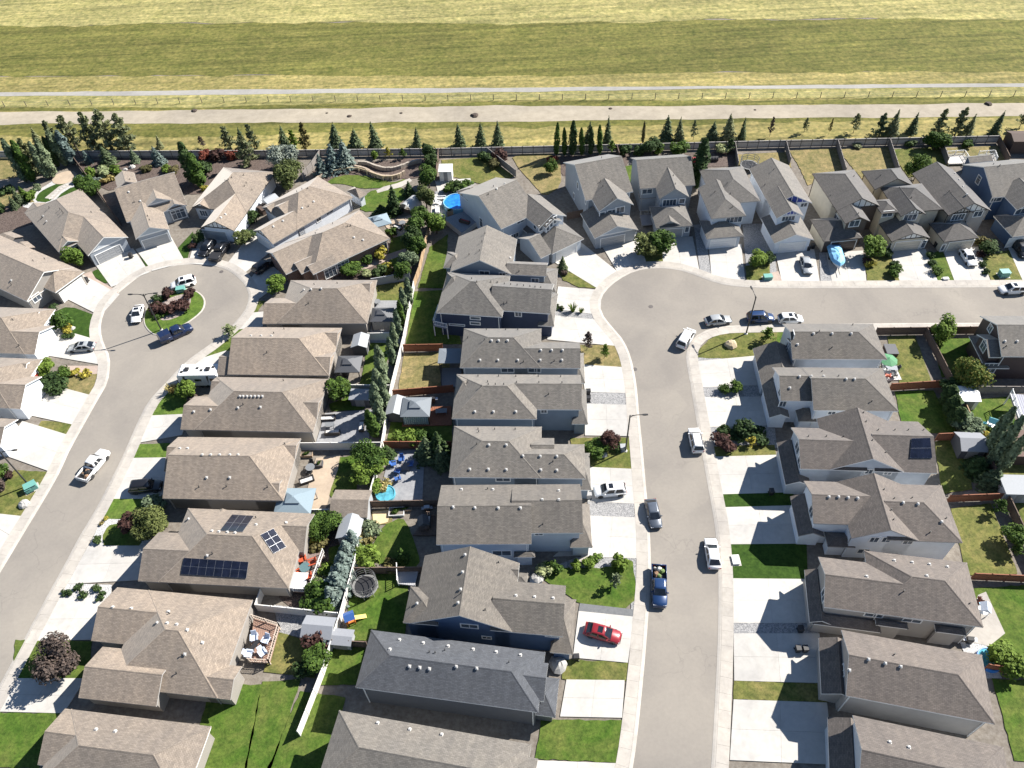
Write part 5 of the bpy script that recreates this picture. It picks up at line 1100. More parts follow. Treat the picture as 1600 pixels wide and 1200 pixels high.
for lab, px, py, r in (('trampoline with tall black net in the yard beside the long white fence', 572, 920, 1.7), ('trampoline with black net in the yard next to the fence by the red play tunnel', 1169, 263, 1.9)):
    o = thing('trampoline', lab, 'trampoline', G(px, py), 0, 'trampolines'); mb = MB()
    mb.lathe([(r, .8), (r + .06, .86), (r, .92), (r - .3, .9), (r - .3, .86), (r, .8)], 24, caps=False); mb.build('frame', plain('tramp_pad', (.16, .16, .155), .6), o)
    mb = MB(); mb.lathe([(r - .3, .87), (r - .3, .885), (.02, .885)], 24); mb.build('mat', BLACK, o)
    mb = MB(); n = 24
    for zz in (1.4, 1.9, 2.5):
        mb.lathe([(r - .03, zz), (r + .03, zz), (r + .03, zz + .06), (r - .03, zz + .06), (r - .03, zz)], 24, caps=False)
    mb.build('net', plain('net', (.06, .06, .06), .8), o)
    m = MB(); m.tube((0, 0, 0), (0, 0, 2.55), .05, n=6); pm = m.mesh('pole', plain('tramp_pole', (.35, .35, .34), .5))
    for i in range(8): link('pole', pm, o, (r * math.cos(i * .785), r * math.sin(i * .785), 0))
# ------------------------------------------------------------------ garden furniture
def chair_mesh():
    mb = MB(); mb.box(-.32, -.3, .32, .32, .35, .38); mb.loft([[(-.32, .3, .36), (.32, .3, .36), (.32, .36, .36), (-.32, .36, .36)], [(-.28, .55, 1.0), (.28, .55, 1.0), (.28, .6, 1.0), (-.28, .6, 1.0)]])
    return mb
def chair(label, px, py, rz, mat, z=0, group=None, sc=1.0):
    o = thing('garden_chair', label, 'chair', G(px, py, z), R(rz), group)
    m = MB(); m.box(-.34, -.32, .34, .34, .36, .40); m.build('seat', mat, o)
    m = MB(); m.loft([[(-.32, .30, .36), (.32, .30, .36), (.32, .36, .36), (-.32, .36, .36)], [(-.28, .58, 1.02), (.28, .58, 1.02), (.28, .63, 1.02), (-.28, .63, 1.02)]]); m.build('backrest', mat, o)
    lm = MB(); lm.box(-.03, -.03, 0, .03, .03, .6); me = lm.mesh('leg', mat)
    for x in (-.36, .36):
        for y in (-.3, .34): link('leg', me, o, (x, y, 0))
    am = MB(); am.box(-.06, -.36, .58, .06, .42, .62); me = am.mesh('arm', mat)
    for x in (-.38, .38): link('arm', me, o, (x, 0, 0))
    o.scale = (sc, sc, sc); return o
def table(label, px, py, r, h, mat, z=0, rect=None, rz=0):
    o = thing('garden_table', label, 'table', G(px, py, z), R(rz))
    m = MB()
    if rect: m.box(-rect[0] / 2, -rect[1] / 2, h - .05, rect[0] / 2, rect[1] / 2, h)
    else: m.lathe([(r, h - .05), (r, h), (.02, h + .001)], 18)
    m.build('tabletop', mat, o); m = MB()
    if rect:
        for x in (-1, 1):
            for y in (-1, 1):
                m = MB(); cx, cy = x * (rect[0] / 2 - .1), y * (rect[1] / 2 - .1); m.box(cx - .04, cy - .04, 0, cx + .04, cy + .04, h - .05); m.build('leg', mat, o)
    else: m.tube((0, 0, 0), (0, 0, h - .05), .07, n=8); m.tube((0, 0, 0), (0, 0, .05), r * .45, n=12); m.build('leg', mat, o)
    return o
RED = plain('red_orange_plastic', (.42, .075, .03), .5); BLUEP = plain('blue_plastic', (.035, .10, .30), .5); TEAL = plain('teal_plastic', (.08, .14, .15), .5); PALEB = plain('pale_blue_canvas', (.50, .56, .66), .8); WHT = plain('white_plastic', (.7, .7, .7), .5)
for i, (px, py, rz, lab) in enumerate(((474, 876, 20, 'red-orange garden chair on the dark deck, at the far side of the round table'), (488, 882, -70, 'red-orange garden chair on the dark deck, towards its railing'), (466, 899, 110, 'red-orange garden chair on the dark deck, closest to the house wall'), (483, 903, 200, 'red-orange garden chair on the dark deck, next to the white cover'))):
    chair(lab, px, py, rz, RED, .7, 'red garden chairs', 1.25)
table('round teal table amid the red-orange chairs', 478, 890, .75, .7, TEAL, .7)
for px, py, rz, lab in ((616, 727, 100, 'blue garden chair nearest the white fence round the fire table'), (622, 738, 160, 'blue garden chair at the near side of the fire table'), (628, 720, 0, 'blue garden chair at the far side of the fire table'), (641, 728, -80, 'blue garden chair facing the fire table from the spruce side'), (622, 750, 200, 'blue garden chair set apart below the fire table')):
    chair(lab, px, py, rz, BLUEP, .095, 'blue garden chairs', 1.05)
table('square fire table ringed by blue chairs', 634, 732, 0, .5, plain('fire_table', (.16, .13, .12), .6), .095, (1.2, 1.2))
for px, py, rz, lab in ((399, 999, 10, 'pale blue lounger on the brown deck, nearest the house'), (417, 1003, -20, 'pale blue lounger on the brown deck, beside the rail'), (412, 1022, 40, 'pale blue lounger on the brown deck, lowest of the three by the rail'), (391, 1024, 80, 'pale blue lounger on the brown deck, at the lower house corner')):
    chair(lab, px, py, rz, PALEB, .8, 'pale loungers', 1.15)
table('dark bench table on the brown deck', 400, 1009, 0, .45, BLACK, .8, (1.4, .6), 60)
o = thing('patio_umbrella', 'open green patio umbrella at the back wall of the corner house', 'umbrella', G(1381, 577)); m = MB(); m.lathe([(1.5, 2.2), (1.45, 2.25), (.05, 2.75), (.02, 2.85)], 8); m.build('canopy', plain('green_canvas', (.07, .21, .10), .8), o); m = MB(); m.tube((0, 0, 0), (0, 0, 2.8), .03, n=6); m.tube((0, 0, 0), (0, 0, .12), .3, n=10); m.build('pole', ALU, o)
table('grey dining table on the small white patio deck', 1391, 579, 0, .72, plain('grey_table', (.2, .22, .25), .5), .2, (1.8, 1.0), -10)
for px, py, rz, lab in ((1386, 571, 0, 'dark chair on the far side of the grey dining table'), (1396, 588, 180, 'dark chair on the near side of the grey dining table'), (1386, 589, 160, 'red chair on the small white patio deck'), (1399, 578, -90, 'dark chair at the fence end of the grey dining table')):
    chair(lab, px, py, rz, RED if 'red' in lab else BLACK, .2, 'chairs on the umbrella patio')
o = thing('spa_cover', 'white covered hot tub on the lower end of the dark deck', 'hot tub', G(463, 912, .7), R(-4)); m = MB(); m.box(-1.5, -1.1, 0, 1.5, 1.1, .75); m.build('cabinet', SH_GREY, o); m = MB(); m.box(-1.58, -1.18, .75, -.01, 1.18, .9); m.box(.01, -1.18, .75, 1.58, 1.18, .9); m.build('cover', SH_WHITE, o)
o = thing('spa_cover', 'dark covered hot tub in a cedar nook behind the corner house', 'hot tub', G(1390, 551), R(-4)); m = MB(); m.box(-.9, -1.1, 0, .9, 1.1, .8); m.build('cabinet', SH_BROWN, o); m = MB(); m.box(-.96, -1.16, .8, .96, 1.16, .92); m.build('cover', SH_DARK, o)
# skylights of enclosed porches behind the tan bungalows
for px, py, lab in ((475, 668, 'dark glass porch canopy behind the bungalow with seven vents'), (454, 727, 'dark glass porch canopy behind the bungalow with two round vents'), (437, 904, 'dark glass porch canopy at the corner of the bungalow with solar arrays')):
    o = thing('porch_canopy', lab, 'porch', G(px, py, 0), R(-5), 'porch canopies'); m = MB(); m.box(-1.1, -1.5, 2.3, 1.1, 1.5, 2.38); m.build('frame', WHITE, o)
    m = MB(); m.box(-.95, -1.35, 2.38, -.06, 1.35, 2.41); m.build('pane', GLASS, o); m = MB(); m.box(.06, -1.35, 2.38, .95, 1.35, 2.41); m.build('pane', GLASS, o)
    m = MB(); m.box(-.06, -.06, 0, .06, .06, 2.3); pm = m.mesh('post', WHITE)
    for x in (-1, 1):
        for y in (-1.4, 1.4): link('post', pm, o, (x, y, 0))
# toys, barbecues, wheeled bins, boxes
def playset(label, px, py, rz, mats, s=1.0):
    o = thing('play_set', label, 'play set', G(px, py), R(rz)); m = MB()
    for x in (-.6, .6):
        for y in (-.6, .6): m.box(x - .06, y - .06, 0, x + .06, y + .06, 2.0)
    m.build('frame', mats[0], o); m = MB(); m.box(-.7, -.7, .95, .7, .7, 1.02); m.build('platform', mats[0], o)
    m = MB(); m.loft([[(-.8, -.8, 2.0), (.8, -.8, 2.0), (.8, .8, 2.0), (-.8, .8, 2.0)], [(-.8, -.02, 2.7), (.8, -.02, 2.7), (.8, .02, 2.7), (-.8, .02, 2.7)]]); m.build('roof', mats[1], o)
    m = MB(); m.loft([[(.7, -.35, .95), (.7, .35, .95), (.7, .35, 1.0), (.7, -.35, 1.0)], [(2.4, -.35, .15), (2.4, .35, .15), (2.4, .35, .2), (2.4, -.35, .2)]]); m.build('slide', mats[2], o); o.scale = (s, s, s); return o
playset('little playhouse slide in orange, blue and yellow on the lawn by the long white fence', 549, 972, 20, (plain('orange_plastic', (.55, .17, .03), .5), BLUEP, plain('yellow_plastic', (.6, .45, .08), .5)), .85)
playset('brown wooden play tower in shade behind the single-gabled house', 664, 826, 100, (FEN['brown'], SH_DARK, FEN['brown']))
playset('pale blue and white toy slide by the bright lawn with the worn circle', 1532, 958, 70, (WHT, PALEB, plain('sky_plastic', (.25, .50, .65), .5)), .8)
playset('small turquoise toy slide at the foot of the tall spindly poplars', 1545, 668, 150, (WHT, plain('turq_plastic', (.15, .45, .5), .5), WATER2), .8)
o = thing('play_tunnel', 'long red and black play tunnel lying in the shaded yard beside the tall columnar tree', 'play tunnel', G(1103, 252)); m = MB()
for i in range(9):
    x = -3 + i * .62; m.lathe([(.0, 0), (.0, 0.001)], 3, 0, (0, 0, -5)) if False else None
    a = [(x, .55 * math.cos(t * .524), .55 + .55 * math.sin(t * .524)) for t in range(12)]; b = [(x + .56, .55 * math.cos(t * .524), .55 + .55 * math.sin(t * .524)) for t in range(12)]
    m.loft([[(p[0] , p[1] * 1.08, p[2]) for p in a], [(p[0] + .28, p[1] * .95, p[2]) for p in a], [(p[0], p[1] * 1.08, p[2]) for p in b]], 0 if i < 4 else 1, i in (0, 8))
m.build('tube', [plain('tunnel_red', (.30, .03, .035), .6), BLACK], o)
def grill(label, px, py, rz, z=0, mat=None):
    o = thing('barbecue', label, 'barbecue', G(px, py, z), R(rz), 'barbecues'); m = MB(); m.box(-.35, -.28, .1, .35, .28, .8); m.build('cart', BLACK, o)
    m = MB(); m.loft([[(-.4, -.3, .82), (.4, -.3, .82), (.4, .3, .82), (-.4, .3, .82)], [(-.4, -.26, 1.1), (.4, -.26, 1.1), (.4, .2, 1.2), (-.4, .2, 1.2)]]); m.build('lid', mat or BLACK, o)
    for s in (-1, 1): m = MB(); m.box(s * .42 if s > 0 else -.8, -.25, .78, .8 if s > 0 else -.42, .25, .82); m.build('side_shelf', ALU, o)
grill('black barbecue under the charcoal gazebo roof edge, on the white patio', 540, 588, 10); grill('silver-lidded barbecue on the shaded deck by the brown play tower', 668, 798, 5, .0, ALU); grill('black barbecue on the cedar deck beside the pale hip gazebo', 677, 628, 0, .25)
grill('dark barbecue on the gravel behind the pale-roofed house by the bright lawn', 1512, 1003, -10)
def bin_(label, px, py, rz, mat=None):
    o = thing('wheeled_bin', label, 'bin', G(px, py), R(rz), 'wheeled bins'); m = MB(); m.loft([[(-.26, -.3, .08), (.26, -.3, .08), (.26, .26, .08), (-.26, .26, .08)], [(-.32, -.38, 1.0), (.32, -.38, 1.0), (.32, .34, 1.0), (-.32, .34, 1.0)]]); m.build('bin_body', mat or BLACK, o)
    m = MB(); m.loft([[(-.34, -.42, 1.0), (.34, -.42, 1.0), (.34, .38, 1.0), (-.34, .38, 1.0)], [(-.3, -.34, 1.08), (.3, -.34, 1.08), (.3, .34, 1.1), (-.3, .34, 1.1)]]); m.build('lid', mat or BLACK, o)
    m = MB(); m.tube((-.34, .3, .12), (-.26, .3, .12), .12, n=10); m.build('wheel', BLACK, o); m = MB(); m.tube((.26, .3, .12), (.34, .3, .12), .12, n=10); m.build('wheel', BLACK, o)
for lab, px, py in (('upper of two black bins at the garage corner of the slate blue sided house', 919, 616), ('lower of two black bins at the garage corner of the slate blue sided house', 919, 627), ('black bin in the shade beside the pale house garage, upper one', 1204, 772), ('black bin beside the road-edge gravel at the tan-walled house', 1249, 986),
                    ('outer bin of a pair on the shaded drive of the straight-ridged house', 1245, 1017), ('inner bin of a pair on the shaded drive of the straight-ridged house', 1256, 1017), ('bin by the garage of the house with the red car', 900, 1030), ('bin at the boulder side of the white-gabled corner bungalow', 137, 441),
                    ('bin beside the garage wall of the white-gabled bungalow with pale gable', 206, 403), ('outer bin between the blue-gabled house and the boat driveway', 1262, 391), ('inner bin between the blue-gabled house and the boat driveway', 1269, 388), ('bin beside the timbered cream garage with stepped roofs', 1461, 386), ('bin at the garage corner of the house with round pool', 903, 388), ('pale bin by the white car in front of the single-gabled house', 920, 778)):
    bin_(lab, px, py, -90 if px < 1000 and py > 500 else 0, GREYTRIM if 'pale bin' in lab else None)
# ------------------------------------------------------------------ vehicles
def paint(name, c, met=.3):
    if name in MATS: return MATS[name]
    m, nt, bs = _mk(name); co = objco(nt)
    nt.links.new(ramp(nt, noise(nt, co, 1.5, 3), [(.3, scl(c, .92)), (.7, scl(c, 1.06))]), bs.inputs['Base Color'])
    bs.inputs['Roughness'].default_value = .3; bs.inputs['Metallic'].default_value = met * .5
    bs.inputs['Coat Weight'].default_value = .6; bs.inputs['Coat Roughness'].default_value = .08
    MATS[name] = m; return m
PWHITE, PBLACK, PSILV, PGREY = paint('paint_white', (.72, .72, .71), 0), paint('paint_black', (.012, .012, .014)), paint('paint_silver', (.33, .345, .35)), paint('paint_slate', (.085, .10, .125))
PBLUE, PNAVY, PRED = paint('paint_blue', (.014, .040, .115)), paint('paint_navy', (.010, .020, .06)), paint('paint_red', (.24, .016, .022))
CARGLASS = glassy('car_glass', (.012, .015, .02), .05); TYRE = plain('tyre_rubber', (.018, .018, .018), .85); RIM = plain('wheel_rim', (.30, .30, .31), .35, .05, metal=.7)
LAMPW = plain('headlight_glass', (.62, .64, .66), .15, .05); LAMPR = plain('tail_light_red', (.28, .015, .012), .25, .05)
SPEC = dict(sedan=(4.75, 1.84, 1.45, .95, (-2.05, -1.35, .28, 1.15)), suv=(4.72, 1.9, 1.72, 1.08, (-2.28, -1.92, .55, 1.28)), hatch=(4.35, 1.82, 1.58, 1.0, (-2.1, -1.62, .42, 1.22)), van=(5.1, 1.98, 1.75, 1.05, (-2.45, -2.15, .95, 1.85)), coupe=(4.6, 1.86, 1.36, .92, (-1.95, -1.05, .12, 1.0)),
            pickup=(5.9, 2.0, 1.9, 1.15, (-.72, -.5, .95, 1.62)))
_carm = {}
def car_meshes(kind):
    if kind in _carm: return _carm[kind]
    L, w, h, belt, (b0, r0, r1, b1) = SPEC[kind]; a = L / 2; hw = w / 2
    mb = MB()
    def ringx(x, k, zb, zt, rr=.16):
        y = hw * k
        return [(x, -y + .03, zb), (x, -y, zb + .22), (x, -y - .0, zt - rr), (x, -y + rr, zt), (x, y - rr, zt), (x, y, zt - rr), (x, y, zb + .22), (x, y - .03, zb)]
    bonnet = belt - (.12 if kind != 'pickup' else .04); tail = belt - (.02 if kind in ('sedan', 'coupe') else 0)
    st = [(-a, .82, .42, tail - .2), (-a + .12, .93, .30, tail - .05), (-a + .5, .99, .22, tail), (b0 + .3, 1.0, .2, belt), (0, 1.0, .2, belt), (b1 - .25, 1.0, .2, belt - .01), (b1 + .15, .99, .2, bonnet), (a - .45, .96, .22, bonnet - .1), (a - .12, .88, .28, bonnet - .2), (a, .74, .38, bonnet - .34)]
    if kind == 'pickup':
        st = [s for s in st if s[0] > b0 - .1]; st = [(b0 - .12, 1.0, .2, belt)] + st
    mb.loft([ringx(*s) for s in st])
    if kind == 'pickup':                                  # open bed
        x0, x1 = -a, b0 - .1
        mb.box(x0, -hw, .45, x1, hw, .66); mb.box(x0, -hw, .66, x1, -hw + .1, belt); mb.box(x0, hw - .1, .66, x1, hw, belt); mb.box(x0, -hw + .1, .66, x0 + .1, hw - .1, belt - .02)
    wb, wr = hw * .95, hw * .74; zr = h - .04; zb = belt - .03
    base = [(b0, -wb * .92, zb), (b0 + .35, -wb, zb), (b1 - .4, -wb, zb), (b1, -wb * .86, zb), (b1, wb * .86, zb), (b1 - .4, wb, zb), (b0 + .35, wb, zb), (b0, wb * .92, zb)]
    top = [(r0, -wr * .92, zr - .03), (r0 + .25, -wr, zr), (r1 - .25, -wr, zr), (r1, -wr * .9, zr - .03), (r1, wr * .9, zr - .03), (r1 - .25, wr, zr), (r0 + .25, wr, zr), (r0, wr * .92, zr - .03)]
    crown = [((p[0] - (r0 + r1) / 2) * .8 + (r0 + r1) / 2, p[1] * .7, h) for p in top]
    mb.loft([base, top, crown])
    body = mb.mesh('body', PWHITE, True)
    def pane(q, off):
        q = [Vector(p) for p in q]; n = (q[1] - q[0]).cross(q[2] - q[0]).normalized(); c = sum(q, Vector()) / 4
        if n.dot(c - Vector((0, 0, .7))) < 0: n = -n
        g = MB(); q2 = [p.lerp(c, .07) + n * off for p in q]; g.face(q2 if (q2[1] - q2[0]).cross(q2[2] - q2[0]).dot(n) > 0 else q2[::-1]); return g
    ws = pane([base[3], base[4], top[4], top[3]], .015).mesh('windscreen', CARGLASS); rw = pane([base[7], base[0], top[0], top[7]], .015).mesh('rear_window', CARGLASS)
    sw = []
    for s in (0, 1):
        B1, B2, T2, T1 = (base[1], base[2], top[2], top[1]) if s == 0 else (base[6], base[5], top[5], top[6])
        q = [Vector(k) for k in (B1, B2, T2, T1)]; l = []
        cuts = ((.0, .47), (.53, 1.0)) if kind != 'pickup' else ((0, .4), (.48, 1))
        for c0, c1 in cuts:
            l.append(pane([q[0].lerp(q[1], c0), q[0].lerp(q[1], c1), q[3].lerp(q[2], c1), q[3].lerp(q[2], c0)], .015).mesh('side_window', CARGLASS))
        sw += l
    R_ = .34 if kind in ('sedan', 'coupe', 'hatch') else .39
    t = MB(); t.lathe([(R_ * .6, -.11), (R_, -.10), (R_, .10), (R_ * .6, .11)], 16); tm = t.mesh('tyre', TYRE)
    r = MB(); r.lathe([(R_ * .62, -.09), (R_ * .62, .115), (R_ * .25, .09), (.01, .10)], 10); rm = r.mesh('rim', RIM)
    hl = MB(); hl.box(-.10, -.2, -.07, .05, .2, .07); hm = hl.mesh('headlight', LAMPW)
    tl = MB(); tl.box(-.04, -.18, -.09, .08, .18, .09); tlm = tl.mesh('taillight', LAMPR)
    mi = MB(); mi.loft([[(-.07, -.02, -.06), (.09, -.02, -.06), (.09, -.02, .08), (-.07, -.02, .08)], [(-.07, .2, -.05), (.05, .2, -.05), (.05, .2, .09), (-.07, .2, .09)]]); mim = mi.mesh('wing_mirror', PWHITE)
    _carm[kind] = (body, ws, rw, sw, tm, rm, hm, tlm, mim, R_, bonnet, tail); return _carm[kind]
def setmat(o, m):
    o.material_slots[0].link = 'OBJECT'; o.material_slots[0].material = m
CARGO = plain('black_tonneau', (.016, .016, .018), .6)
def car(kind, mat, label, front, rear, cat=None, group='parked vehicles', cargo=None, sunroof=False, rails=False, name=None, z=.012):
    A, Bp = G(*front, .7), G(*rear, .7); c = (A + Bp) / 2; c.z = z; d = A - Bp
    root = thing(name or dict(sedan='parked_car', suv='parked_suv', hatch='parked_car', van='parked_van', coupe='parked_car', pickup='pickup_truck')[kind], label, cat or dict(sedan='car', suv='suv', hatch='car', van='van', coupe='car', pickup='pickup')[kind], c, math.atan2(d.y, d.x), group)
    body, ws, rw, sw, tm, rm, hm, tlm, mim, R_, bonnet, tail = car_meshes(kind); L, w, h, belt, (b0, r0, r1, b1) = SPEC[kind]; a = L / 2; hw = w / 2
    o = link('body', body, root); setmat(o, mat)
    link('windscreen', ws, root); link('rear_window', rw, root)
    for m in sw: link('side_window', m, root)
    for x in (-a * .60, a * .62):
        for s in (-1, 1):
            t = link('wheel', tm, root, (x, s * (hw - .10), R_)); t.rotation_euler = (R(-90 * s), 0, 0); link('rim', rm, t)
    for s in (-1, 1):
        link('headlight', hm, root, (a - .13, s * hw * .62, bonnet - .30)); link('taillight', tlm, root, (-a + .05, s * hw * .70, tail - .25))
        m = link('wing_mirror', mim, root, (b1 - .42, s * (hw - .04), belt + .02)); m.scale = (1, s, 1); setmat(m, mat)
    if sunroof: g = MB(); g.box(r1 - .95, -.42, h - .005, r1 - .3, .42, h + .012); g.build('sunroof', CARGLASS, root)
    if rails:
        for s in (-1, 1): g = MB(); g.box(r0 + .15, s * hw * .66 - .03, h - .02, r1 - .1, s * hw * .66 + .03, h + .07); g.build('roof_rail', DARKTRIM, root)
    if kind == 'pickup':
        g = MB(); g.box(-a + .1, -hw + .1, .661, b0 - .1, hw - .1, .67); g.build('bed_liner', BLACK, root)
        if cargo == 'cover': g = MB(); g.box(-a + .03, -hw + .04, belt, b0 - .1, hw - .04, belt + .07); g.build('bed_cover', CARGO, root)
        if cargo == 'cap': g = MB(); g.loft([[(-a + .02, -hw + .02, belt), (b0 - .1, -hw + .02, belt), (b0 - .1, hw - .02, belt), (-a + .02, hw - .02, belt)], [(-a + .2, -hw * .8, h - .05), (b0 - .1, -hw * .8, h - .05), (b0 - .1, hw * .8, h - .05), (-a + .2, hw * .8, h - .05)]]); g.build('bed_cap', mat, root)
        g = MB(); g.box(a - .05, -hw * .8, .38, a + .06, hw * .8, .55); g.build('bumper', RIM, root)
    if cargo in ('load', 'green'):
        rnd = random.Random(len(label)); x0, x1 = -a + .25, b0 - .3
        for k in range(9):
            g = MB(); s = .18 + .2 * rnd.random(); n = 8; px_, py_ = rnd.uniform(x0 + .2, x1 - .2), rnd.uniform(-hw + .4, hw - .4)
            g.loft([[(px_ + s * q * math.cos(6.283 * j / n) * rnd.uniform(.8, 1.2), py_ + s * q * math.sin(6.283 * j / n) * rnd.uniform(.8, 1.2), .67 + zz) for j in range(n)] for q, zz in ((1, 0), (1.1, s), (.5, s * 1.8))])
            tag(g.build('cargo', [plain('load_green', (.13, .19, .06), .8, .35), plain('load_pale', (.5, .5, .45), .7, .2), BLACK, plain('load_wood', (.2, .12, .07), .8, .3)][k % 4 if cargo == 'green' else 2 + k % 2], root), 'loose load in the truck bed')
    return root
car('suv', PWHITE, 'white car with dark glass at the far kerb of the planted island', (269, 446), (303, 437), sunroof=True)
car('coupe', PWHITE, 'white low coupe with black windscreen beside the island double lamp', (211, 502), (217, 477), sunroof=True)
car('pickup', PNAVY, 'long dark navy truck with flat cover hugging the near kerb of the island', (299, 509), (249, 532), cargo='cap')
car('sedan', PSILV, 'silver sedan parked alone on the wide driveway below the dark turf', (105, 543), (149, 540), sunroof=True)
car('pickup', PWHITE, 'white pickup with a dark loaded bed driving up the curved street', (165, 703), (127, 751), cargo='load')
car('suv', PBLACK, 'black SUV in the shaded driveway above the bright clipped lawn', (252, 758), (204, 763), z=.11)
car('suv', PBLACK, 'black SUV with pale roof reflections, before the timbered gable, nearer the shrubs', (316, 397), (331, 379), sunroof=True, z=.11)
car('pickup', PBLACK, 'black pickup with covered bed parked right behind the timbered gable garage', (353, 380), (334, 407), cargo='cover', z=.11)
car('suv', PBLACK, 'black off-road vehicle with white rear deck in the brick bungalow driveway', (426, 407), (398, 425), z=.11)
car('van', PWHITE, 'white minivan rounding the street corner by the boulder lawn', (1081, 513), (1063, 543))
car('sedan', PSILV, 'grey-silver sedan at the corner kerb, first in the line of three', (1142, 497), (1102, 502))
car('suv', PBLUE, 'bright blue SUV behind the street lamp, middle of the line of three', (1211, 495), (1166, 496), rails=True)
car('hatch', PWHITE, 'white hatchback at the head of the line of three', (1254, 497), (1217, 498), sunroof=True)
car('suv', PWHITE, 'white SUV on the open street beside the far grass verge, cut by the edge', (1563, 452), (1602, 451), sunroof=True)
car('sedan', PSILV, 'silver car on the driveway of the house with the blue gable', (1264, 430), (1256, 399), z=.11)
car('suv', PWHITE, 'white SUV with roof rails parked against the east kerb of the straight street', (1083, 667), (1092, 708), rails=True)
car('sedan', PGREY, 'slate grey sedan at the west kerb of the straight street', (1026, 823), (1016, 781))
car('pickup', PBLUE, 'royal blue pickup with green cuttings in its open bed', (1031, 951), (1029, 881), cargo='green')
car('sedan', PWHITE, 'white sedan at the east kerb opposite the slate grey one', (1110, 841), (1117, 887))
car('sedan', PRED, 'red sedan in the driveway of the cobalt blue house', (971, 997), (913, 981), z=.11, sunroof=True)
car('suv', PWHITE, 'white crossover with black sunroof in the driveway above the double gravel strip', (929, 768), (977, 764), z=.11, sunroof=True)
car('sedan', PWHITE, 'white car on the driveway of the cream house with five ridge vents', (1521, 414), (1505, 390), z=.11)
car('suv', PBLACK, 'dark car in the shade before the deep blue end house', (1604, 402), (1588, 378), z=.11)
# travel trailer
Aq, Bq2 = G(278, 578, 3.15), G(341, 577, 3.15); c = (Aq + Bq2) / 2; c.z = 0; d = Bq2 - Aq; Lr = d.length + .2
rv = thing('travel_trailer', 'white travel trailer with grey side stripes beside the straight-ridged bungalow', 'trailer', c, math.atan2(d.y, d.x), 'parked vehicles'); hl, hw = Lr / 2, 1.28
mb = MB(); pr = [(-hl + .25, .6), (-hl, 1.3), (-hl + .15, 2.9), (-hl + .5, 3.12), (hl - .3, 3.12), (hl, 2.9), (hl, .6)]
mb.loft([[(x, y, z) for x, z in pr] for y in (-hw, hw)]); mb.build('body', plain('trailer_white', (.66, .67, .68), .4, .05), rv)
mb = MB(); mb.box(-hl + .45, -hw + .06, 3.12, hl - .3, hw - .06, 3.16); mb.build('roof', plain('trailer_roof', (.70, .69, .66), .6, .08), rv)
for x in (-1.9, 1.6): mb = MB(); mb.box(x - .35, -.35, 3.16, x + .35, .35, 3.42); mb.build('air_conditioner', BLACK, rv)
for x, y in ((-2.6, -.5), (-.2, .3), (.6, -.2), (2.4, .5)): mb = MB(); mb.box(x - .2, y - .2, 3.16, x + .2, y + .2, 3.28); mb.build('roof_vent', PIPE, rv)
for x0, x1, z0, z1 in ((-2.6, -1.6, 1.6, 2.3), (-.6, .5, 1.7, 2.2), (1.9, 2.7, 1.6, 2.3)):
    for s in (-1, 1): mb = MB(); y = s * (hw + .01); mb.box(x0, min(y, y + s * .02), z0, x1, max(y, y + s * .02), z1); mb.build('window', CARGLASS, rv)
for x in (1.0, -2.9):
    mb = MB(); mb.loft([[(x, -hw - .012, .62), (x + .35, -hw - .012, .62), (x + .9, -hw - .012, 2.9), (x + .55, -hw - .012, 2.9)], [(x, -hw - .003, .62), (x + .35, -hw - .003, .62), (x + .9, -hw - .003, 2.9), (x + .55, -hw - .003, 2.9)]]); mb.build('side_stripe', DARKTRIM, rv)
mb = MB(); mb.box(.75, -hw - .03, .75, 1.45, -hw, 2.65); mb.build('door', plain('trailer_door', (.55, .56, .58), .4), rv)
for x in (.1, .95):
    for s in (-1, 1):
        mb = MB(); mb.lathe([(.2, -.11), (.36, -.1), (.36, .1), (.2, .11)], 14); t = mb.build('wheel', TYRE, rv); t.location = (x, s * 1.1, .36); t.rotation_euler = (R(90), 0, 0)
mb = MB(); mb.tube((-hl + .3, -.5, .55), (-hl - 1.1, 0, .5), .06, n=6); mb.tube((-hl + .3, .5, .55), (-hl - 1.1, 0, .5), .06, n=6); mb.build('tow_bar', BLACK, rv)
# boat on its trailer
Aq, Bq2 = G(1312, 418, 1.2), G(1303, 383, 1.4); c = (Aq + Bq2) / 2; c.z = .1; d = Aq - Bq2; Lb = d.length
bt = thing('covered_boat', 'motor boat under a bright blue tarpaulin on its trailer', 'boat', c, math.atan2(d.y, d.x), 'parked vehicles'); hl = Lb / 2
def hull(k, z, n=10):
    P = []
    for i in range(n + 1):
        t = i / n; x = -hl + Lb * t; y = 1.3 * k * (1 - max(0, (t - .5) / .5) ** 3.4); P.append((x, y, z + .25 * t * t))
    return P + [(x, -y, z) for x, y, z in reversed(P)]
mb = MB(); mb.loft([hull(.25, .45), hull(.8, .75), hull(1.0, 1.2)]); mb.build('hull', plain('boat_hull', (.60, .61, .62), .3, .05), bt)
mb = MB(); h2 = hull(1.02, 1.22); h3 = [(x * .9, y * .72, z + .42 + .1 * math.sin(x * 3)) for x, y, z in hull(1, 1.22)]; h4 = [(x * .6, y * .3, z + .22) for x, y, z in h3]; mb.loft([[(x, y, z - .12) for x, y, z in h2], h2, h3, h4]); mb.build('tarpaulin', plain('blue_tarp', (.17, .40, .60), .6, .22, 2.5), bt)
mb = MB(); mb.box(-hl + .5, -.9, .38, hl * .4, -.8, .5); mb.box(-hl + .5, .8, .38, hl * .4, .9, .5); mb.tube((hl * .4, 0, .45), (hl + 1.3, 0, .45), .06, n=6); mb.box(-.6, -1.0, .36, -.45, 1.0, .48); mb.build('trailer_frame', BLACK, bt)
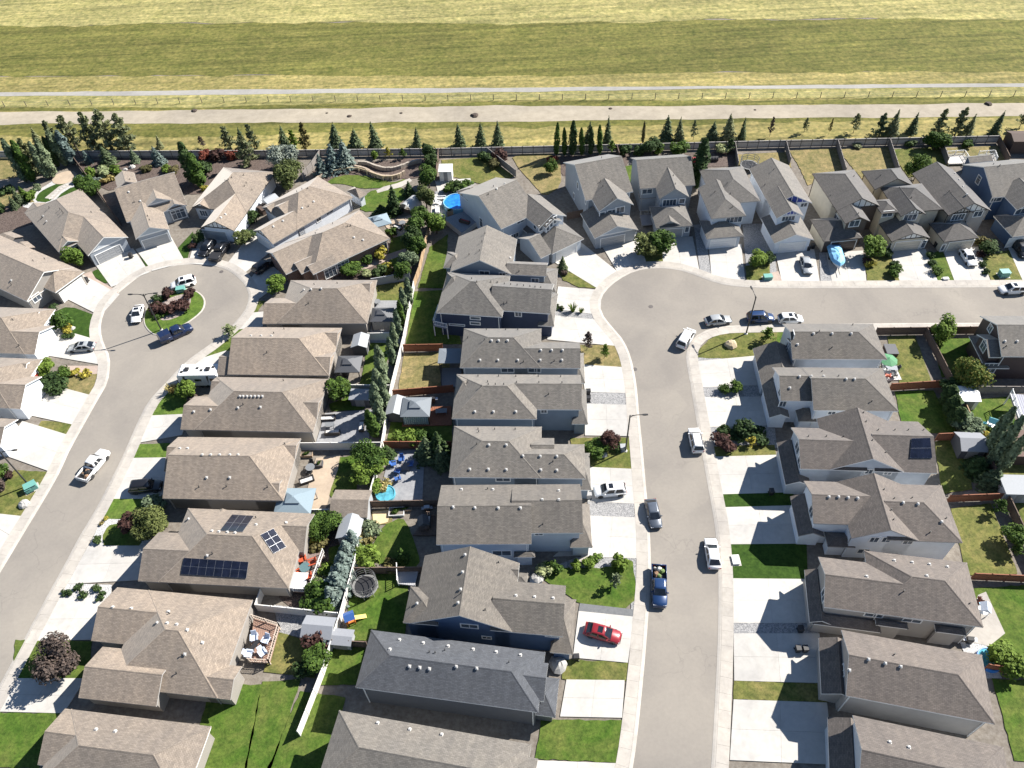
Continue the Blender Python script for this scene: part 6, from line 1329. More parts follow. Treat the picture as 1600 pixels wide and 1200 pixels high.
for s in (-1, 1): mb = MB(); mb.lathe([(.18, -.1), (.32, -.1), (.32, .1), (.18, .1)], 14); t = mb.build('wheel', TYRE, bt); t.location = (-.5, s * 1.05, .32); t.rotation_euler = (R(90), 0, 0)
# ------------------------------------------------------------------ street lamps and utility boxes
POLE = plain('lamp_pole', (.03, .03, .03), .5, .1)
def lamp(label, px, py, arms, h=8.6):
    o = thing('street_lamp', label, 'street lamp', G(px, py), 0, 'street lamps')
    m = MB(); m.tube((0, 0, .0), (0, 0, h), .13, .095, 10); m.build('pole', POLE, o); m = MB(); m.lathe([(.3, 0), (.3, .14), (.2, .25), (.02, .25)], 12); m.build('base', plain('lamp_base', (.5, .49, .46), .7), o)
    for a in arms:
        u = Vector((math.cos(R(a)), math.sin(R(a)), 0)); m = MB(); pts = [Vector((0, 0, h - .55)), u * .35 + Vector((0, 0, h - .12)), u * .9 + Vector((0, 0, h + .05)), u * 1.9 + Vector((0, 0, h + .1))]
        for p, q in zip(pts, pts[1:]): m.tube(p, q, .06, n=6)
        m.tube((0, 0, h - .02), tuple(u * .9 + Vector((0, 0, h + .04))), .03, n=6)
        m.build('arm', POLE, o); m = MB(); w_ = Vector((-u.y, u.x, 0)); c0, c1 = u * 1.75 + Vector((0, 0, h + .1)), u * 2.55 + Vector((0, 0, h + .12))
        rg = lambda c, k: [c + w_ * (.17 * k) + Vector((0, 0, -.06)), c - w_ * (.17 * k) + Vector((0, 0, -.06)), c - w_ * (.12 * k) + Vector((0, 0, .08)), c + w_ * (.12 * k) + Vector((0, 0, .08))]
        m.loft([rg(c0, .6), rg(c0.lerp(c1, .4), 1.0), rg(c1, .7)]); m.build('lamp_head', POLE, o)
lamp('double-armed street lamp on the tip of the planted island', 252.5, 516, (0, 180)); lamp('street lamp on the corner lawn behind the blue SUV', 1165.5, 522, (97,)); lamp('street lamp on the small lawn beside the dark purple tree', 977.2, 705, (-2,)); lamp('street lamp over the green utility boxes at the edge of the curved street', 46, 759, (2,))
GREENBOX = plain('utility_green', (.12, .30, .26), .5, .1)
def ubox(label, px, py, rz, w=1.1, d=.9, h=.85, mat=None, name='utility_box'):
    o = thing(name, label, 'utility box', G(px, py), R(rz), 'utility boxes'); m = MB(); m.loft([[(-w / 2, -d / 2, .08), (w / 2, -d / 2, .08), (w / 2, d / 2, .08), (-w / 2, d / 2, .08)], [(-w / 2, -d / 2, h * .85), (w / 2, -d / 2, h * .85), (w / 2, d / 2, h), (-w / 2, d / 2, h)]]); m.build('cabinet', mat or GREENBOX, o)
    m = MB(); m.box(-w / 2 - .05, -d / 2 - .05, h, w / 2 + .05, d / 2 + .05, h + .06); m.build('lid', mat or GREENBOX, o); m = MB(); m.box(-w / 2 - .2, -d / 2 - .2, 0, w / 2 + .2, d / 2 + .2, .1); m.build('plinth', CONC2, o)
ubox('large pale green utility box on the lawn under the edge street lamp', 51, 764, 35, 1.6, 1.1, 1.1); ubox('small green utility box beside the larger one under the edge lamp', 46, 768, 35, .8, .8, .8); ubox('teal utility box among purple shrubs on the island', 284, 456, 10, 1.5, 1.1, 1.0); ubox('teal utility box on the pavement edge by the white house with blue gable', 1199, 436, 0, 1.5, 1.0, .8)
ubox('green utility box on the lawn before the deep blue end house', 1567, 431, 0, 1.6, 1.2, 1.1); ubox('white utility box at the foot of the lamp beside the purple tree', 973, 703, 0, .8, .7, 1.0, SH_PALE); ubox('flat white meter box on the shaded turf strip of the straight street', 1149, 876, 0, .9, 1.3, .3, SH_WHITE); ubox('small cream pedestal in the lawn of the covered-boat row', 1477, 437, 0, .9, .5, .35, SH_WHITE)
# boulders
def boulder(label, px, py, r, mat, seed=1):
    rnd = random.Random(seed); n = 9; mb = MB()
    mb.loft([[(r * k * rnd.uniform(.8, 1.15) * math.cos(6.283 * j / n), r * k * rnd.uniform(.75, 1.1) * math.sin(6.283 * j / n), r * z * rnd.uniform(.9, 1.1)) for j in range(n)] for k, z in ((1, -.1), (1.1, .3), (.85, .7), (.35, .95))]); o = mb.build('boulder', mat); o.location = G(px, py); return tag(o, label, 'boulder', 'garden boulders')
STONE = plain('tan_stone', (.42, .34, .22), .9, .25, 3); STONEG = plain('grey_stone', (.34, .33, .31), .9, .3, 3)
for a in (('big tan boulder alone on the corner lawn', 1141, 540, 1.0, STONE, 3), ('pale boulder by the kerb under the edge street lamp', 39, 789, .8, STONEG, 4), ('white rock in the circular bed beside the clipped tree', 113, 514, .5, STONEG, 5), ('rock at the wall foot of the house with gabled ridge and shrubs', 839, 906, .9, STONEG, 6), ('flat rocks by the steps of the white-gabled bungalow', 72, 612, .7, STONEG, 7),
          ('pale rock at the top of the dark bark slope behind the three-gabled bungalow', 207, 262, .7, STONEG, 8), ('second pale rock on the dark bark slope, lower one', 196, 266, .55, STONEG, 9), ('rock lying in the purple shrub bed by the white utility box', 944, 712, .5, STONEG, 10), ('large flat stone at the corner of the slate-roofed house', 872, 1040, 1.1, STONEG, 11)):
    boulder(*a)
# serpentine retaining walls of stone in the terraced yard
def stone_wall(label, pts, h, mat, bl=.75):
    w = smooth([G(*p) for p in pts], bl); o = thing('stone_wall', label, 'stone wall', w[0], 0, 'terrace walls'); rnd = random.Random(len(label))
    for i, (a, b) in enumerate(zip(w, w[1:])):
        d = b - a; u = d.normalized(); n = Vector((-u.y, u.x, 0)); hh = h * rnd.uniform(.92, 1.06); mb = MB(); a0, b0 = a + u * .02 - w[0], b - u * .02 - w[0]; k = .22 * rnd.uniform(.9, 1.15)
        c = [a0 - n * k, b0 - n * k, b0 + n * k, a0 + n * k]; mb.loft([[(p.x, p.y, 0) for p in c], [(p.x, p.y, hh) for p in c]]); mb.build('stone', mat, o)
stone_wall('lower serpentine stone wall edging the curved lawn', [(496, 283), (510, 274), (522, 269), (540, 266), (560, 265), (575, 270), (588, 277), (602, 280), (618, 279), (634, 272)], 1.0, plain('terrace_stone', (.33, .265, .20), .9, .25, 2))
stone_wall('upper serpentine stone wall in the bark terrace', [(560, 257), (575, 258), (590, 264), (605, 267), (622, 265), (640, 258), (664, 253)], .9, plain('terrace_stone2', (.33, .29, .24), .9, .25, 2))
pm = MB(); pm.box(-.12, -.12, 0, .12, .12, 1.25); post = pm.mesh('post', plain('terrace_post', (.42, .34, .22), .8))
tf = thing('terrace_rail', 'row of square timber posts and rail in front of the lower serpentine wall', 'railing', G(520, 272))
tw = [G(*p) for p in ((520, 274), (533, 271), (547, 269), (561, 269), (574, 273), (586, 278), (599, 282), (613, 282), (625, 279))]
for p in tw: link('post', post, tf, p - tw[0] + (G(520, 274) - G(520, 272)))
for a, b in zip(tw, tw[1:]):
    m = MB(); a_, b_ = a - tf.location, b - tf.location; d = (b - a).normalized(); n = Vector((-d.y, d.x, 0)) * .06; c = [a_ - n, b_ - n, b_ + n, a_ + n]; m.loft([[(p.x, p.y, 1.05) for p in c], [(p.x, p.y, 1.17) for p in c]]); m.build('rail', plain('terrace_post', (.42, .34, .22)), tf)
# ------------------------------------------------------------------ plants
def leaf_quad(mb, c, n, s, rnd, asp=1.0):
    n = n.normalized(); u = n.orthogonal().normalized(); a = rnd.uniform(0, 6.283); v = n.cross(u)
    u, v = u * math.cos(a) + v * math.sin(a), v * math.cos(a) - u * math.sin(a)
    mb.face([c - u * s - v * s * .35 * asp, c + u * s * .1 - v * s * .75 * asp, c + u * s + v * s * .15 * asp, c - u * s * .15 + v * s * .75 * asp])
def rdir(rnd):
    z = rnd.uniform(-1, 1); a = rnd.uniform(0, 6.283); r = math.sqrt(1 - z * z); return Vector((r * math.cos(a), r * math.sin(a), z))
def crown_round(seed, h, r, z0, n, s, lumps=9):
    rnd = random.Random(seed); mb = MB(); L = []; hh = (h - z0) / 2; cz = z0 + hh
    for i in range(lumps):
        d = rdir(rnd); k = rnd.uniform(.26, .56); q = rnd.uniform(.5, .78); L.append((Vector((d.x * r * q, d.y * r * q, cz + d.z * hh * q)), r * k, hh * k * 1.1))
    L.append((Vector((0, 0, cz)), r * .55, hh * .62))
    for i in range(n):
        c, a, b = rnd.choice(L); d = rdir(rnd)
        if d.z < -.5 and rnd.random() < .6: d.z = -d.z
        k = rnd.uniform(.72, 1.05) if rnd.random() < .8 else rnd.uniform(.3, .7)
        p = c + Vector((d.x * a * k, d.y * a * k, d.z * b * k)); leaf_quad(mb, p, d + rdir(rnd) * .7 + Vector((0, 0, .3)), s * rnd.uniform(.7, 1.3), rnd)
    return mb
def crown_spruce(seed, h, r, n, s):
    rnd = random.Random(seed); mb = MB()
    for i in range(n):
        t = 1 - math.sqrt(rnd.random()); t = min(.985, t * 1.0); z = h * (.04 + .95 * t)
        lay = (math.floor(t * 11) + .5) / 11; ang = rnd.uniform(0, 6.283); tier = 1.08 - .45 * abs((t * 11) % 1 - .3)
        star = .78 + .34 * math.sin(ang * 5 + lay * 40 + seed) * (.5 + .5 * rnd.random())
        rr = r * (1 - t) ** .88 * tier * star * (rnd.uniform(.62, 1.05) if rnd.random() < .8 else rnd.uniform(.2, .6))
        d = Vector((math.cos(ang), math.sin(ang), 0)); p = d * rr + Vector((0, 0, z - .12 * rr)); leaf_quad(mb, p, d * .55 + Vector((0, 0, .8)) + rdir(rnd) * .5, s * rnd.uniform(.7, 1.3) * (.55 + .45 * (1 - t)), rnd, .8)
    for k in range(8): leaf_quad(mb, Vector((0, 0, h * (.93 + .008 * k))), rdir(rnd), s * .35, rnd)
    return mb
def crown_column(seed, h, r, z0, n, s):
    rnd = random.Random(seed); mb = MB()
    for i in range(n):
        t = rnd.random(); z = z0 + (h - z0) * t; prof = (math.sin(math.pi * min(1, t * .9 + .08))) ** .6 * (1 - .35 * t)
        ang = rnd.uniform(0, 6.283); rr = r * prof * (.82 + .22 * math.sin(ang * 3 + t * 14 + seed)) * (rnd.uniform(.7, 1.08) if rnd.random() < .8 else rnd.uniform(.2, .7))
        d = Vector((math.cos(ang), math.sin(ang), 0)); leaf_quad(mb, d * rr + Vector((0, 0, z)), d + Vector((0, 0, .5)) + rdir(rnd) * .6, s * rnd.uniform(.7, 1.3), rnd)
    return mb
def crown_loose(seed, h, r, z0, n, s):
    """open pine or young tree: separate boughs with gaps"""
    rnd = random.Random(seed); mb = MB(); B = []
    for i in range(16):
        t = (i + .5) / 16; ang = i * 2.4 + rnd.uniform(-.4, .4); B.append((t, ang, r * (1 - t) ** .7 * rnd.uniform(.75, 1.1)))
    for i in range(n):
        t, ang, L = rnd.choice(B); k = rnd.uniform(.15, 1.0); d = Vector((math.cos(ang), math.sin(ang), 0)); p = d * (L * k) + Vector((0, 0, z0 + (h - z0) * t + .25 * L * k)) + rdir(rnd) * (.30 * r * (.35 + .4 * (1 - t)))
        leaf_quad(mb, p, rdir(rnd) + Vector((0, 0, .7)), s * rnd.uniform(.7, 1.3), rnd)
    for k in range(14): leaf_quad(mb, Vector((0, 0, h * (.9 + .007 * k))) + rdir(rnd) * .1, rdir(rnd), s * .5, rnd)
    return mb
def tuft_grass(seed, h, r, n=60):
    rnd = random.Random(seed); mb = MB()
    for i in range(n):
        a = rnd.uniform(0, 6.283); d = Vector((math.cos(a), math.sin(a), 0)); L = rnd.uniform(.6, 1) * h; o = d * rnd.uniform(0, r * .3); w = Vector((-d.y, d.x, 0)) * .05; t = o + d * r * rnd.uniform(.4, 1) + Vector((0, 0, L)); m = o + d * r * .3 + Vector((0, 0, L * .6)); mb.face([o - w, o + w, m + w, m - w]); mb.face([m - w, m + w, t + w * .3, t - w * .3])
    return mb
LEAFM = dict(green=leaf('leaf_green', (.022, .050, .010), (.060, .105, .018)), lime=leaf('leaf_lime', (.055, .095, .012), (.115, .175, .030)), dark=leaf('leaf_dark', (.020, .040, .013), (.048, .080, .026)), spruce=leaf('needle_dark', (.042, .064, .034), (.098, .130, .066)), blue=leaf('needle_blue', (.060, .090, .088), (.150, .195, .185)),
             grey=leaf('leaf_grey', (.065, .092, .052), (.145, .185, .112)), silver=leaf('leaf_silver', (.11, .14, .12), (.22, .25, .22)), purple=leaf('leaf_purple', (.024, .013, .012), (.066, .034, .030)), plum=leaf('leaf_plum', (.045, .036, .034), (.10, .075, .066)), yellow=leaf('leaf_yellow', (.13, .13, .02), (.32, .28, .05)),
             pale=leaf('leaf_pale', (.15, .18, .08), (.30, .33, .17)), rust=leaf('leaf_rust', (.055, .055, .020), (.12, .108, .045)), olive=leaf('leaf_olive', (.038, .055, .016), (.098, .118, .040)), red=leaf('leaf_red', (.07, .02, .015), (.15, .045, .03)), pine=leaf('needle_pine', (.085, .105, .052), (.18, .195, .105)), straw=leaf('grass_straw', (.16, .14, .05), (.33, .28, .12)), autumn=leaf('leaf_autumn', (.048, .085, .016), (.105, .140, .030), (.19, .165, .04)))
BARK = plain('bark', (.075, .058, .045), .95, .3, 8)
PROTO = {}
def proto(kind, v):
    k = (kind, v)
    if k not in PROTO:
        s = v * 17 + len(kind)
        mk = dict(spruce=lambda: crown_spruce(s, 6, 1.75, 1300, .30), pine=lambda: crown_loose(s, 6, 2.0, .4, 800, .25), aspen=lambda: crown_column(s, 8, 1.05, .5, 1300, .22), tree=lambda: crown_round(s, 5, 2.1, .9, 2600, .19, 12), bigtree=lambda: crown_round(s, 6, 3.6, .8, 5200, .22, 22), sapling=lambda: crown_loose(s, 4, 1.2, 1.0, 420, .17),
                  shrub=lambda: crown_round(s, 1.5, 1.15, .0, 620, .17, 7), ball=lambda: crown_round(s, 1.6, 1.1, .0, 700, .14, 18), low=lambda: crown_round(s, .8, 1.0, .0, 300, .16, 6), tuft=lambda: tuft_grass(s, 1.2, .8), perennial=lambda: crown_round(s, .6, .6, 0, 110, .13, 4))[kind]()
        cm = mk.mesh('crown', LEAFM['green'])
        H0 = dict(spruce=6, pine=6, aspen=8, tree=5, bigtree=6, sapling=4).get(kind, 0); tm = None
        if H0:
            t = MB(); R0 = dict(spruce=.16, pine=.15, aspen=.12, tree=.16, bigtree=.2, sapling=.06)[kind]; rnd = random.Random(s)
            t.tube((0, 0, -.05), (0, 0, H0 * (.55 if 'tree' in kind else .9)), R0, R0 * .3, 7)
            if kind in ('tree', 'bigtree', 'pine', 'sapling'):
                for i in range(6):
                    a = i * 1.05 + rnd.random(); z = H0 * rnd.uniform(.25, .55); l = H0 * .25; t.tube((0, 0, z), (math.cos(a) * l, math.sin(a) * l, z + l * .7), R0 * .45, R0 * .12, 5)
            tm = t.mesh('trunk', BARK)
        PROTO[k] = (cm, tm)
    return PROTO[k]
DIM = dict(spruce=(6, 1.75), pine=(6, 2.0), aspen=(8, 1.05), tree=(5, 2.1), bigtree=(6, 3.6), sapling=(4, 1.2), shrub=(1.5, 1.15), ball=(1.6, 1.1), low=(.8, 1.0), tuft=(1.2, .8), perennial=(.6, .6))
NAME = dict(spruce='spruce_tree', pine='pine_tree', aspen='columnar_tree', tree='leafy_tree', bigtree='leafy_tree', sapling='young_tree', shrub='shrub', ball='round_shrub', low='low_shrub', tuft='ornamental_grass', perennial='flowering_plant')
CATN = dict(spruce='tree', pine='tree', aspen='tree', tree='tree', bigtree='tree', sapling='tree', shrub='shrub', ball='shrub', low='shrub', tuft='grass clump', perennial='plant')
_pc = [0]
def plant(kind, mat, px, py, h, r, label, group=None):
    _pc[0] += 1; i = _pc[0]; rnd = random.Random(i * 7 + 1); cm, tm = proto(kind, i % (4 if kind in ('spruce', 'tree', 'aspen', 'pine') else 3)); H0, R0 = DIM[kind]; r = r or h / H0 * R0
    p = G(px, py, 0); p.z = .06 if kind not in ('spruce', 'pine', 'aspen', 'tree', 'bigtree', 'sapling') else 0
    sc = (r / R0, r / R0, h / H0)
    if tm is None:
        o = link(NAME[kind], cm, None, p, rnd.uniform(0, 6.28)); o.scale = sc; setmat(o, LEAFM[mat]); return tag(o, label, CATN[kind], group)
    root = thing(NAME[kind], label, CATN[kind], p, rnd.uniform(0, 6.28), group); kx = rnd.uniform(.85, 1.2) if kind in ('spruce', 'pine') else 1; sc = (sc[0] * kx, sc[1] * kx, sc[2]); root.scale = (sc[0] * rnd.uniform(.9, 1.1), sc[1] * rnd.uniform(.9, 1.1), sc[2] * rnd.uniform(.95, 1.06)); root.rotation_euler = (rnd.uniform(-.05, .05), rnd.uniform(-.05, .05), rnd.uniform(0, 6.28))
    c = link('crown', cm, root); setmat(c, LEAFM[mat]); link('trunk', tm, root); return root
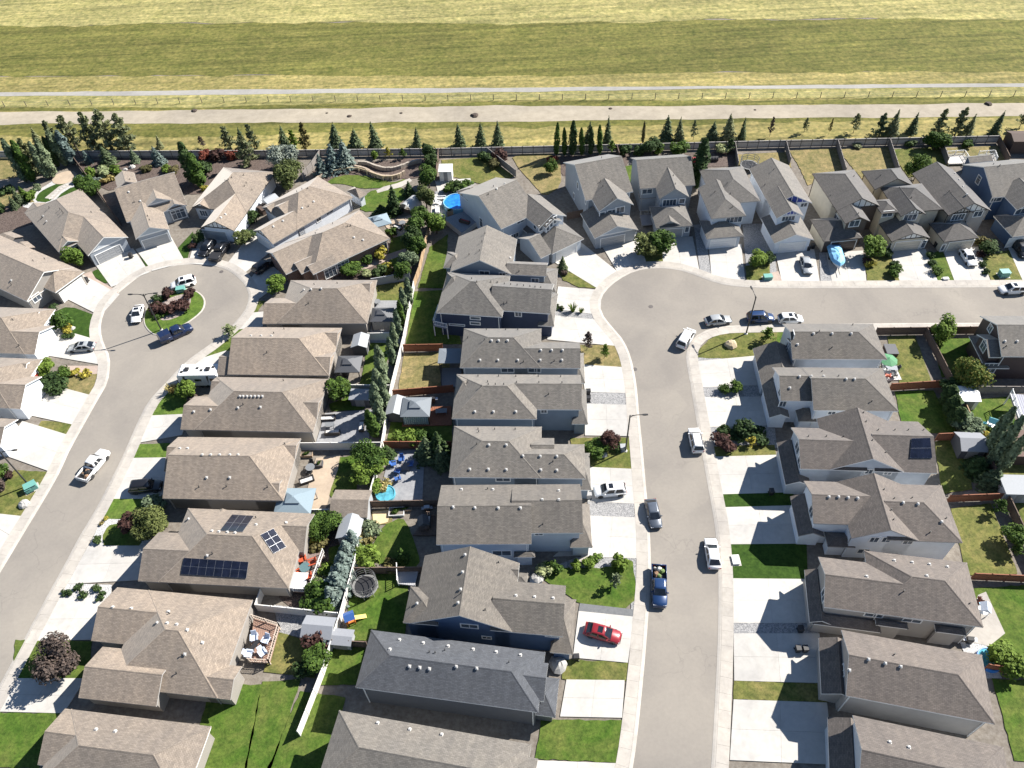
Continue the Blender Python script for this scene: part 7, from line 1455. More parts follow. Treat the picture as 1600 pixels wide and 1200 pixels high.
PL = '''
# trees beyond the far fence, from the planted side to the open side
spruce|green|64|231|5.5|1.3|slim bright green spruce beyond the far fence behind the corner aspens|trees beyond the far fence
pine|pine|91|233|7|2.2|thin brown-green pine beyond the fence, just short of the tall full pine|trees beyond the far fence
pine|pine|122|236|9|3.2|tall full pine beyond the far fence behind the pale shrub slope|trees beyond the far fence
pine|pine|153|236|9.5|2.8|first of three big pines beyond the far fence, above the small blue spruce|trees beyond the far fence
pine|pine|176|237|9.5|2.8|second of three big pines, tallest of them, beyond the far fence|trees beyond the far fence
pine|pine|203|237|9|3.2|third of three big pines beyond the far fence, broadest crown|trees beyond the far fence
spruce|green|251|231|3.4|1.1|little bright cone tree beyond the fence above a blue spruce|trees beyond the far fence
sapling|plum|318|231|3|1|tiny bare-looking sapling beyond the far fence near the red-leaved hedge|trees beyond the far fence
pine|pine|361|233|6|1.8|pale pine beyond the fence over the red-leaved hedge|trees beyond the far fence
spruce|spruce|381|233|5.5|1.5|dark narrow spruce beyond the fence at the end of the red-leaved hedge|trees beyond the far fence
pine|pine|399|233|6.5|1.8|pine beyond the fence behind the leafy yard tree next to the red hedge|trees beyond the far fence
spruce|spruce|446|231|6|1.6|dark spruce beyond the fence over the silver-leaved tree|trees beyond the far fence
pine|lime|462|232|4.5|1.5|light green loose tree beyond the fence beside the silver-leaved tree|trees beyond the far fence
pine|rust|479|234|6.5|1.8|spruce browned low down, beyond the fence before the blue spruces|trees beyond the far fence
spruce|dark|526|232|6.5|1.8|dark spruce beyond the fence right behind the blue spruces|trees beyond the far fence
spruce|dark|556|231|5|1.8|broad dark spruce beyond the fence above the bark terrace|trees beyond the far fence
spruce|dark|588|231|6.5|2|full dark spruce beyond the fence above the terrace shrubs|trees beyond the far fence
spruce|spruce|652|228|5|1.3|lone slim spruce beyond the fence above the timber terrace end|trees beyond the far fence
spruce|dark|719|228|5.5|1.7|first of three dark spruces beyond the fence of the white shed yard|trees beyond the far fence
spruce|dark|751|228|6|1.8|second of three dark spruces beyond the fence of the white shed yard|trees beyond the far fence
spruce|dark|778|227|6.2|1.5|third of three dark spruces beyond the fence, tallest and narrowest|trees beyond the far fence
aspen|rust|1004|224|5|.5|thin leafless pole of a tree beyond the fence behind the balcony house|trees beyond the far fence
spruce|spruce|1040|222|6.5|1.9|full spruce beyond the fence between the far row houses with balcony and white siding|trees beyond the far fence
spruce|pine|1060|222|6|1.6|paler spruce leaning on the full one beyond the fence|trees beyond the far fence
sapling|green|1083|219|5|1|slender young tree beyond the fence above the tall columnar tree|trees beyond the far fence
spruce|spruce|1111|221|5.2|1.9|squat spruce beyond the fence above the red play tunnel|trees beyond the far fence
spruce|pine|1137|220|6.8|1.9|tallest spruce beyond the fence of the play tunnel yard|trees beyond the far fence
spruce|dark|1158|219|6|1.4|narrow dark spruce beyond the fence of the trampoline yard|trees beyond the far fence
sapling|plum|1202|214|5|.8|bare stick of a sapling beyond the fence near the trampoline yard|trees beyond the far fence
sapling|pine|1256|207|3.5|1|frail sapling standing out in the pale grass above the first straw yard|trees beyond the far fence
sapling|rust|1294|211|4|.5|dead leaning stem in the pale grass above the straw yard|trees beyond the far fence
sapling|green|1333|208|4.5|1.5|young leafy tree beyond the fence above the green square yard|trees beyond the far fence
pine|spruce|1373|213|5.5|2.2|bushy pine beyond the fence above the wedge-shadowed yard|trees beyond the far fence
spruce|pine|1391|213|6.8|1.9|brown-green spruce touching the bushy pine beyond the fence|trees beyond the far fence
spruce|dark|1423|208|5.2|1.4|leaning dark spruce beyond the fence above the round yard tree|trees beyond the far fence
pine|pine|1462|213|6|1.8|tall loose pine beyond the fence with its top leaning over the field|trees beyond the far fence
pine|pine|1491|213|6.5|1.8|pale twin pine beyond the fence above the raised beds, first one|trees beyond the far fence
spruce|pine|1509|212|5.5|1.6|darker twin beside the pale pine beyond the fence|trees beyond the far fence
spruce|dark|1551|211|6|1.6|dark slanting spruce beyond the fence end by the brown shed|trees beyond the far fence
sapling|green|1592|200|4|1.5|loose young tree in the field above the dark brown shed|trees beyond the far fence
# columnar aspens of the corner yard
aspen|grey|42|285|10.5|1.5|first tall grey-green columnar aspen beside the straw lawn|columnar trees
aspen|green|53|284|10.5|1.6|second tall columnar aspen in the corner clump, deep green|columnar trees
pine|pine|60|272|9|3|broad pine wedged in the middle of the columnar clump|columnar trees
aspen|grey|76|280|9|1.4|third columnar aspen, standing at the round patio side of the clump|columnar trees
aspen|grey|85|277|9.5|1.5|fourth columnar aspen, closest to the round patio|columnar trees
aspen|dark|92|262|8|1.2|thin dark columnar aspen set back against the far fence|columnar trees
aspen|grey|105|259|9|1.5|columnar aspen against the far fence behind the round patio|columnar trees
aspen|blue|114|257|9|1.6|pale grey columnar tree beside the dark capped fence|columnar trees
low|dark|10|300|1.2|2|low dark bush between two straw lawns at the edge|shrubs and flowers
shrub|dark|4|330|2|1.5|round dark bush cut by the edge above the gabled sheds|shrubs and flowers
spruce|spruce|24|326|3.4|1.2|little spruce at the lawn edge, closest to the gabled sheds|yard conifers
spruce|spruce|32|318|3.8|1.3|little spruce in the middle of three by the turf path|yard conifers
spruce|green|41|312|3.4|1.3|little spruce nearest the pale pebbles by the turf path|yard conifers
shrub|lime|51|312|2|1.4|light bush beside the curved artificial turf|shrubs and flowers
low|grey|58|296|.9|1.2|grey cushion plant in the white pebbles by the turf|shrubs and flowers
bigtree|green|143|306|4.6|3|dense round green tree over the turf path of the white-gabled bungalow|yard trees
shrub|blue|126|285|1.6|1.2|blue-grey shrub in white pebbles beside the round tree|shrubs and flowers
shrub|lime|145|274|1.8|1.5|green bush at the dark capped fence, beside the pale shrub|shrubs and flowers
shrub|pale|163|275|2|2.4|wide pale creamy shrub on the bark slope|shrubs and flowers
shrub|lime|184|272|2|1.6|bright bush on the bark slope, above the lit rear gable|shrubs and flowers
low|silver|154|285|1.1|1.3|silvery cushion shrub below the pale creamy one|shrubs and flowers
low|straw|165|287|1.2|1.1|straw-coloured clump beside the silvery cushion|shrubs and flowers
low|straw|176|281|1.2|1.1|straw-coloured clump at the edge of the bark slope|shrubs and flowers
spruce|blue|139|254|3.4|1.5|small blue spruce by the dark capped fence|yard conifers
spruce|spruce|171|256|4.6|1.7|green spruce on the bark slope below the three big pines|yard conifers
spruce|grey|212|254|3.4|1.3|grey-blue cone tree against the far fence, alone|yard conifers
spruce|blue|250|256|4.6|1.9|bright blue spruce on the bark slope, largest there|yard conifers
shrub|rust|230|268|1.4|1.5|brownish bush on the bark slope behind the three-gabled bungalow|shrubs and flowers
shrub|lime|262|268|1.3|1.4|yellowish bush on the bark slope below the blue spruce|shrubs and flowers
shrub|rust|276|270|1.4|1.4|dull bush beside the two tall green columns|shrubs and flowers
aspen|dark|304|286|10|1.9|taller of two dense green columns behind the three-gabled bungalow|columnar trees
aspen|green|316|290|8|1.8|shorter of two dense green columns behind the three-gabled bungalow|columnar trees
shrub|dark|318|272|2.5|2.2|dark bush behind the two dense columns|shrubs and flowers
shrub|yellow|321|298|1.2|1|yellow bush by the corner of the timbered bungalow|shrubs and flowers
shrub|red|322|249|2.2|1.8|red-leaved bush at the head of the red hedge by the fence|shrubs and flowers
shrub|purple|343|250|2.2|2|middle purple-red bush of the red hedge by the fence|shrubs and flowers
shrub|red|365|249|2.2|1.8|last red-leaved bush of the red hedge by the fence|shrubs and flowers
pine|pine|390|260|7.5|2.6|leafy yard tree at the end of the red hedge|yard trees
bigtree|silver|446|266|6.5|3.2|silver-leaved tree by the far fence|yard trees
bigtree|olive|455|294|6.5|3.8|broad willow-like tree crowding the bungalow with dark entry gable|yard trees
spruce|blue|505|272|5.4|1.9|first blue spruce in the terraced yard, by the curving fence|blue spruces
spruce|blue|523|266|7|2.2|middle blue spruce in the terraced yard, tallest|blue spruces
spruce|blue|541|262|6.5|2.2|third blue spruce in the terraced yard, beside the bark terrace|blue spruces
shrub|lime|586|249|2|1|narrow green bush against the fence over the terrace, first|shrubs and flowers
sapling|yellow|608|248|3|1|yellow-green sapling against the fence over the terrace|yard trees
sapling|green|631|248|2.6|1|slender sapling against the fence at the terrace end|yard trees
tree|dark|671|250|4.5|1.6|dark round tree in the corner of the terrace by the white shed fence|yard trees
tree|dark|673|265|3.5|1.6|second dark tree below it along the white shed fence|yard trees
tree|green|671|293|5.2|2.6|round lush tree above the arched shelter|yard trees
spruce|dark|640|306|3.6|1.7|dark spreading conifer behind the arched shelter|yard conifers
spruce|dark|616|332|6.5|1.9|dark pointed spruce on the curved lawn beside the arched shelter|yard conifers
tree|olive|667|325|5|2|brown-tinged tree between the arched shelter and the pool yard|yard trees
spruce|dark|597|337|2.6|2.2|low spreading conifer behind the blue canvas gazebo|yard conifers
tree|green|661|356|5.5|2.2|first tree of the row along the tan fence, next to the pool deck|trees along the tan fence
tree|lime|683|364|5|2.2|bright tree bulging over the tan fence beside the pool deck|trees along the tan fence
tree|green|652|374|5|2.2|second tree of the row along the tan fence|trees along the tan fence
tree|dark|645|390|4.8|2|third tree of the row along the tan fence, darkest|trees along the tan fence
tree|green|652|402|4.8|2|fourth tree of the row, pressed against the tan fence|trees along the tan fence
tree|grey|640|420|4.5|1.9|fifth tree of the row, greyish, at the foot of the tan fence|trees along the tan fence
tree|green|632|438|4|1.8|last tree of the row by the grey board fence|trees along the tan fence
shrub|green|612|367|2|1.4|round bush beside the pavers by the blue canvas gazebo|shrubs and flowers
shrub|yellow|597|402|2.2|1.7|yellow-green globe bush at the corner of the brick bungalow|shrubs and flowers
shrub|green|575|408|1.6|1.5|green bush under the brick wall|shrubs and flowers
shrub|pale|563|413|1.2|1.2|pale variegated bush under the brick wall, middle of the bed|shrubs and flowers
shrub|lime|548|420|1.8|1.7|lime bush under the tall paired windows of the brick wall|shrubs and flowers
tree|green|553|430|2.6|2.2|spreading low tree at the brick garden path|yard trees
low|yellow|609|424|1.5|1.6|brilliant yellow flowering bush by the garden path|shrubs and flowers
shrub|dark|597|428|1.6|1.8|dark bush next to the brilliant yellow one|shrubs and flowers
shrub|pale|572|432|1.2|1.2|pale flowering bush at the low end of the garden path|shrubs and flowers
shrub|green|508|430|2.2|1.1|columnar bush by the front of the brick wall|shrubs and flowers
shrub|green|590|371|1.2|1.1|small bush at the edge of the blue canvas gazebo|shrubs and flowers
# front gardens of the planted cul-de-sac
tree|lime|124|419|4.2|2.2|bright leafy tree hiding the entry of the white-gabled bungalow|yard trees
tree|dark|312|380|2.8|1.2|small dark tree by the black vehicles at the timbered gable|yard trees
shrub|purple|303|388|1.2|.9|dark purple bush beside the turf wedge|shrubs and flowers
tree|olive|383|382|3.2|2|olive-brown tree on the shaded bank between two driveways|yard trees
ball|dark|396|348|2.6|1.8|egg-shaped clipped bush by the white side wall|shrubs and flowers
shrub|dark|390|372|1.6|1.6|dark bush on the shaded bank|shrubs and flowers
tree|lime|436|458|3.8|2.2|pale leafy tree at the shaded brick bungalow drive|yard trees
ball|green|104|513|3.4|2|clipped round tree on the dark turf|yard trees
shrub|yellow|109|518|1.2|1.2|yellow bush in the round bed below the clipped tree|shrubs and flowers
low|dark|108|528|.8|1.1|small dark cushion at the driveway end of the round bed|shrubs and flowers
ball|dark|86|484|1|1|small dark globe beside the white gable window|shrubs and flowers
low|purple|76|489|.9|1.1|small reddish cushion by the white gable steps|shrubs and flowers
tree|lime|80|584|3.0|1.8|bright round tree before the red-doored bungalow|yard trees
ball|green|100|588|1.6|1.5|smallest of three globes at the dry front lawn|shrubs and flowers
ball|dark|82|600|1.8|1.9|dark globe bush nearest the red door|shrubs and flowers
ball|dark|91|609|1.9|2|largest dark globe bush at the edge of the dry lawn|shrubs and flowers
low|yellow|115|586|.7|1.2|low yellow flowers along the dry lawn, nearer the globes|shrubs and flowers
low|yellow|134|585|.7|1.2|low yellow flowers along the dry lawn, street end|shrubs and flowers
shrub|green|9|742|1.6|1.4|green bush by the lamp lawn at the edge|shrubs and flowers
shrub|purple|17|744|1|.9|small dark red bush in the pink pebbles by the lamp lawn|shrubs and flowers
tree|plum|2|770|3|1.4|dull purple tree cut by the edge beside the lamp lawn|yard trees
# island
shrub|purple|248|487|1.7|1.4|first purple-leaved shrub of the island row, by the lamp|purple island shrubs
shrub|purple|260|487|1.8|1.5|second purple-leaved shrub of the island row|purple island shrubs
shrub|purple|272|486|1.7|1.5|third purple-leaved shrub of the island row|purple island shrubs
shrub|purple|285|485|1.8|1.6|last purple-leaved shrub of the island row|purple island shrubs
shrub|purple|262|465|1.9|1.5|purple shrub apart on the far slope of the island|purple island shrubs
shrub|purple|298|466|2|1.4|purple shrub beside the teal box on the island|purple island shrubs
low|green|253|496|.8|1.3|low green juniper in front of the purple row|shrubs and flowers
low|dark|246|470|.9|1.3|dark juniper at the far edge of the island|shrubs and flowers
# curved street gardens
sapling|pale|362|524|2.6|1.6|whitish flowering shrub at the straight-ridged bungalow|shrubs and flowers
tree|lime|295|621|3.8|1.8|bright young tree beside the travel trailer|yard trees
tuft|straw|271|614|1.8|1.1|feathery straw grass by the travel trailer|shrubs and flowers
tuft|straw|279|613|1.7|1|second feathery straw grass, nearer the bright young tree|shrubs and flowers
shrub|plum|304|628|1.2|1|dull mauve bush at the corner of the seven-vent bungalow|shrubs and flowers
tree|purple|214|824|3.4|1.8|purple-leaved half of the tree pair before the solar bungalow|yard trees
bigtree|olive|241|834|4.2|2.7|spreading green tree before the solar bungalow|yard trees
shrub|grey|240|798|2|2|grey bush in shade beside the black SUV driveway|shrubs and flowers
low|dark|152|846|.7|.8|lone dark plant in white pebbles below the turf circle|shrubs and flowers
low|dark|123|920|.6|.75|upper dark plant at the street end of the white pebble bed|plants in the white pebble bed
low|dark|106|927|.6|.75|dark plant nearest the street in the white pebble bed|plants in the white pebble bed
low|dark|151|922|.6|.75|dark plant nearest the house in the white pebble bed, upper|plants in the white pebble bed
low|dark|130|931|.6|.75|middle dark plant low in the white pebble bed|plants in the white pebble bed
low|dark|158|933|.6|.75|dark plant nearest the house in the white pebble bed, lower|plants in the white pebble bed
perennial|yellow|168|811|.7|.6|little yellow flowers at the point of the bright clipped lawn|shrubs and flowers
perennial|straw|160|818|.6|.5|straw tuft in the white pebbles by the kerb|shrubs and flowers
bigtree|plum|104|1042|5|2.9|large dusky purple-grey tree at the front of the broad bungalow|yard trees
# tree row along the white fence
aspen|grey|640|478|6.5|.95|slim column at the head of the row along the white fence|columns along the white fence
aspen|grey|634|494|6.5|.95|second slim column along the white fence, beside the curtained gazebo|columns along the white fence
aspen|green|629|510|6.5|.95|third slim column along the white fence|columns along the white fence
aspen|grey|624|526|6.5|.95|fourth slim column along the white fence, at the short white fence|columns along the white fence
aspen|grey|618|548|6.8|.95|fifth slim column, standing out over the striped lawn|columns along the white fence
aspen|grey|614|572|7|.95|sixth slim column along the white fence, across from the dry yard|columns along the white fence
aspen|grey|600|590|7.5|1.2|first of the thick grey-green columns above the paved patio|columns along the white fence
aspen|grey|603|606|7.5|1.2|thick column hiding the end of the small flat shed|columns along the white fence
aspen|grey|598|622|7.5|1.2|thick column beside the pale-roofed shed, outer one|columns along the white fence
aspen|grey|603|640|7.5|1.2|thick column pressed on the fence by the pale hip gazebo|columns along the white fence
aspen|grey|592|650|7.5|1.2|thick column over the dark paved patio, upper|columns along the white fence
aspen|grey|597|668|7|1.2|thick column over the dark paved patio, middle|columns along the white fence
aspen|green|588|682|6.5|1.2|thick column over the dark paved patio, lowest|columns along the white fence
tree|green|533|622|4|2.2|round tree in the small lawn beside the flat shed|yard trees
bigtree|green|579|727|4.2|2.4|big leafy tree by the kidney lawn and white fence|yard trees
tree|lime|594|738|3|1.8|lighter tree leaning on the white fence below the big leafy one|yard trees
tree|lime|569|752|3.4|2.2|bright leafy tree at the low end of the kidney lawn|yard trees
spruce|dark|607|714|3|1.6|dark round conifer in the corner by the blue garden chairs|yard conifers
spruce|spruce|668|716|5.5|2.2|first dark spruce behind the blue garden chairs, nearest them|dark spruces by the blue chairs
spruce|dark|685|712|6|2.2|second dark spruce behind the blue garden chairs, against the house|dark spruces by the blue chairs
spruce|spruce|692|728|5.5|2|third dark spruce behind the blue garden chairs, lowest|dark spruces by the blue chairs
shrub|lime|624|690|1.8|1.6|white-flowered bush on the cedar fence, first|shrubs and flowers
shrub|lime|642|690|1.8|1.6|white-flowered bush on the cedar fence, middle|shrubs and flowers
shrub|green|658|690|1.8|1.5|leafy bush on the cedar fence, nearest the house|shrubs and flowers
low|straw|600|760|1|1.3|tan flower bed above the paddling pool|shrubs and flowers
shrub|lime|587|764|1.5|1.3|flower bush at the white fence above the paddling pool|shrubs and flowers
bigtree|green|509|830|3.6|2.4|dense leafy tree at the back corner of the solar bungalow|yard trees
low|yellow|490|850|1.3|1.4|golden bush at the far corner of the dark deck|shrubs and flowers
shrub|rust|500|858|1.4|1.3|bronze bush at the far corner of the dark deck|shrubs and flowers
shrub|lime|508|895|1.5|1.2|yellow-green bush beyond the deck railing, upper|shrubs and flowers
shrub|pine|503|910|1.4|1.2|dull bush beyond the deck railing, lower|shrubs and flowers
spruce|blue|553|855|4.6|1.9|first blue spruce of the slanting row, by the narrow shed|slanting row of blue spruces
spruce|blue|547|871|4.6|1.9|second blue spruce of the slanting row|slanting row of blue spruces
spruce|blue|541|888|4.6|1.9|third blue spruce of the slanting row|slanting row of blue spruces
spruce|blue|536|905|4.6|1.9|fourth blue spruce of the slanting row|slanting row of blue spruces
spruce|blue|529|922|4.6|1.9|fifth blue spruce of the slanting row|slanting row of blue spruces
spruce|blue|522|940|4.6|1.9|last blue spruce of the slanting row, at the white fence|slanting row of blue spruces
tree|green|503|942|3.2|2.4|leafy tree at the low end of the blue spruce row|yard trees
shrub|grey|578|835|2|1.6|grey-green bush high in the bed along the white fence|shrubs and flowers
shrub|straw|574|848|1.8|1.5|tan bush in the bed along the white fence|shrubs and flowers
shrub|lime|570|868|2|1.7|yellow-green bush in the bed along the white fence|shrubs and flowers
shrub|lime|583|884|2|1.8|pale green bush at the corner of the bed by the brown fence|shrubs and flowers
low|rust|608|886|1|1.3|brownish clump by the brown fence, mid way|shrubs and flowers
spruce|green|630|874|3.2|1.4|lone pale conifer on the shaded lawn of the play tower yard|yard conifers
shrub|purple|494|1006|2.4|1.9|dark purple bush below the barn-like shed|shrubs and flowers
ball|blue|512|1006|2|1|teal egg-shaped bush beside the barn-like shed|shrubs and flowers
tree|green|497|1038|2.8|1.9|leafy bush-tree low in the railed-deck yard|yard trees
shrub|dark|475|1046|1.6|1.4|dark bush at the bottom of the railed-deck yard|shrubs and flowers
# pool and far yards
shrub|green|702|298|2|2|hedge bush above the pool, nearest the white concrete|shrubs and flowers
shrub|dark|716|300|2|2|hedge bush above the pool, middle|shrubs and flowers
shrub|green|730|299|2|2|hedge bush above the pool, at the house|shrubs and flowers
shrub|rust|770|262|2|1.7|brown-tinged wild bush in the white shed yard|shrubs and flowers
shrub|dark|757|252|2|1.7|dark bush by the slanting fence of the white shed yard|shrubs and flowers
shrub|purple|784|249|2.2|2|dark red shrub in the corner behind the slanting fence|shrubs and flowers
aspen|green|869|243|8|.8|first slim poplar of the fence row, standing apart|slim poplars at the far fence
aspen|green|882|243|7.2|.75|second slim poplar of the fence row|slim poplars at the far fence
aspen|dark|894|243|8|1.2|third slim poplar of the fence row, fullest|slim poplars at the far fence
aspen|green|909|243|7|.8|fourth slim poplar of the fence row|slim poplars at the far fence
aspen|dark|923|242|6.8|.9|fifth slim poplar of the fence row, darker|slim poplars at the far fence
aspen|green|937|241|7|.9|sixth slim poplar of the fence row|slim poplars at the far fence
spruce|dark|919|229|6.5|1.6|dark spruce beyond the fence between the slim poplars|trees beyond the far fence
spruce|dark|948|227|6.8|1.5|dark spruce beyond the fence past the last slim poplar|trees beyond the far fence
sapling|lime|955|240|3|1.2|bright young tree at the fence behind the steep-winged house|yard trees
tree|green|860|271|3.2|1.5|small green tree on the dry lawn beside the grey wall|yard trees
shrub|red|863|255|1.6|1.3|red flowering bush on the dry lawn corner|shrubs and flowers
shrub|dark|978|242|2|1.6|dark bush behind the balcony house, by the short fence|shrubs and flowers
shrub|dark|1000|242|2.2|1.8|dark bush behind the balcony house, middle|shrubs and flowers
tree|dark|1018|242|4|2.2|dark round tree at the fence behind the balcony house|yard trees
shrub|lime|1031|240|2|1.3|lime bush beside the dark round fence tree|shrubs and flowers
tree|green|1060|241|3|2.2|broad low tree at the fence by the tall columnar tree|yard trees
aspen|dark|1087|293|11.5|2.3|tall dense columnar tree against the balcony house|columnar trees
shrub|pale|1124|240|1.8|1.7|pale bush by the play tunnel|shrubs and flowers
sapling|dark|1140|238|3.2|1.5|small dark tree in the corner of the play tunnel yard|yard trees
tree|green|1458|234|4.5|2.6|leafy tree straddling the far fence above the raised beds|yard trees
shrub|dark|1423|229|1.2|1.4|dark weeds under the fence of the wedge-shadowed yard|shrubs and flowers
shrub|green|1508|229|1.6|1.6|bushes under the fence of the raised-bed yard|shrubs and flowers
bigtree|green|1429|283|5.4|3|round yard tree between two cream houses|yard trees
# front gardens of the open street
tree|olive|1009|398|4.6|2.7|olive-brown tree touching a brighter one before the steep-winged house|yard trees
tree|green|1029|396|4.8|2.6|bright tree of the touching pair before the balcony house|yard trees
tree|lime|1183|417|3.4|2|young bright tree in a ring of stones by the white-sided house|yard trees
shrub|dark|1196|408|1.8|1.5|dark bush at the stone bed beside the blue-gabled house|shrubs and flowers
tree|lime|1360|402|4.6|2.4|bright globe tree beside the covered boat|yard trees
shrub|yellow|1358|417|1.2|1.1|yellow flower bush in the round bed under the globe tree|shrubs and flowers
shrub|purple|1352|412|1.2|1|dark red bush in the round bed under the globe tree|shrubs and flowers
shrub|dark|1395|415|1.2|1|dark bush at the drive edge of the globe tree lawn, upper|shrubs and flowers
shrub|green|1398|429|1.6|1.6|green bush at the drive edge of the globe tree lawn, lower|shrubs and flowers
shrub|dark|1383|400|1.4|1.1|dark bush by the timbered cream garage|shrubs and flowers
ball|dark|1452|402|1|.9|first little globe along the strip lawn between two drives|globes on the strip lawn
ball|dark|1455|414|1|.9|second little globe along the strip lawn between two drives|globes on the strip lawn
ball|green|1462|427|1.3|1.1|third and largest little globe along the strip lawn|globes on the strip lawn
ball|dark|1545|394|2|2.1|low round bush before the deep blue end house|shrubs and flowers
low|purple|1532|400|.7|.9|dark cushion along the drive of the five-vent house, upper|shrubs and flowers
low|dark|1536|415|.7|.9|dark cushion along the drive of the five-vent house, middle|shrubs and flowers
low|dark|1541|428|.7|.9|dark cushion along the drive of the five-vent house, lower|shrubs and flowers
shrub|rust|1530|382|1.6|1.5|bronze bush at the garage corner of the five-vent house|shrubs and flowers
spruce|spruce|879|423|3.6|1.3|little conifer at the white garage of the pale dormered house|yard conifers
shrub|plum|881|430|1|.8|small mauve bush beside the little conifer|shrubs and flowers
shrub|pine|1338|228|.9|1.6|weeds along the fence of the green square yard|shrubs and flowers
# straight street gardens
low|dark|870|483|.8|.7|first dark cushion in the gravel of the navy house|shrubs and flowers
low|dark|878|484|.7|.6|second dark cushion in the gravel of the navy house|shrubs and flowers
tuft|lime|895|487|1.8|.9|tall lime grass in the gravel of the navy house|shrubs and flowers
tuft|lime|908|489|1|.6|short lime grass in the gravel of the navy house|shrubs and flowers
sapling|plum|917|547|4.2|1.1|slender mauve-leaved tree on the dry lawn corner|yard trees
sapling|lime|944|560|3.2|1|thin bright sapling on the dry front lawn|yard trees
tree|purple|952|700|3.4|1.5|dark purple tree beside the street lamp|yard trees
tree|green|932|708|2.2|1.8|leafy green bush-tree beside the dark purple one|yard trees
low|dark|963|702|.9|1.1|small dark bush at the white utility box|shrubs and flowers
shrub|dark|920|703|1.3|1.1|dark bush by the wall of the ten-vent house|shrubs and flowers
shrub|lime|966|887|2.2|1.5|big arching lime shrub at the gravel edge of the lush lawn|shrubs and flowers
shrub|lime|930|877|1.1|1|little bush on the gravel above the lush lawn, first|shrubs and flowers
shrub|lime|919|886|1.1|1|little bush on the gravel above the lush lawn, second|shrubs and flowers
shrub|lime|902|886|1.1|1|little bush on the gravel above the lush lawn, third|shrubs and flowers
shrub|green|866|890|1.4|1.2|leafy bush with white flowers by the entry canopy|shrubs and flowers
shrub|pale|852|897|1.2|1.3|pale flowering bush by the entry canopy|shrubs and flowers
sapling|grey|960|914|3|1.0|thin bare sapling in the middle of the lush lawn|yard trees
sapling|lime|1196|533|3.2|1.5|yellowish young tree on the corner lawn|yard trees
ball|green|1131|612|1.5|1|first clipped globe in the gravel strip of the east row|globes in the gravel strip
ball|green|1147|611|1.8|1.3|second, larger clipped globe in the gravel strip of the east row|globes in the gravel strip
ball|dark|1160|677|2.6|1.8|dark clipped globe tree in the shaded bed|yard trees
low|dark|1140|683|1.2|2|dark spreading juniper in the shaded bed, street end|shrubs and flowers
low|dark|1180|683|1.2|2|dark spreading juniper in the shaded bed, house end|shrubs and flowers
shrub|purple|1130|697|1.8|1.9|purple-leaved bush by the kerb of the east row|shrubs and flowers
sapling|yellow|1173|696|2|1|small yellow tree in the shaded bed|yard trees
tree|lime|1463|531|5|2.2|lone bright tree at the street-side fence corner|yard trees
bigtree|autumn|1506|603|5.6|3.1|large autumn-tinged tree over the small white shed|yard trees
shrub|dark|1477|610|2.2|2|dark bush at the fence under the autumn-tinged tree|shrubs and flowers
aspen|dark|1476|632|4.2|1.5|first dark cedar along the shaded fence beside the white shed|dark cedars at the fence
aspen|dark|1482|648|4.2|1.5|second dark cedar along the shaded fence|dark cedars at the fence
aspen|dark|1489|664|4.2|1.5|third dark cedar along the shaded fence|dark cedars at the fence
tree|grey|1508|675|3|2.4|grey-green bushy tree below the white shed|yard trees
shrub|yellow|1526|682|1.6|1.3|yellow bush at the fence by the grey gabled shed|shrubs and flowers
aspen|grey|1536|712|10.5|1.15|first spindly poplar beside the grey gabled shed|spindly poplars
aspen|grey|1545|728|11|1.2|second spindly poplar, in the middle of the three|spindly poplars
aspen|grey|1557|738|10|1.1|third spindly poplar, leaning over the edge yard|spindly poplars
spruce|dark|1522|735|3.5|2.2|dark spreading conifer under the spindly poplars|yard conifers
spruce|spruce|1546|758|4|2.4|larger dark conifer at the flat pale shed|yard conifers
tree|green|1576|845|3.6|1.9|leafy tree at the long brown fence in the mown yard|yard trees
sapling|green|1556|800|3|1.2|young tree high in the mown yard by the cedar fence|yard trees
sapling|green|1583|868|2.6|1.0|thin young tree low in the mown yard|yard trees
tree|lime|1566|1036|3.2|2.3|pale green bush-tree beside the inflatable pool|yard trees
low|red|1534|944|.7|.8|red flowers at the wall by the toy slide|shrubs and flowers
'''
for ln in PL.strip().splitlines():
    if ln.startswith('#'): continue
    k, m, px, py, h, r, lab, *g = ln.split('|')
    if g and g[0].startswith('trees beyond'): m = dict(dark='spruce', green='pine').get(m, m)
    plant(k, m, float(px), float(py), float(h), float(r), lab, g[0] if g else None)
# ------------------------------------------------------------------ decks, planters and seats that clutter the yards
deck('framed white deck behind the cream house with five ridge vents', [(1478, 243), (1505, 241), (1514, 255), (1482, 256)], .5, plain('pale_boards', (.45, .43, .40), .8), WHITE, (0, 1))
deck('framed white deck behind the deep blue end house', [(1528, 243), (1552, 241), (1556, 252), (1536, 254)], .5, plain('pale_boards', (.45, .43, .40), .8), WHITE, (0, 1))
def planter(label, px, py, w, d, h, mat, rz=0, fill='low'):
    o = thing('planter', label, 'planter', G(px, py, .06), R(rz), 'planters'); t = .07; m = MB()
    m.box(-w / 2, -d / 2, 0, w / 2, -d / 2 + t, h); m.box(-w / 2, d / 2 - t, 0, w / 2, d / 2, h); m.box(-w / 2, -d / 2 + t, 0, -w / 2 + t, d / 2 - t, h); m.box(w / 2 - t, -d / 2 + t, 0, w / 2, d / 2 - t, h); m.build('frame', mat, o)
    m = MB(); m.box(-w / 2 + t, -d / 2 + t, 0, w / 2 - t, d / 2 - t, h - .06); m.build('soil', SOIL, o)
    c = link('plant', proto('low', 1)[0], o, (0, 0, h - .15)); c.scale = (w * .38, d * .38, .6); setmat(c, LEAFM['green'])
WOODP = plain('planter_wood', (.30, .22, .15), .8, .2)
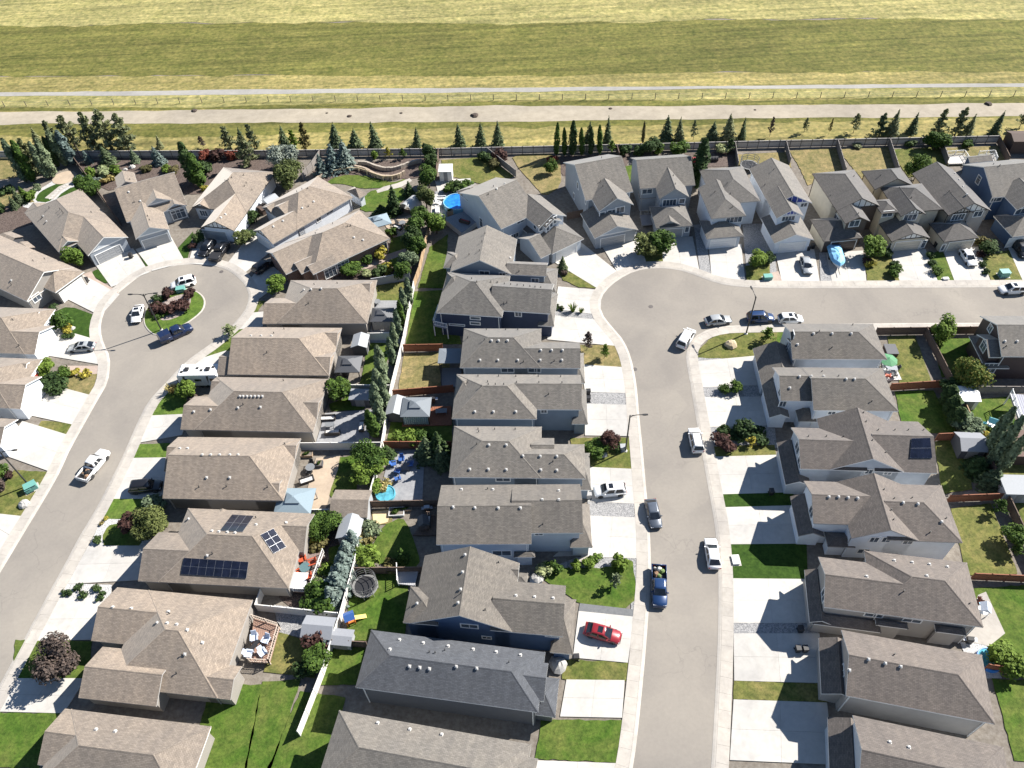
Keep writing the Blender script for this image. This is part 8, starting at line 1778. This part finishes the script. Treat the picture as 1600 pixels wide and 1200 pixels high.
for a in (('white framed fire bench bed on the warm sand patch', 620, 801, 2.2, 1.4, .4, WHT), ('second timber frame by the brown fence above the mown kidney lawn', 634, 797, 1.8, .5, .4, WOODP), ('timber planter against the white fence of the beige patio', 480, 712, 1.8, .8, .5, WOODP), ('square planter at the corner of the beige patio', 500, 727, 1.0, 1.0, .6, SH_DARK),
          ('planter by the cedar fence corner, in shade', 690, 704, 1.6, .8, .5, WOODP), ('raised bed along the grey board fence', 610, 437, 3.0, 1.0, .4, WOODP), ('stone-edged planter beside the curtained gazebo', 616, 517, 1.4, .8, .4, STONEG), ('planter at the far end of the raised pool deck', 704, 338, 1.2, .8, 1.5, WOODP), ('round-edged planter below the framed white decks', 1514, 262, 1.4, 1.0, .4, WOODP)):
    planter(*a)
def sofa(label, px, py, rz, w, mat, cush, z=.1):
    o = thing('garden_sofa', label, 'sofa', G(px, py, z), R(rz), 'garden sofas'); m = MB(); m.box(-w / 2, -.4, .08, w / 2, .4, .34); m.box(-w / 2, .3, .34, w / 2, .42, .75); m.box(-w / 2, -.4, .34, -w / 2 + .14, .3, .58); m.box(w / 2 - .14, -.4, .34, w / 2, .3, .58); m.build('frame', mat, o)
    n = max(1, round(w / .75))
    for i in range(n): m = MB(); x0 = -w / 2 + .16 + (w - .32) * i / n; m.box(x0 + .02, -.38, .34, x0 + (w - .32) / n - .02, .28, .48); m.build('cushion', cush, o)
CUSH = plain('pale_cushion', (.52, .51, .49), .9); WICK = plain('dark_wicker', (.045, .04, .038), .85, .2)
for a in (('dark wicker sofa on the paved patio by the house with seven vents', 513, 655, 0, 2.4, WICK, CUSH), ('dark wicker sofa facing it across the paved patio', 520, 678, 180, 2.4, WICK, CUSH), ('wicker sofa at the column side of the paved patio', 566, 668, -90, 2.0, WICK, CUSH), ('sofa under the edge of the large pale metal gazebo', 480, 752, 20, 2.2, WICK, CUSH),
          ('white lounger sofa on the concrete left of the blue pool', 684, 330, 90, 2.2, WHT, CUSH), ('white sofa on the concrete at the top of the pool yard', 690, 312, 0, 2.0, WHT, CUSH), ('dark sofa on the raised pool deck', 726, 348, 150, 2.2, WICK, plain('red_cushion', (.3, .05, .04), .9), 1.2), ('pale sofa on the pavers by the blue canvas gazebo', 622, 357, -40, 2.0, WICK, CUSH), ('dark sofa before the shaded cedar house wall, on the lower deck', 669, 817, -90, 2.0, WICK, CUSH, .4)):
    sofa(*a)
for lab, px, py, r, rect in (('glass-grey table on the paved patio between two wicker sofas', 516, 667, 0, (1.4, .8)), ('round dark table on the pavers by the blue canvas gazebo', 629, 352, .7, None), ('white table on the concrete beside the blue pool', 690, 322, .6, None), ('round table behind the shaded curtained gazebo', 590, 475, .6, None), ('long table under the pale hip gazebo edge', 690, 646, 0, (1.8, .9)), ('dark table on the beige patio beside its wooden arbour', 486, 734, .7, None)):
    table(lab, px, py, r, .72, plain('table_grey', (.16, .17, .18), .5) if 'white' not in lab else WHT, .1, rect)
for lab, px, py, rz in (('black chair at the round dark table, house side', 622, 350, 60), ('black chair at the round dark table, fence side', 635, 352, -80), ('white chair at the white pool table', 685, 319, 60), ('black chair at the dark table on the beige patio, upper', 487, 728, 0), ('black chair at the dark table on the beige patio, lower', 484, 740, 170)):
    chair(lab, px, py, rz, WHT if 'white chair' in lab else BLACK, .1, 'loose garden chairs')
# stepping stones across the corner turf
st = thing('stepping_path', 'row of pale stepping slabs across the artificial turf of the corner yard', 'path', G(78, 311))
for px, py in ((80, 310), (84, 306), (88, 302), (92, 298), (96, 295), (101, 292), (106, 289)):
    m = MB(); m.box(-.45, -.3, 0, .45, .3, .13); o = m.build('slab', CONC, st); o.location = G(px, py) - st.location; o.rotation_euler = (0, 0, .7)
